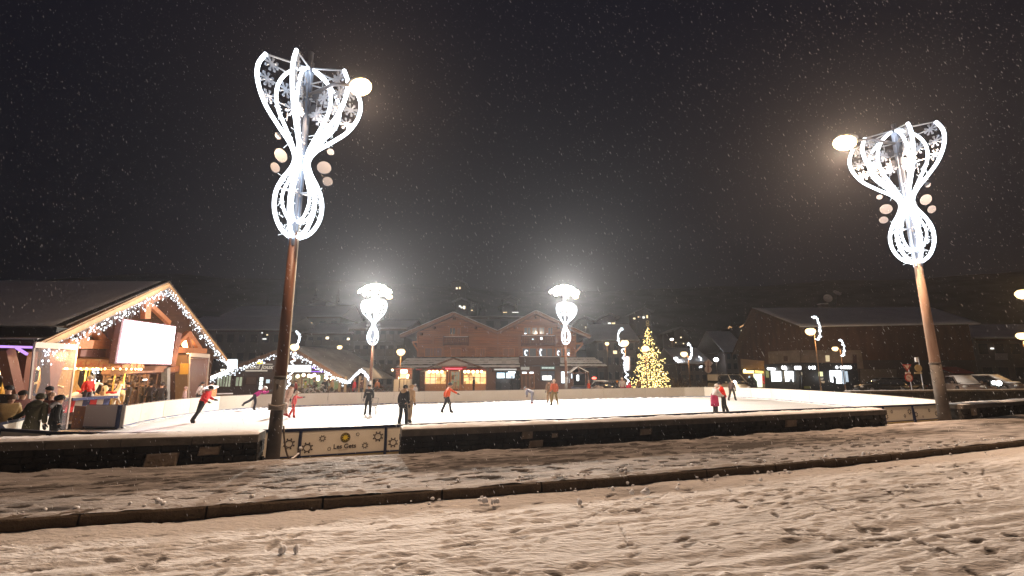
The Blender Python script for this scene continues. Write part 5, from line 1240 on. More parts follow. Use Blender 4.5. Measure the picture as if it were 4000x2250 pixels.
q = ony(822, 1528, 30); m = M(); m.box((q.x, 30, q.z - .1), (.5, .5, .45)); m.span(q.x - .4, q.x + .4, 29.9, 30.1, PLAZA, q.z - .3); obj('box', m, mat_once('box_orange', (.45, .18, .08)), hs); m = M(); m.prism([V((q.x - .34, 29.7, q.z + .1)), V((q.x + .20, 29.7, q.z + .02)), V((q.x + .32, 30.3, q.z + .22)), V((q.x - .24, 30.3, q.z + .30))], (0, 0, .11)); obj('snow_roof', m, SNOW, hs)
fr = thing('railing', 'low wooden railing topped with snow behind the left boards', 'railing', (ony(860, 1545, 30.8).x, 30.8, PLAZA)); m = M(); s2 = M()
for v in (1544, 1554): a, b = ony(768, v + 2, 30.8), ony(908, v - 2, 32.5); m.beam(a, b, .1, .1); s2.beam(a + V((0, 0, .09)), b + V((0, 0, .09)), .16, .08)
for u in (772, 820, 866, 904): a = ony(u, 1550, 31.5); m.span(a.x - .06, a.x + .06, 31.4, 31.5, PLAZA, a.z)
obj('rail', m, DARKWOOD, fr); obj('snow_on_rail', s2, SNOW, fr)
# ------------------------------------------------------------------ the twin gabled chalet
CY = 60.0
c = lambda u, v, dy=0: ony(u, v, CY + dy)
ch = thing('twin_chalet', 'large brown wooden chalet with two gables, balconies and shops below', 'chalet', (c(1935, 1500).x, CY + 6, PLAZA))
def yy(p, y): return V((p.x, y, p.z))
la, le, va, ra_, re = [yy(c(*q), CY) for q in ((1776, 1226), (1572, 1312), (1945, 1298), (2092, 1220), (2300, 1316))]
wallpoly('gable_wall', [c(1630, 1394), c(2249, 1394), c(2249, 1296), c(2092, 1230), c(1945, 1306), c(1776, 1236), c(1630, 1298)], CHALET, ch)
dpt = V((0, 16, 0)); fo = V((0, -1.3, 0))
for a, b in ((la, le), (la, va), (ra_, va), (ra_, re)):
    obj('roof', roof_slab('c', a + fo, b + fo, dpt, None, .28, 14, 14), ROOFM, ch, True)
    m = M(); m.beam(a + fo + V((0, -.1, -.16)), b + fo + V((0, -.1, -.16)), .08, .40); m.beam(a + fo + V((0, .5, -.30)), b + fo + V((0, .5, -.30)), 1.0, .06); obj('bargeboard', m, mat_once('chalet_barge', (.22, .10, .055)), ch)
for u, v in ((1776, 1246), (1700, 1282), (1650, 1306), (1860, 1282), (2092, 1240), (2010, 1280), (2180, 1282), (2240, 1308)): m = M(); a = c(u, v); m.beam(yy(a, CY - 1.3), yy(a, CY), .25, .28); obj('purlin_end', m, BALCONY, ch)
for (p0, p1, p2) in (((1612, 1336), (1634, 1336), (1634, 1372)), ((2278, 1342), (2247, 1342), (2247, 1376))):
    m = M(); m.beam(yy(c(*p0), CY - .1), yy(c(*p1), CY - .1), .2, .25); m.beam(yy(c(*p0), CY - .1), yy(c(*p2), CY - .1), .2, .2); obj('bracket', m, SHUTTER, ch)
m = M()
for u in (1632, 1693, 1732, 1822, 1944, 2028, 2160, 2247): a, b = c(u, 1394), c(u, 1312 if u not in (1632, 2247) else 1302); m.beam(yy(a, CY - .06), yy(b, CY - .06), .22, .12)
for v in (1308, 1350): a, b = c(1634, v), c(2246, v); m.beam(yy(a, CY - .04), yy(b, CY - .04), .12, .2)
obj('timber_post', m, mat_once('timber_lite', (.31, .135, .065)), ch)
def balcony(u0, u1, v0, v1, dep=1.2, solid=False):
    a, b = c(u0, v1, -dep), c(u1, v0, -dep); m = M(); y = CY - dep
    m.span(a.x, b.x, y - .05, y + .05, b.z - .14, b.z); m.span(a.x, b.x, y - .05, y + .05, a.z, a.z + .16); m.span(a.x, b.x, y, CY, a.z - .12, a.z)
    n = int((b.x - a.x) / .22)
    if solid: m.span(a.x, b.x, y - .03, y + .02, a.z + .16, b.z - .14)
    else:
        for i in range(n + 1): x = a.x + (b.x - a.x) * i / n; m.span(x - .05, x + .05, y - .025, y + .025, a.z + .16, b.z - .14)
    for x in (a.x, b.x): m.span(x - .09, x + .09, y - .08, y + .08, a.z - .3, b.z + .15)
    bl = obj('balcony', m, BALCONY if not solid else DARKWOOD, ch)
    m = M(); m.span(a.x, b.x, y - .09, y + .09, b.z + .003, b.z + .05); obj('snow_line', m, SNOW_ROOF, bl)
balcony(1733, 1829, 1316, 1342); balcony(2038, 2168, 1312, 1344); balcony(2030, 2186, 1394, 1424, 1.6, True)
window(1757, 1282, 1778, 1312, CY - .08, DARKGLASS, ch, SHUTTER, (2, 1)); window(1786, 1282, 1798, 1312, CY - .08, mat_once('curtain', (.3, .17, .12)), ch, SHUTTER)
for u0, u1 in ((1660, 1726),): window(u0, 1360, u1, 1391, CY - .08, mat_once('shutter_grey', (.22, .12, .095)), ch, SHUTTER, (3, 1))
for u0, u1 in ((1762, 1800), (1858, 1866), (1876, 1894), (1966, 2008)): window(u0, 1362, u1, 1390, CY - .08, mat_once('shutter_pane', (.27, .12, .065)), ch, SHUTTER, (2, 1))
RG = mat('window_reflecting', (.10, .11, .13), .12, (.16, .17, .19), .5, spec=.8)
for u0, u1, v0, v1 in ((2042, 2094, 1361, 1392), (2104, 2168, 1361, 1392), (2176, 2192, 1361, 1392), (2198, 2226, 1361, 1390), (2048, 2072, 1280, 1308), (2080, 2098, 1280, 1308), (2108, 2126, 1280, 1308), (2142, 2158, 1280, 1308)): window(u0, v0, u1, v1, CY - .08, RG, ch, SHUTTER, (2, 1))
wl = thing('window_reflections', 'glowing white shapes standing for garland reflections in the right chalet windows', 'light decoration', c(2110, 1350, -.25)); glow('garland_reflection', (.88, .94, 1), 2.6, False)
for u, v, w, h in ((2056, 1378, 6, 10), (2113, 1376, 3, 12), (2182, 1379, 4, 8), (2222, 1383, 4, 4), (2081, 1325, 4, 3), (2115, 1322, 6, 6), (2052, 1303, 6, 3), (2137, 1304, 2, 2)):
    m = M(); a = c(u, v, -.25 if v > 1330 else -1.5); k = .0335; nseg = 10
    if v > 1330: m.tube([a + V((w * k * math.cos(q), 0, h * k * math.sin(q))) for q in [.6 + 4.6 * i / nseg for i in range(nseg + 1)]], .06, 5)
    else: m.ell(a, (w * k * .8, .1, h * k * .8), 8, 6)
    obj('light_tube', m, bpy.data.materials['garland_reflection'], wl)  # emissive shapes stand in for light garlands mirrored in the panes
# canopy roof over the shops, with snow guards in stripes
for (q0, q1, q2, q3) in (((1592, 1400), (2030, 1398), (2031, 1434), (1548, 1436)), ((2187, 1398), (2318, 1397), (2370, 1430), (2187, 1430))):
    t0, t1 = c(*q0, -.1), c(*q1, -.1); b0, b1 = c(q3[0], q3[1], -2.4), c(q2[0], q2[1], -2.4)
    m = M(); m.prism([t0, t1, b1, b0], (0, 0, -.14)); cr = obj('canopy_roof', m, mat_once('canopy_slate', (.04, .035, .035)), ch)
    for f0, f1 in ((.05, .22), (.32, .48), (.56, .68), (.86, 1.0)):
        m = M(); P = lambda f, e: (t0 + (b0 - t0) * f).lerp(t1 + (b1 - t1) * f, e) + V((0, -.02, .03)); k = 26
        for i in range(k): j0, j1 = rnd.uniform(-.02, .02), rnd.uniform(-.02, .02); m.prism([P(f0 + j0, i / k), P(f0 + j0, (i + 1) / k), P(f1 + j1, (i + 1) / k), P(f1 + j1, i / k)], (0, 0, .08))
        obj('snow_stripe', m, SNOW_ROOF, cr)
    m = M(); m.beam(b0 + V((0, -.05, -.1)), b1 + V((0, -.05, -.1)), .1, .2); obj('gutter', m, DARKWOOD, cr)
# ground floor: walls, shops, awnings
GY = CY - .4
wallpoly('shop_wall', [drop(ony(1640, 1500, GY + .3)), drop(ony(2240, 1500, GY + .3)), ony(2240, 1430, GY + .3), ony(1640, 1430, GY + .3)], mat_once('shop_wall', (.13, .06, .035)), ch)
for u0, u1 in ((1660, 1742), (1812, 1898)): window(u0, 1450, u1, 1499, GY, WARM_SHOP, ch, SHUTTER, (4, 2))
window(1762, 1452, 1797, 1518, GY, DIM_SHOP, ch, SHUTTER, (3, 2), .1, 'door')
for u0, u1 in ((1660, 1742), (1812, 1898), (1745, 1760), (1800, 1811)): m = M(); a, b = ony(u0, 1523, GY - .15), ony(u1, 1502, GY - .15); m.span(a.x, b.x, GY - .2, GY - .08, PLAZA, b.z); obj('panel_base', m, mat_once('shop_base', (.34, .165, .085)), ch)
glow('shop_globe', (1, .80, .42), 5, False)
for u in (1677, 1692, 1707, 1726, 1816, 1830, 1848, 1865, 1881, 1750, 1797):
    big = u not in (1750, 1797); q = ony(u, 1452 if big else 1447, GY - .5); gl = thing('globe_lamp', 'yellow globe lamp in the row over the two shop windows' if big else 'smaller yellow lamp beside the shop door of the chalet', 'lamp', q, 0, 'globe lamps of the chalet shop' if big else 'door lamps of the chalet shop'); m = M(); m.ell(q, .20 if big else .13, 10, 7); obj('globe', m, bpy.data.materials['shop_globe'], gl, True); m = M(); m.beam(q + V((0, 0, .1)), q + V((0, .4, .3)), .03, .03); obj('bracket', m, DARKWOOD, gl)
lamp(gl, ony(1705, 1458, GY - 1.2), 110, (1, .66, .28), .4); lamp(gl, ony(1850, 1458, GY - 1.2), 110, (1, .66, .28), .4)
PD = CY - 3.0; pa, p1, p2 = ony(1772, 1400, PD), ony(1708, 1429, PD), ony(1836, 1428, PD)
wallpoly('pediment', [p1, p2, pa], mat('pediment_cream', (.52, .45, .42), .8), ch, .15)
q1, q2 = ony(1640, 1446, PD - .1), ony(1918, 1444, PD - .1)
for q in (q1, q2): m = M(); m.prism([pa + V((0, -.15, .12)), q + V((0, -.15, 0)), q + V((0, 2.6, .0)), pa + V((0, 2.6, .12))], (0, 0, -.22)); obj('porch_roof', m, mat_once('porch_roof', (.13, .06, .035)), ch)
m = M(); a, b = ony(1626, 1446, PD + .3), ony(1918, 1442, PD + .3); m.span(a.x, b.x, PD + .2, PD + .35, a.z, a.z + .16); a, b = ony(1727, 1440, PD - .1), ony(1822, 1432, PD - .1); m.span(a.x, b.x, PD - .2, PD + .1, a.z, b.z); obj('red_awning', m, RED, ch)
m = M(); a, b = ony(1740, 1443, PD - .25), ony(1806, 1438, PD - .25); m.span(a.x, b.x, PD - .3, PD - .25, a.z, b.z); obj('pink_tube', m, glow('pink_tube', (1, .12, .16), 1.5), ch)
for u in (1752, 1798): m = M(); a = ony(u, 1500, PD); m.beam(drop(a), ony(u, 1446, PD), .18, .18); obj('porch_post', m, SHUTTER, ch)
rect(1936, 1448, 2022, 1524, GY - .02, mat_once('shop_dark', (.035, .028, .028)), 'recess_shade_panel', ch, .08)  # flat dark sheet: shade of the shop opening put in as colour
rect(1930, 1438, 2018, 1446, GY - 1.2, glow('fascia_sign', (.8, .76, .68), .75), 'fascia_sign', ch, .1); rect(2035, 1433, 2068, 1445, GY - 1.2, glow('fascia_sign_dim', (.8, .72, .6), .42), 'fascia_sign', ch, .1)
rect(2112, 1431, 2169, 1443, GY - 1.2, mat_once('fascia_teal', (.10, .16, .15)), 'fascia_sign', ch, .1)
m = M()
for i in range(9): a, b = ony(2117 + i * 5.4, 1440, GY - 1.25), ony(2120.6 + i * 5.4, 1434, GY - 1.25); m.span(a.x, b.x, GY - 1.3, GY - 1.25, a.z, b.z)
obj('fascia_marks', m, glow('fascia_marks', (.8, .92, .85), 1.0), ch)
TV = glow('tv_blue', (.78, .92, 1), 2.2, True, ((1.3, 1, 2.6), [(.62, .84, 1), (.95, 1, 1), (.75, .92, 1), (.45, .75, .95), (1, 1, 1)]))
for u0, v0, u1, v1 in ((1941, 1456, 1971, 1477), (1977, 1456, 2009, 1477)): window(u0, v0, u1, v1, GY - .15, TV, ch, BLACK, (1, 1), .07, 'lit_display')
rect(1985, 1451, 2013, 1458, GY - .5, glow('ceiling_cool', (.92, .97, 1), 3), 'ceiling_light', ch, .2)
m = M(); a, b = ony(1936, 1523, GY - .2), ony(1960, 1490, GY - .2); m.span(a.x, b.x, GY - .3, GY - .1, PLAZA, b.z); a, b = ony(2018, 1523, GY - .2), ony(2030, 1450, GY - .2); m.span(a.x, b.x, GY - .5, GY, PLAZA, b.z); obj('dark_pillar', m, BLACK, ch)
for u0, u1 in ((2040, 2057), (2069, 2084)): rect(u0, 1453, u1, 1459, GY - .2, bpy.data.materials['ceiling_cool'], 'ceiling_light', ch, .1)
window(2040, 1462, 2085, 1515, GY - .1, mat_once('brown_pane', (.16, .08, .045)), ch, SHUTTER, (3, 1), .09, 'door')
window(2112, 1450, 2166, 1487, GY - .1, mat('blue_pane', (.10, .11, .14), .2), ch, DARKWOOD, (2, 1)); rect(2119, 1468, 2154, 1484, GY - .2, glow('bright_case', (1, .98, .92), 3.4), 'lit_display', ch, .06)
window(2193, 1452, 2223, 1496, GY - .1, COOL_SHOP, ch, DARKWOOD, (2, 2)); window(2226, 1460, 2235, 1478, GY - .1, TV, ch)
lamp(ch, ony(2207, 1480, GY - 1.2), 60, (.85, .93, 1), .3); lamp(ch, ony(1970, 1480, GY - 1.5), 60, (.8, .92, 1), .3)
# kiosk with light box left of the chalet
ks = thing('kiosk', 'small kiosk with glowing lantern box and white counter left of the chalet', 'kiosk', (ony(1574, 1500, 52).x, 52, PLAZA))
a, b = ony(1540, 1524, 52), ony(1606, 1482, 52); m = M(); m.span(a.x, b.x, 51.6, 52.6, PLAZA, b.z); obj('counter', m, mat('kiosk_white', (.60, .50, .40), .6), ks)
m = M(); z1 = ony(1574, 1443, 52).z; m.span(a.x, b.x, 52.4, 52.6, b.z, z1); obj('back_panel', m, mat_once('kiosk_back', (.2, .07, .045)), ks)
m = M(); m.span(a.x - .1, b.x + .1, 51.2, 52.8, z1, z1 + .12); 
for v in (1452, 1460): z = ony(1574, v, 52).z; m.span(a.x, b.x, 52.2, 52.3, z, z + .06)
obj('kiosk_roof', m, mat_once('kiosk_red', (.34, .07, .05)), ks)
rect(1563, 1444, 1588, 1458, 51.7, glow('kiosk_box', (1, .84, .52), 5), 'light_box', ks, .4); rect(1563, 1460, 1588, 1478, 52.1, glow('kiosk_glow', (1, .72, .36), 1.8), 'lit_panel', ks, .1)
for u, v in ((1533, 1445), (1560, 1476), (1592, 1474), (1594, 1466)): m = M(); m.ell(ony(u, v, 51.8), .14, 8, 6); obj('bulb', m, bpy.data.materials['shop_globe'], ks)
m = M()
for u in (1578, 1590): m.beam(drop(ony(u, 1500, 51.4)), ony(u, 1480, 51.4), .05, .05)
obj('easel', m, DARKWOOD, ks); lamp(ks, ony(1575, 1462, 50.9), 70, (1, .72, .36), .2)
# small open hut
hu = thing('wooden_hut', 'small open wooden hut with white roof right of the chalet', 'hut', (ony(2265, 1500, 48).x, 48, PLAZA)); ha, h1, h2 = ony(2258, 1434, 48), ony(2228, 1458, 48), ony(2300, 1456, 48)
for q in (h1, h2): obj('roof', roof_slab('h', ha, q, V((0, 2.2, 0)), None, .14, 8, 6, .02), ROOFM, hu, True)
m = M()
for q in (h1, h2):
    for dy in (.2, 2.0): m = M(); m.beam(V((q.x * .97 + ha.x * .03, 48 + dy, PLAZA)), V((q.x * .97 + ha.x * .03, 48 + dy, q.z)), .14, .14); obj('post', m, mat_once('hut_wood', (.09, .04, .026)), hu)
m = M(); m.beam(h1, h2, .12, .12); m.beam(ha, (h1 + h2) / 2, .12, .12); obj('frame', m, mat_once('hut_wood', (.09, .04, .026)), hu)
m = M(); m.span(h1.x + .2, h2.x - .2, 48.6, 49.6, PLAZA, PLAZA + .9); obj('bench', m, mat_once('hut_blue', (.06, .07, .12)), hu); glow('hut_lamp', (.95, .97, 1), 3, False)
for v in (1469, 1477, 1483): m = M(); m.ell(ony(2257, v, 48.4), .14, 8, 6); obj('lamp', m, bpy.data.materials['hut_lamp'], hu)
# ------------------------------------------------------------------ long barn-like building at the right
CA = V((37.4, 58.0, 0)); LTd = V((.985, -.03, 0)).normalized(); GTd = V((-.02, 1, 0)).normalized()     # corner, long side, gable side
bl = lambda u, v, o=0: onplane(u, v, CA + V((0, -o, 0)), LTd)
bg = lambda u, v, o=0: onplane(u, v, CA + V((-o, 0, 0)), GTd)
bn = thing('barn_building', 'long dark barn like building with snowy roof and lit shopfronts at its corner', 'building', (CA.x + 10, CA.y + 6, PLAZA))
ev0, ev1 = bl(3128, 1270), bl(3800, 1258); rdg0 = V((36.9, 66.8, 0)); rdg0.z = onplane(3010, 1205, rdg0, V((1, 0, 0))).z; ex = ev1.x
t_ = onplane(3631, 1197, rdg0, LTd); rdg1 = rdg0 + LTd * (t_ - rdg0).dot(LTd); rdg1.z = rdg0.z
bk = bg(2880, 1384); ov = V((-.8, 0, 0)); fo2 = V((0, -.9, -.35))
def quad_slab(a, b, c_, d, th=.25, nu=14, nv=30, amp=.05):
    m = M(); n = (b - a).cross(d - a).normalized(); n = n if n.z > 0 else -n
    for i in range(nu + 1):
        for j in range(nv + 1):
            s, t = i / nu, j / nv; p = (a.lerp(b, t)).lerp(d.lerp(c_, t), s); e = min(i, nu - i, j, nv - j); m.v.append(p + n * (th * (.5 + .5 * min(1, e)) + amp * noise_at(p.x * .5, p.y * .5 + p.z) * (e > 0)))
    w = nv + 1
    for i in range(nu):
        for j in range(nv): m.f.append([i * w + j, i * w + j + 1, (i + 1) * w + j + 1, (i + 1) * w + j]); m.mi.append(0)
    bd = [(i, 0) for i in range(nu + 1)] + [(nu, j) for j in range(1, nv + 1)] + [(i, nv) for i in range(nu - 1, -1, -1)] + [(0, j) for j in range(nv - 1, 0, -1)]; b0 = len(m.v)
    for i, j in bd: s, t = i / nu, j / nv; m.v.append((a.lerp(b, t)).lerp(d.lerp(c_, t), s))
    L = len(bd)
    for k in range(L): i, j = bd[k]; i2, j2 = bd[(k + 1) % L]; m.f.append([i * w + j, i2 * w + j2, b0 + (k + 1) % L, b0 + k]); m.mi.append(0)
    m.f.append([b0 + k for k in range(L)]); m.mi.append(1); return m
obj('roof', quad_slab(rdg0 + ov, rdg1, ev1 + fo2, ev0 + ov + fo2), ROOFM, bn, True)
hip = ev1 + V((0, 15, 0)); obj('roof', quad_slab(rdg1, rdg1 + V((.1, .1, 0)), hip, ev1 + fo2, .25, 8, 8), ROOFM, bn, True)
bkE = V((ev1.x, bk.y, bk.z)); obj('roof', quad_slab(rdg0 + ov, rdg1, bkE, bk + ov, .25, 10, 10), ROOFM, bn, True)
m = M(); m.beam(rdg0 + ov + V((-.05, 0, -.1)), ev0 + ov + fo2 + V((-.05, 0, -.05)), .1, .36); m.beam(rdg0 + ov + V((-.05, 0, -.1)), bk + ov + V((-.05, 0, -.1)), .1, .36); obj('bargeboard', m, DARKWOOD, bn)
def ply(name, pts, off, mtl): m = M(); m.prism(pts, off); return obj(name, m, mtl, bn)
Z1 = 3.4
gz0 = lambda q: V((q.x, q.y, PLAZA))
ply('gable_wall', [V((CA.x, CA.y, Z1)), V((CA.x, CA.y, ev0.z - .2)), V((rdg0.x + .5, rdg0.y, rdg0.z - .25)), V((bk.x, bk.y, bk.z - .2)), V((bk.x, bk.y, 1.8))], (.3, 0, 0), BARN)
m = M(); a, b = CA + V((.15, 0, 0)), V((ev1.x - .6, ev1.y, 0)); m.prism([V((a.x, a.y, Z1)), V((b.x, b.y, PLAZA + .0)) + V((0, 0, 3.9)), V((b.x, b.y, ev1.z - .2)), V((a.x, a.y, ev0.z - .2))], (0, .3, 0)); obj('front_wall', m, BARN, bn)
ply('gable_base', [V((CA.x + .05, CA.y, PLAZA)), V((CA.x + .05, CA.y, Z1)), V((bk.x + .05, bk.y, 1.8)), V((bk.x + .05, bk.y, PLAZA))], (.3, 0, 0), mat_once('gable_base', (.16, .085, .04)))
m = M(); m.prism([V((a.x, a.y - .05, PLAZA)), V((b.x, b.y - .05, PLAZA)), V((b.x, b.y - .05, 3.4)), V((a.x, a.y - .05, 3.4))], (0, .3, 0)); obj('front_base', m, mat_once('barn_base', (.05, .034, .024)), bn)
def pg(us, fn, th, mtl, name, off=.12):
    P = [fn(u, v, off) for u, v in us]; n = V((-th, 0, 0)) if fn is bg else V((0, -th, 0)); m = M(); m.prism(P, n); return obj(name, m, mtl, bn)
pg([(3001, 1374), (3127, 1367), (3127, 1418), (3005, 1420)], bg, .08, RENDERD, 'render_band'); pg([(3129, 1368), (3362, 1368), (3372, 1440), (3340, 1440), (3325, 1417), (3129, 1417)], bl, .08, RENDERD, 'render_band')
pg([(3360, 1442), (3500, 1442), (3500, 1530), (3358, 1530)], bl, .10, mat_once('plinth_render', (.10, .075, .055)), 'render_band', .2)
pg([(3062, 1391), (3076, 1391), (3077, 1411), (3063, 1411)], bg, .05, DARKWOOD, 'vent', .25); pg([(3330, 1385), (3345, 1385), (3346, 1425), (3332, 1425)], bl, .05, DARKWOOD, 'vent', .25)
pg([(3224, 1388), (3237, 1388), (3238, 1412), (3226, 1412)], bl, .15, glow('wall_light', (.9, .72, .42), .85), 'wall_light', .25)
BSF = mat('black_shopfront', (.010, .011, .013), .4)
pg([(2990, 1424), (3127, 1416), (3127, 1535), (2992, 1530)], bg, .12, BSF, 'shopfront', .2); pg([(3129, 1416), (3345, 1419), (3355, 1530), (3129, 1534)], bl, .12, BSF, 'shopfront', .2)
LIT = glow('shop_white', (.93, .97, 1), 4.2); LITD = glow('shop_cool_dim', (.65, .78, .9), .9)
pg([(3013, 1450), (3050, 1450), (3052, 1490), (3016, 1490)], bg, .06, LIT, 'lit_window', .4); pg([(3066, 1450), (3098, 1450), (3100, 1492), (3094, 1478), (3088, 1475), (3082, 1490), (3070, 1490)], bg, .06, LIT, 'lit_window', .4)
pg([(3240, 1448), (3284, 1448), (3288, 1498), (3268, 1498), (3268, 1480), (3258, 1465), (3252, 1470), (3254, 1494), (3244, 1490)], bl, .06, LIT, 'lit_window', .4)
pg([(3288, 1445), (3296, 1445), (3302, 1500), (3292, 1500)], bl, .06, LITD, 'lit_window', .4); pg([(3300, 1450), (3309, 1450), (3314, 1492), (3305, 1492)], bl, .06, LITD, 'lit_window', .4)
pg([(3196, 1452), (3212, 1452), (3214, 1470), (3198, 1470)], bl, .06, glow('green_board', (.9, .9, .5), 1.3), 'lit_display', .4); pg([(3206, 1488), (3221, 1488), (3219, 1497), (3210, 1496)], bl, .06, glow('shoe_tan', (.7, .5, .3), .5), 'lit_display', .4)
for us in ([(3128, 1455), (3132, 1453), (3134, 1464), (3130, 1466)], [(3199, 1477), (3216, 1475), (3214, 1484), (3201, 1486)]): pg(us, bl, .06, glow('display_dim', (.5, .42, .3), .6), 'lit_display', .4)
SG = glow('sign_white', (.97, .99, 1), 4.5)
def blob_sign(label, fn, us):
    c0 = fn(*us[0][:2], .5); t = thing('shop_sign', label, 'sign', c0); m = M(); td = GTd if fn is bg else LTd; R3 = Matrix((td, V((-td.y, td.x, 0)), UP)).transposed()
    for u, v, w, h in us: p = fn(u, v, .5); q = fn(u + w, v, .5); m.ell(p, ((q - p).length, .05, h / F * p.y), 10, 7, 0, R3)
    obj('lit_letters', m, SG, t)
blob_sign('leftmost short white lit sign on the black shopfront', bg, [(3000 + i * 5, 1440 + .4 * i, 4, 5 - .4 * (i > 3)) for i in range(6)])
blob_sign('compact white lit sign over the second bright window', bg, [(3057, 1436, 5, 7), (3066, 1437, 6, 8), (3070, 1440, 4, 6)])
blob_sign('white lit sign before the pale lamp pole', bg, [(3107 + i * 5, 1437, 4, 7) for i in range(5)] + [(3127, 1437, 4, 7)])
blob_sign('white lit ring shaped sign beside the pale lamp pole', bl, [(3162, 1436, 3, 7), (3168, 1436, 2, 3), (3174, 1436, 3, 7), (3182, 1436, 4, 7)])
blob_sign('rightmost white lit sign on the black shopfront', bl, [(3269, 1435, 5, 6)] + [(3286 + i * 6, 1435, 5, 6) for i in range(7)])
pg([(2903, 1447), (2945, 1447), (2945, 1458), (2905, 1458)], bg, .06, glow('yellow_sign', (1, .80, .30), 3), 'lit_display', .4); pg([(2950, 1447), (2982, 1450), (2982, 1458), (2952, 1456)], bg, .06, glow('yellow_sign_b', (1, .68, .16), 2.2), 'lit_display', .45)
pg([(2944, 1460), (2976, 1460), (2978, 1512), (2952, 1512)], bg, .06, glow('door_green', (.90, 1, .72), 2.0), 'lit_door', .4); pg([(2978, 1468), (2986, 1468), (2988, 1500), (2980, 1500)], bg, .06, RED, 'red_panel', .45); pg([(2992, 1448), (3003, 1450), (3004, 1475), (2994, 1475)], bg, .06, glow('olive', (.5, .5, .2), .5), 'lit_display', .4)
pg([(2924, 1470), (2930, 1468), (2932, 1482), (2926, 1484)], bg, .06, LITD, 'lit_display', .4)
pg([(2895, 1402), (2985, 1410), (2985, 1440), (2897, 1442)], bg, .10, mat_once('ochre_wall', (.34, .18, .05)), 'ochre_wall', .15)
m = M(); m.ell(bg(2909, 1447, .6), .2, 8, 6); obj('bulb', m, bpy.data.materials['shop_globe'], bn)
lamp(bn, bg(2945, 1470, 2.2), 120, (1, .70, .25), .3); lamp(bn, bg(3050, 1475, 2.0), 60, (.9, .96, 1), .3); lamp(bn, bl(3265, 1475, 2.0), 60, (.9, .96, 1), .3)
pg([(2925, 1478), (2945, 1474), (2957, 1490), (2960, 1512), (2930, 1514)], bg, .3, BLACK, 'dark_shrub', .6); pg([(3140, 1508), (3164, 1508), (3163, 1518), (3141, 1518)], bl, .2, mat_once('green_pot', (.13, .15, .04)), 'green_planter', .5)
m = M(); q = (rdg0 + rdg1) / 2; q = rdg0 + (rdg1 - rdg0) * .385; m.span(q.x - .5, q.x + .5, q.y - .4, q.y + .4, q.z - .6, q.z + .55); obj('chimney', m, mat_once('chimney', (.16, .13, .12)), bn); m = M(); m.span(q.x - .55, q.x + .55, q.y - .45, q.y + .45, q.z + .56, q.z + .7); obj('snow_on_chimney', m, SNOW_ROOF, bn)
for lb, u, v, rr, nrm in (('larger round satellite dish on the barn roof ridge, tipped forward', 3232, 1166, .62, V((-.2, -1, .15))), ('smaller oval satellite dish on the barn roof ridge, tipped upward', 3268, 1147, .56, V((.1, -.8, .65)))):
    q = onplane(u, v, rdg0 + V((0, -.5, 0)), LTd); d = thing('satellite_dish', lb, 'satellite dish', q); nrm = nrm.normalized(); a = nrm.orthogonal().normalized(); b = nrm.cross(a); m = M(); seg = 20
    for k in range(5):
        for j in range(seg): an = 2 * PI * j / seg; f = k / 4; m.v.append(q + (a * math.cos(an) + b * math.sin(an)) * rr * f + nrm * (.16 * f * f))
    for k in range(4):
        for j in range(seg): m.f.append([k * seg + j, k * seg + (j + 1) % seg, (k + 1) * seg + (j + 1) % seg, (k + 1) * seg + j]); m.mi.append(0)
    obj('reflector', m, mat_once('dish_grey', (.75, .72, .72)), d, True); m = M(); m.tube([q - nrm * .05, V((q.x, q.y + .4, rdg0.z))], .05, 6); m.tube([q - b * rr * .9, q + nrm * .6], .02, 5); obj('mast', m, GREY, d)
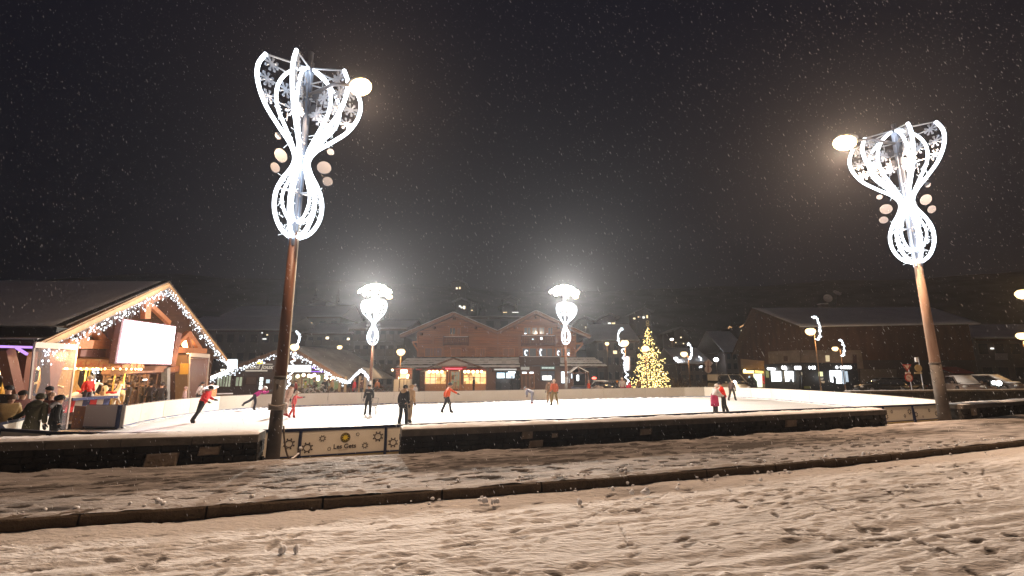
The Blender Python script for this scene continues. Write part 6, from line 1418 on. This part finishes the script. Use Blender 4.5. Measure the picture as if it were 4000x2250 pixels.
# ------------------------------------------------------------------ cars
def car(label, at, face, body, L=4.2, Wd=1.74, H=1.45, van=False, snow=True, head=None, group='cars beyond the rink'):
    t = thing('parked_car', label, 'car' if not van else 'van', at, math.radians(face), group); Wm = WM[t.name]
    def put(m): m.v = [Wm @ p for p in m.v]; return m
    h = Wd / 2
    def loft(secs, n=10):
        m = M()
        for (x, z0, z1, w0, w1) in secs:
            for j in range(n):
                a = PI * j / (n - 1); cx = math.cos(a); y = (abs(cx) ** .45) * (1 if cx > 0 else -1); s = math.sin(a) ** .45
                m.v.append(V((x, y * (w0 + (w1 - w0) * s), z0 + (z1 - z0) * s)))
        for i in range(len(secs) - 1):
            for j in range(n - 1): m.f.append([i * n + j, i * n + j + 1, (i + 1) * n + j + 1, (i + 1) * n + j]); m.mi.append(0)
        m.f.append(list(range(n))); m.mi.append(0); m.f.append([(len(secs) - 1) * n + j for j in range(n)]); m.mi.append(0); return m
    f, r_ = L / 2, -L / 2; belt = H * .62
    if van: hull = [(r_, .3, belt, h, h * .96), (f - .9, .3, belt, h, h * .97), (f - .25, .3, belt * .85, h, h * .93), (f, .32, belt * .62, h * .92, h * .85)]; cab = [(r_ + .02, belt - .05, H, h * .97, h * .82), (f - 1.3, belt - .05, H, h * .97, h * .82), (f - .55, belt - .1, belt + .05, h * .95, h * .9)]
    else: hull = [(r_, .35, belt * .82, h * .9, h * .8), (r_ + .12, .28, belt * .96, h, h * .92), (f - 1.15, .28, belt, h, h * .93), (f - .2, .28, belt * .80, h, h * .88), (f, .34, belt * .6, h * .88, h * .8)]; cab = [(r_ + .15, belt - .08, belt + .02, h * .93, h * .85), (r_ + .65, belt - .08, H - .02, h * .93, h * .74), (f - 1.95, belt - .08, H, h * .93, h * .74), (f - 1.05, belt - .08, belt - .02, h * .93, h * .88)]
    obj('body', put(loft(hull)), body, t, True); obj('cabin', put(loft(cab)), DARKGLASS, t, True)
    m = M(); 
    if van: m.box(((r_ + f - 1.35) / 2, 0, H), (f - 1.35 - r_, h * 1.62, .06)); m.box((r_ + .9, 0, (H + belt) / 2), (1.7, h * 1.84, H - belt))
    else: m.box(((r_ + .65 + f - 1.95) / 2, 0, H), (f - 2.6 - r_, h * 1.44, .05)); 
    for sy in (-1, 1): m.beam(V((f - 1.93 if not van else f - 1.3, sy * h * .74, H)), V((f - 1.05 if not van else f - .58, sy * h * .9, belt)), .06, .05)
    obj('roof', put(m), body, t)
    for x in (f - .8, r_ + .75):
        for sy in (-1, 1):
            m = M(); m.tube([(x, sy * (h - .2), .32), (x, sy * (h + .01), .32)], .32, 18); w = obj('wheel', put(m), BLACK, t); m = M(); m.tube([(x, sy * (h - .0), .32), (x, sy * (h + .02), .32)], .19, 14); obj('rim', put(m), GREY, w)
    for sy in (-1, 1):
        m = M(); m.ell((f - .08, sy * h * .66, belt * .66), (.12, .2, .10), 10, 6); obj('headlight', put(m), head or mat_once('headlamp', (.6, .6, .6)), t, True)
        m = M(); m.box((r_ - .0, sy * h * .74, belt * .72), (.05, .22, .14)); obj('tail_light', put(m), mat_once('tail', (.3, .01, .01)), t)
        m = M(); m.ell((f - 1.25, sy * (h + .1), belt + .06), (.08, .12, .09), 8, 5); obj('mirror', put(m), body, t, True)
    if snow:
        m = M(); m.ell(((r_ + f) / 2 - .55, 0, H + .01), (.95 if not van else 1.6, h * .74, .10), 16, 6)
        b = [(f - 1.02, -h * .82, belt + .0), (f - 1.02, h * .82, belt + .0), (f - 1.90, h * .70, H + .04), (f - 1.90, -h * .70, H + .04)]
        if not van: m.prism(b, (.05, 0, .045)); m.ell((f - .62, 0, belt * .93), (.50, h * .8, .10), 14, 6)
        obj('snow_cover', put(m), SNOW, t, True)
    return t
HEADL = glow('headlight', (.95, 1, .96), 40, False); DIMR = (.10, .06, .055)
def cpos(u, Y, z): p = ony(u, 1500, Y); return V((p.x, Y, z))
terr_z = .02
for i, (u0, u1, Y) in enumerate(((3560, 4100, 40),)):
    pass
car('parked car with snowed windscreen nearest to the right pole', cpos(3760, 41.5, .02), -115, mat('car_silver', (.26, .20, .18), .3, metal=.3))
car('parked car with snowed windscreen and one glaring headlight', cpos(3875, 43.0, .10), -75, mat('car_grey', (.16, .13, .12), .3, metal=.3))
hl = thing('car_headlight', 'glaring white headlamp of a car coming up at the right edge', 'headlight', cpos(3902, 40.6, 1.0)); q = ony(3902, 1497, 40.6); m = M(); m.ell(q, (.22, .1, .2), 14, 8); m.ell(q + V((-.35, .1, .04)), (.17, .1, .15), 12, 7); obj('lens', m, HEADL, hl); m = M(); m.box(q + V((-.1, .25, 0)), (1.1, .3, .5)); m.span(q.x - .05, q.x + .05, 40.7, 40.8, .0, q.z); obj('housing', m, BLACK, hl); lamp(hl, q + V((0, -.5, .05)), 40, (.95, 1, .95), .15)
vn = car('pale van with one bright headlamp behind the hugging couple', cpos(2846, 49, PLAZA), -78, mat('van_white', (.36, .31, .25), .4), 4.6, 1.95, 2.15, True, False, None)
q = ony(2868, 1496, 46.9); m = M(); m.ell(q, (.26, .1, .24), 14, 8); obj('headlight', m, glow('headlight_warm', (1, .84, .62), 25, False), vn); lamp(vn, q + V((.1, -.5, 0)), 50, (1, .85, .65), .15)
car('snow covered grey car in front of the hut and the banner pole', cpos(2345, 47, PLAZA), 100, mat('car_muddy', (.20, .14, .13), .6), 4.2, 1.8, 1.5, False, True)
mo = thing('snow_mound', 'grey heap of shovelled snow right of the hut', 'snow heap', cpos(2336, 44.5, PLAZA)); m = M()
for k in range(34): m.ell(cpos(2336 + rnd.gauss(0, 18), 44.5, PLAZA) + V((0, rnd.gauss(0, .5), rnd.uniform(.0, .75))), rnd.uniform(.22, .42), 8, 6, 0, None, .2)
obj('heap', m, mat('dirty_snow', (.30, .25, .24), .9, (.2, .16, .15), 3), mo, True)
for lb, u, Y, fc, c_ in (('dark car with red tail lamps behind the snow heap', 2385, 52, 150, (.02, .018, .02)), ('dark small car left of the banner pole', 2400, 50, 70, (.03, .022, .022))): car(lb, cpos(u, Y, PLAZA), fc, mat('car_dark', c_, .3), snow=False)
tl = thing('tail_lamp', 'small glowing red lamp on a post behind the coral child', 'lamp', cpos(2321, 48, PLAZA)); q = ony(2321, 1477, 48); m = M(); m.ell(q, (.26, .1, .13), 10, 6); obj('lens', m, glow('red_lamp', (1, .12, .08), 5, False), tl); m = M(); m.span(q.x - .06, q.x + .06, 48.05, 48.15, PLAZA, q.z); obj('post', m, BLACK, tl)
for lb, u, Y in (('dark parked car in the shade left of the yield sign', 3440, 46), ('dark parked car right of the pale plinth', 3510, 47)): car(lb, cpos(u, Y, PLAZA + .4), 170, mat('car_shade', (.015, .014, .014), .35), snow=False)
# ------------------------------------------------------------------ signs and the banner
def sign_pole(label, u, Y, v0, base=PLAZA): p = ony(u, v0, Y); t = thing('traffic_sign', label, 'traffic sign', (p.x, Y, base)); m = M(); m.tube([V((p.x, Y, base)), V((p.x, Y, p.z))], .035, 8); obj('post', m, GREY, t); return t
t = sign_pole('yield triangle above a round no parking sign on one post', 3546, 34, 1420); Y = 33.93
tri = [ony(3524, 1423, Y), ony(3561, 1423, Y), ony(3545, 1451, Y)]; m = M(); m.prism(tri, (0, .02, 0)); obj('red_triangle', m, mat_once('sign_red', (.34, .04, .03)), t); cc2 = sum(tri, V()) / 3; m = M(); m.prism([cc2 + (q - cc2) * .56 - V((0, .008, 0)) for q in tri], (0, .008, 0)); obj('white_triangle', m, mat_once('sign_white', (.56, .44, .38)), t)
rect(3536, 1453, 3558, 1461, Y, mat_once('sign_white', (.56, .44, .38)), 'plate', t, .02)
cq = ony(3550, 1475, Y); m = M(); m.disc(cq, .30, 24, (0, -1, 0), 0, .02); obj('red_disc', m, mat_once('sign_red', (.34, .04, .03)), t); m = M(); m.disc(cq - V((0, .02, 0)), .225, 24, (0, -1, 0), 0, .006); obj('white_disc', m, mat_once('sign_white', (.56, .44, .38)), t)
m = M(); m.beam(cq + V((-.15, -.028, .15)), cq + V((.15, -.028, -.15)), .01, .05, up=(0, 1, 0)); m.beam(cq + V((-.16, -.028, .0)), cq + V((.14, -.028, .02)), .01, .05, up=(0, 1, 0)); obj('bar', m, mat_once('sign_red', (.34, .04, .03)), t)
t = sign_pole('round yellowish sign with two small plates and a snowy top bar', 3587, 36, 1396); Y = 35.93
m = M(); m.disc(ony(3587, 1438, Y), .29, 22, (0, -1, 0), 0, .02); obj('disc', m, mat_once('sign_ochre', (.36, .26, .12)), t); m = M(); m.box(ony(3587, 1457, Y), (.62, .03, .14)); obj('plate', m, mat_once('sign_ochre2', (.42, .33, .2)), t); m = M(); m.box(ony(3579, 1405, Y), (.16, .12, .36)); obj('snow_cap', m, SNOW_ROOF, t)
t = sign_pole('pair of round sign backs one above the other right of the swirl lights', 2765, 54, 1408); Y = 53.93
for v in (1420, 1443): m = M(); m.disc(ony(2766, v, Y), .42, 22, (0, -1, 0), 0, .03); obj('disc', m, mat_once('sign_back', (.42, .34, .33)), t)
m = M(); m.beam(ony(2766, 1452, Y - .05), ony(2766, 1412, Y - .05), .12, .05); obj('clamp_bar', m, mat_once('clamp_brown', (.2, .1, .09)), t)
# the two posted discs seen in the photo stand at 2764; the banner hangs on its lamp post
bn2 = thing('banner', 'white vertical banner hanging on the lit lamp post left of the Christmas tree', 'banner', ony(2448, 1418, 44.6)); rect(2436, 1392, 2461, 1447, 44.6, mat('banner_cloth', (.62, .60, .66), .7, (.42, .42, .5), 4), 'cloth', bn2, .03); m = M(); a, b = ony(2434, 1392, 44.6), ony(2462, 1392, 44.6); m.beam(a, b, .05, .05); obj('rod', m, GREY, bn2)
m = M()
for k in range(60): q = ony(rnd.uniform(2437, 2454), rnd.uniform(1394, 1446), 44.5); m.octa(q, rnd.uniform(.03, .08))
lb2 = thing('banner_lights', 'white bulbs glinting across the hanging banner', 'light chain', ony(2448, 1418, 44.5)); obj('bulbs', m, L_BULB, lb2)['kind'] = 'stuff'
# ------------------------------------------------------------------ Christmas tree
tp = ony(2543, 1500, 48); base = V((tp.x, 48, PLAZA)); topz = ony(2543, 1262, 48).z; Ht = topz - PLAZA - .75
xt = thing('christmas_tree', 'big Christmas tree covered in golden lights in a wooden box', 'christmas tree', base)
m = M(); m.tube([base, base + V((0, 0, Ht * .5)), base + V((0, 0, Ht + .4))], [.16, .09, .015], 8); obj('trunk', m, DARKWOOD, xt)
LG = mat('fir_green', (.045, .055, .018), .8); LG2 = mat('fir_green_light', (.085, .085, .025), .8); m = M(); bulbs = M()
z = .65
while z < Ht + .2:
    f = (z - .5) / (Ht - .3); R0 = 2.2 * (1 - f) ** .85 + .10; nb = max(5, int(15 * (1 - f) + 5)); off = rnd.random() * 6
    for k in range(nb):
        a = off + 2 * PI * k / nb + rnd.uniform(-.2, .2); L = R0 * rnd.uniform(.72, 1.16) * (1.22 if z < 1.1 and rnd.random() < .35 else 1); d = V((math.cos(a), math.sin(a), 0)); s = base + V((0, 0, z)); n = max(4, int(L / .13))
        for i in range(n):
            q = (i + .5) / n; c0 = s + d * L * q + V((0, 0, -.30 * L * q + .26 * L * q * q + rnd.gauss(0, .03))); w = .30 * (1 - q * .65) + .05
            for sd in (-1, 1):
                t2 = (V((-d.y, d.x, 0)) * sd + d * .7 + V((0, 0, rnd.uniform(-.4, .25)))).normalized(); e = t2 * w * rnd.uniform(.7, 1.2); g2 = V((0, 0, 1)).cross(t2).normalized() * .045 + V((0, 0, rnd.uniform(-.03, .03)))
                m.add([c0, c0 + e * .5 + g2, c0 + e, c0 + e * .5 - g2], [(0, 1, 2, 3)], int(rnd.random() < .35))
            if rnd.random() < .17 + .14 * q: bulbs.octa(c0 + d * .06 + V((rnd.gauss(0, .05), rnd.gauss(0, .05), rnd.gauss(0, .05))), rnd.uniform(.028, .060))
    z += .175
obj('crown', m, [LG, LG2], xt)['kind'] = 'stuff'
o = obj('bulbs', bulbs, glow('gold_bulb', (1, .72, .26), 6.5, False), xt); o['kind'] = 'stuff'
m = M(); tt = base + V((0, 0, Ht + .75)); m.tube([tt + V((.14 * math.sin(a), 0, .13 + .13 * math.cos(a))) for a in [i * .55 for i in range(12)]], .03, 6); m.tube([tt + V((.16 * math.sin(a), 0, -.18 + .15 * math.cos(a))) for a in [i * .55 for i in range(12)]], .03, 6); m.tube([base + V((0, 0, Ht + .3)), tt], .02, 5); obj('top_ornament', m, mat_once('top_gold', (.5, .42, .25)), xt)
m = M()
for sx in (-1, 1): m.box(base + V((sx * 1.22, 0, .42)), (.12, 2.5, .84))
for sy in (-1, 1): m.box(base + V((0, sy * 1.2, .42)), (2.4, .12, .84))
m.box(base + V((0, 0, .80)), (2.3, 2.3, .06)); obj('planter_box', m, mat('larch_box', (.36, .19, .07), .7, (.28, .14, .05), 3), xt)
for a in ((0, -1.6, 3.4), (-1.7, -1.3, 1.6), (1.8, -1.2, 1.7), (.3, -.8, 5.4)): lamp(xt, base + V(a), 26, (1, .66, .22), .4)
# leafless snowy bushes right of the tree
for i, (u, Y, s, lb) in enumerate(((2640, 52, 2.3, 'frosted bare bush right of the Christmas tree'), (2600, 46, .9, 'low dark shrub at the right of the tree box'), (2690, 50, 1.1, 'dark evergreen hedge under the swirl lamp'), (2750, 56, 1.4, 'dark bush below the two round signs'))):
    q = cpos(u, Y, PLAZA); b = thing('bush', lb, 'bush', q); m = M()
    for k in range(150 if i == 0 else 90):
        a = rnd.uniform(0, 2 * PI); e = rnd.uniform(.3, 1.4); d = V((math.cos(a) * math.cos(e), math.sin(a) * math.cos(e), math.sin(e))); L = s * rnd.uniform(.5, 1.1); p0 = q + V((rnd.gauss(0, .3), rnd.gauss(0, .3), 0)) * s * .5
        m.tube([p0, p0 + d * L * .6, p0 + d * L + V((rnd.gauss(0, .1), 0, -.1 * s))], [.025, .018, .008], 4, rnd.randrange(2))
    obj('twigs', m, [mat_once('twig', (.10, .06, .035)), mat_once('twig_frost', (.26, .19, .13)) if i == 0 else mat_once('twig_dark', (.04, .03, .025))], b); m = M()
    for k in range(160): d = V((rnd.gauss(0, .4), rnd.gauss(0, .35), abs(rnd.gauss(.3, .35)))) * s; c0 = q + d; e = V((rnd.gauss(0, 1), rnd.gauss(0, 1), rnd.gauss(0, 1))).normalized() * .1; f = e.orthogonal(); m.add([c0 - e, c0 + f * .5, c0 + e, c0 - f * .5], [(0, 1, 2, 3)])
    obj('foliage', m, mat_once('leaf_dull', (.10, .075, .045) if i == 0 else (.03, .028, .018)), b)
tr = thing('guard_rail', 'thin snowy guard rail in front of the yellow lit shop', 'railing', cpos(2895, 52, PLAZA)); m = M(); a, b = ony(2868, 1494, 52), ony(2925, 1494, 52); m.beam(a, b, .06, .06)
for f in (0, .33, .66, 1): q = a.lerp(b, f); m.span(q.x - .03, q.x + .03, 51.97, 52.03, PLAZA, q.z)
obj('rail', m, GREY, tr)
# ------------------------------------------------------------------ dark blocks and hillside houses behind
def litpane(c, s): return glow('lit_pane', c, s, False)
PANES = [litpane((1, .78, .45), 1.6), litpane((1, .86, .62), 2.4), litpane((.95, .95, .9), 1.5)]
WDARK = mat('dark_window', (.02, .02, .024), .25)
def block(label, u0, u1, vtop, Y, roof_h=1.6, dep=12, wallm=None, lit=(), cols=6, rows=3, base=PLAZA, balconies=False, name='apartment_building', snowroof=True):
    a, b = ony(u0, vtop, Y), ony(u1, vtop, Y); x0, x1, z1 = a.x, b.x, a.z
    t = thing(name, label, 'building', ((x0 + x1) / 2, Y + dep / 2, base), 0, None); m = M(); m.span(x0, x1, Y, Y + dep, base - 2, z1); obj('wall', m, wallm or RENDERW, t)
    m = M(); m.prism([V((x0 - .7, Y - 1, z1 - .1)), V((x1 + .7, Y - 1, z1 - .1)), V((x1 + .7, Y + dep / 2, z1 + roof_h)), V((x0 - .7, Y + dep / 2, z1 + roof_h))], (0, 0, .25)); m.prism([V((x0 - .7, Y + dep + 1, z1 - .1)), V((x1 + .7, Y + dep + 1, z1 - .1)), V((x1 + .7, Y + dep / 2 + .01, z1 + roof_h)), V((x0 - .7, Y + dep / 2 + .01, z1 + roof_h))], (0, 0, .25)); obj('roof', m, SNOW_ROOF if snowroof else TILE, t)
    m = M(); m.span(x0 - .6, x1 + .6, Y - 1.02, Y - .9, z1 - .42, z1 - .08); obj('eave_board', m, DARKWOOD, t)
    fr = M(); W = (x1 - x0) / cols; Hh = (z1 - base) / rows
    for i in range(cols):
        for j in range(rows):
            cx = x0 + W * (i + .5); cz = base + Hh * (j + .55); f = M(); w, h = min(.7, W * .28), min(.75, Hh * .3); f.span(cx - w - .08, cx + w + .08, Y - .05, Y + .02, cz - h - .08, cz + h + .08); fo_ = obj('window', f, mat_once('far_frame', (.10, .07, .06)), t)
            p = M(); p.span(cx - w, cx + w, Y - .09, Y - .06, cz - h, cz + h); obj('pane', p, WDARK, fo_)
            if balconies and j: bb = M(); bb.span(cx - W * .42, cx + W * .42, Y - 1.0, Y - .9, cz - h - .2, cz + .1); bb.span(cx - W * .42, cx + W * .42, Y - 1.0, Y, cz - h - .3, cz - h - .2); obj('balcony', bb, mat_once('far_balcony', (.09, .06, .05)), t)
    for u, v, w, h, k in lit: q = ony(u, v, Y - .3); s = Y / F; p = M(); p.span(q.x - w * s / 2, q.x + w * s / 2, Y - .3, Y - .15, q.z - h * s / 2, q.z + h * s / 2); obj('lit_window', p, PANES[k], t)
    return t
RD2 = mat('render_far', (.13, .115, .11), .9, (.17, .15, .145), .5); RD3 = mat('render_far_dark', (.075, .06, .055), .9, (.10, .08, .075), .5)
block('long dark apartment block behind the market hall gable', 700, 1110, 1290, 84, 3.2, 14, RD3, ((1023, 1300, 4, 4, 2), (1043, 1308, 5, 4, 0), (1032, 1324, 14, 4, 2)), 9, 3)
block('taller dark apartment block above the long one', 880, 1330, 1238, 104, 3.5, 14, RD3, ((1158, 1259, 16, 20, 2), (1210, 1262, 18, 5, 0), (1264, 1275, 8, 9, 1), (1282, 1274, 10, 8, 1)), 10, 4, balconies=True)
block('wide dark block with two small lit windows behind the restaurant', 1200, 1400, 1302, 92, 2.5, 14, RD3, ((1278, 1320, 11, 9, 1), (1360, 1324, 9, 8, 1), (1286, 1374, 7, 5, 1)), 6, 3, balconies=True)
block('grey apartment block with balconies left of the chalet', 1385, 1580, 1285, 74, 2.0, 14, RD2, (), 6, 4, balconies=True)
block('dark block behind the valley between the chalet gables', 1830, 2110, 1240, 82, .6, 16, RD2, (), 5, 4)
block('dark chalet right of the twin chalet', 2330, 2480, 1330, 95, 4, 14, RD3, ((2403, 1376, 14, 12, 0),), 5, 3, base=-.3, name='background_chalet')
block('dark chalet with snowy roof right of the frosted bush', 2655, 2760, 1420, 84, 3.0, 12, RD3, (), 4, 2, base=0, name='background_chalet')
block('dark house with snowy roof between the signs and the barn', 2830, 2905, 1375, 100, 5.0, 14, RD3, (), 3, 3, base=0, name='background_chalet')
block('long low dark building at the right edge', 3800, 4300, 1322, 66, 2.5, 12, RD3, ((3878, 1361, 10, 6, 2),), 8, 2, base=0, name='background_chalet')
pq = thing('wall_panel', 'pale blank board on the dark building at the right edge', 'board', ony(3912, 1392, 65)); rect(3888, 1380, 3936, 1406, 65, mat_once('pale_board', (.30, .26, .27)), 'board', pq)
rd_ = thing('red_shed', 'dim red shed roof behind the parked cars', 'shed', cpos(3770, 54, 0)); a, b = ony(3730, 1458, 54), ony(3800, 1435, 54); m = M(); m.prism([V((a.x, 54, a.z)), V((b.x, 54, a.z)), V((b.x, 56, b.z)), V((a.x, 56, b.z))], (0, 0, .1)); obj('roof', m, mat_once('shed_red', (.22, .03, .02)), rd_); m = M(); m.span(a.x + .1, b.x - .1, 54.3, 56, -.4, a.z + .1); obj('wall', m, mat_once('shed_dark', (.06, .03, .025)), rd_)
# houses up the slope
HH = 'chalets scattered over the dark hillside'
DWALL = mat('hill_house', (.05, .034, .028), .9)
for i, (u, v, Y, lit, lb) in enumerate((
    (1790, 1126, 190, ((-6, 0, 6, 7, 1), (6, -1, 6, 9, 0)), 'highest hillside chalet with two lit windows above the left gable'),
    (1803, 1203, 140, ((-7, -7, 7, 7, 2), (0, -2, 7, 6, 2), (10, -2, 8, 12, 1)), 'hillside chalet with three bright windows just above the left gable'),
    (1838, 1212, 150, ((0, 0, 18, 4, 0),), 'hillside chalet with one dim wide window above the left roof slope'),
    (1994, 1192, 165, ((-16, 3, 13, 6, 0), (-1, -1, 7, 5, 1), (4, 15, 10, 8, 2), (14, 2, 12, 8, 0)), 'hillside chalet with four lit windows between the gables'),
    (1985, 1220, 145, ((-12, 0, 16, 3, 0), (28, 0, 26, 3, 2)), 'hillside chalet with thin lit strips above the valley roof'),
    (2380, 1264, 130, ((0, 0, 11, 8, 2), (16, 0, 12, 7, 0)), 'hillside chalet with a white lit window left of the tree'),
    (2288, 1279, 125, ((0, 0, 5, 5, 1),), 'small hillside chalet with one tiny light beside the right gable'),
    (2514, 1240, 150, ((0, 0, 8, 8, 2), (14, -3, 5, 12, 0), (-20, -2, 6, 4, 0), (-36, 4, 8, 6, 0)), 'hillside chalet with one bright light above the Christmas tree'),
    (2660, 1318, 135, ((0, 0, 5, 5, 0), (-20, 20, 4, 4, 0), (10, 24, 4, 4, 0)), 'hillside chalet with faint lights right of the Christmas tree'),
    (1246, 1200, 170, (), 'unlit hillside chalet above the dark apartment blocks'))):
    q = ony(u, v, Y); s = Y / F; w = 26 * s; t = thing('hillside_chalet', lb, 'house', (q.x, Y + 4, q.z - 4), 0, HH); z0, z1 = q.z - 6, q.z + 9 * s + 1.2
    m = M(); m.prism([V((q.x - w, Y, z0)), V((q.x + w, Y, z0)), V((q.x + w, Y, z1)), V((q.x, Y, z1 + w * .42)), V((q.x - w, Y, z1))], (0, 10, 0)); obj('wall', m, DWALL, t)
    for sg_ in (-1, 1): m = M(); m.prism([V((q.x + sg_ * (w + 1), Y - 1, z1 - .3)), V((q.x, Y - 1, z1 + w * .42 + .15)), V((q.x, Y + 11, z1 + w * .42 + .15)), V((q.x + sg_ * (w + 1), Y + 11, z1 - .3))], (0, 0, .35)); obj('roof', m, mat_once('hill_roof', (.25, .24, .25)), t)
    for du, dv, ww, hh, k in lit: p = ony(u + du, v + dv, Y - .2); m = M(); m.span(p.x - ww * s / 2, p.x + ww * s / 2, Y - .3, Y - .1, p.z - hh * s / 2, p.z + hh * s / 2); obj('lit_window', m, PANES[k], t)
for lb, P_ in (('faint orange light chain on a far roof, left one', ((2845, 1283), (2850, 1275), (2858, 1280))), ('faint orange light chain on a far roof beside the barn eave', ((2890, 1278), (2905, 1270), (2918, 1267), (2935, 1270), (2950, 1274)))):
    q = [ony(u, v, 120) for u, v in P_]; t = thing('roof_lights', lb, 'light chain', q[0]); m = M(); m.tube(q, .16, 6); obj('light_tube', m, glow('faint_orange', (1, .55, .25), .8, False), t)
hq = ony(2898, 1290, 128); w = 3.4; t = thing('hillside_chalet', 'hillside chalet below the faint orange light chains', 'house', (hq.x, 130, hq.z - 6), 0, HH); m = M(); m.prism([V((hq.x - w, 128, hq.z - 8)), V((hq.x + w, 128, hq.z - 8)), V((hq.x + w, 128, hq.z + .5)), V((hq.x, 128, hq.z + 2)), V((hq.x - w, 128, hq.z + .5))], (0, 9, 0)); obj('wall', m, DWALL, t); m = M(); p = ony(2901, 1292, 127.8); m.span(p.x - .4, p.x + .4, 127.7, 127.9, p.z - .2, p.z + .2); obj('lit_window', m, PANES[1], t)
# dark firs on the slope: trunk and ragged crown, a few shapes copied about
def fir(label, loc, h, seed):
    rr = random.Random(seed); t = thing('fir_tree', label, 'tree', loc, 0, 'dark firs on the hillside'); L_ = V(loc); m = M(); m.tube([L_, L_ + V((0, 0, h))], [.2, .03], 6); obj('trunk', m, DARKWOOD, t); m = M(); z = h * .12
    while z < h * .98:
        f = z / h; R0 = h * .20 * (1 - f) + .15; nb = 9; o = rr.random() * 6
        for k in range(nb):
            a = o + 2 * PI * k / nb; d = V((math.cos(a), math.sin(a), 0)); Lb = R0 * rr.uniform(.7, 1.15); s = L_ + V((0, 0, z)); e = s + d * Lb + V((0, 0, -.35 * Lb)); sd = V((-d.y, d.x, 0)) * Lb * .26
            m.add([s, s.lerp(e, .55) + sd, e, s.lerp(e, .55) - sd], [(0, 1, 2, 3)], int(rr.random() < .25)); 
        z += h * .035
    obj('crown', m, [mat_once('fir_dark', (.018, .02, .016)), mat_once('fir_snowed', (.12, .12, .13))], t)['kind'] = 'stuff'; return t
f0 = fir('tall dark fir on the hillside', (0, 0, 0), 15, 3); spots = []
rf_ = random.Random(4)
lbl = ['tall dark fir standing in the row of firs on the hillside behind the houses']
def hillz(x, y):
    k = min(max((y + .10 * abs(x) - 20 * math.sin(x * .013 + .6) - 95) / 235, 0), 1); return -.6 + 62 * k * k * (3 - 2 * k)
first = True
for i in range(46):
    x = rf_.uniform(-95, 115); y = rf_.uniform(112, 175) ; h = rf_.uniform(.7, 1.25)
    if first: f0.location = (x, y, hillz(x, y) - 1); f0['label'] = lbl[0]; first = False; o = f0
    else: o = dup(f0, (x, y, hillz(x, y) - 1), rf_.uniform(0, 6), lbl[0])
    o.scale = (h, h, h)
# ------------------------------------------------------------------ night sky, haze, falling snow, render settings
w = bpy.data.worlds.new('World'); scene.world = w; w.use_nodes = True
N = w.node_tree.nodes; Lk = w.node_tree.links; bgd = N['Background']
tc = N.new('ShaderNodeTexCoord'); sp = N.new('ShaderNodeSeparateXYZ'); rp_ = N.new('ShaderNodeValToRGB')
Lk.new(tc.outputs['Generated'], sp.inputs[0]); Lk.new(sp.outputs['Z'], rp_.inputs[0]); Lk.new(rp_.outputs[0], bgd.inputs[0])
e = rp_.color_ramp.elements; e[0].position = 0; e[0].color = (.0030, .0030, .0042, 1); e[1].position = .75; e[1].color = (.0048, .0048, .0105, 1)
q = e.new(.25); q.color = (.0048, .0048, .0080, 1)
bgd.inputs['Strength'].default_value = 1.0
hz = M(); hz.span(-150, 150, -25, 235, -3.0, 75)
hm = bpy.data.materials.new('haze'); hm.use_nodes = True; nt = hm.node_tree; nt.nodes.clear()
pv = nt.nodes.new('ShaderNodeVolumePrincipled'); pv.inputs['Density'].default_value = .0008; pv.inputs['Color'].default_value = (.82, .88, 1.0, 1); pv.inputs['Anisotropy'].default_value = .72
oo = nt.nodes.new('ShaderNodeOutputMaterial'); nt.links.new(pv.outputs[0], oo.inputs['Volume'])
if HAZE:
    ho = obj('haze', hz, hm); ho['kind'] = 'stuff'
FLAKE = bpy.data.materials.new('flake'); FLAKE.use_nodes = True; nt = FLAKE.node_tree; nt.nodes.clear(); a1 = nt.nodes.new('ShaderNodeBsdfDiffuse'); a2 = nt.nodes.new('ShaderNodeBsdfTranslucent'); a3 = nt.nodes.new('ShaderNodeMixShader'); a4 = nt.nodes.new('ShaderNodeOutputMaterial')
for a in (a1, a2): a.inputs[0].default_value = (.9, .9, .92, 1)
nt.links.new(a1.outputs[0], a3.inputs[1]); nt.links.new(a2.outputs[0], a3.inputs[2]); nt.links.new(a3.outputs[0], a4.inputs[0])
# snowfall: loose wet flakes drifting down to the left
m = M(); rs_ = random.Random(21)
FL = V((.42, .02, -1)).normalized()
for i in range(48000):
    Y = 4.5 + 34 * rs_.random() ** 1.25; x = rs_.uniform(-1.5, 1.5) * Y; z = rs_.uniform(.3, 1.7 + 1.05 * Y)
    if z > 20: continue
    s = rs_.uniform(.0010, .0025); l = rs_.uniform(5, 10); c0 = V((x, Y, z)); d = (FL + V((rs_.gauss(0, .07), rs_.gauss(0, .07), rs_.gauss(0, .07)))).normalized(); a = d.orthogonal().normalized(); b = d.cross(a)
    m.add([c0 + d * s * l, c0 + a * s, c0 - a * s * .5 + b * s * .86, c0 - a * s * .5 - b * s * .86, c0 - d * s * l], [(0, 1, 2), (0, 2, 3), (0, 3, 1), (4, 2, 1), (4, 3, 2), (4, 1, 3)])
fo3 = obj('falling_snow', m, FLAKE); fo3['kind'] = 'stuff'
scene.view_settings.view_transform = 'Standard'; scene.view_settings.look = 'None'; scene.view_settings.exposure = EXPO; scene.view_settings.gamma = 1
scene.render.engine = 'CYCLES'; cy = scene.cycles
cy.use_denoising = True
try: cy.denoiser = 'OPENIMAGEDENOISE'
except Exception: pass
cy.use_light_tree = True; cy.max_bounces = 5; cy.diffuse_bounces = 3; cy.glossy_bounces = 2; cy.transmission_bounces = 3; cy.transparent_max_bounces = 8; cy.volume_bounces = 0
cy.sample_clamp_indirect = 1.5; cy.caustics_reflective = False; cy.caustics_refractive = False
cy.use_adaptive_sampling = True; cy.adaptive_threshold = .02
bpy.context.view_layer.update()
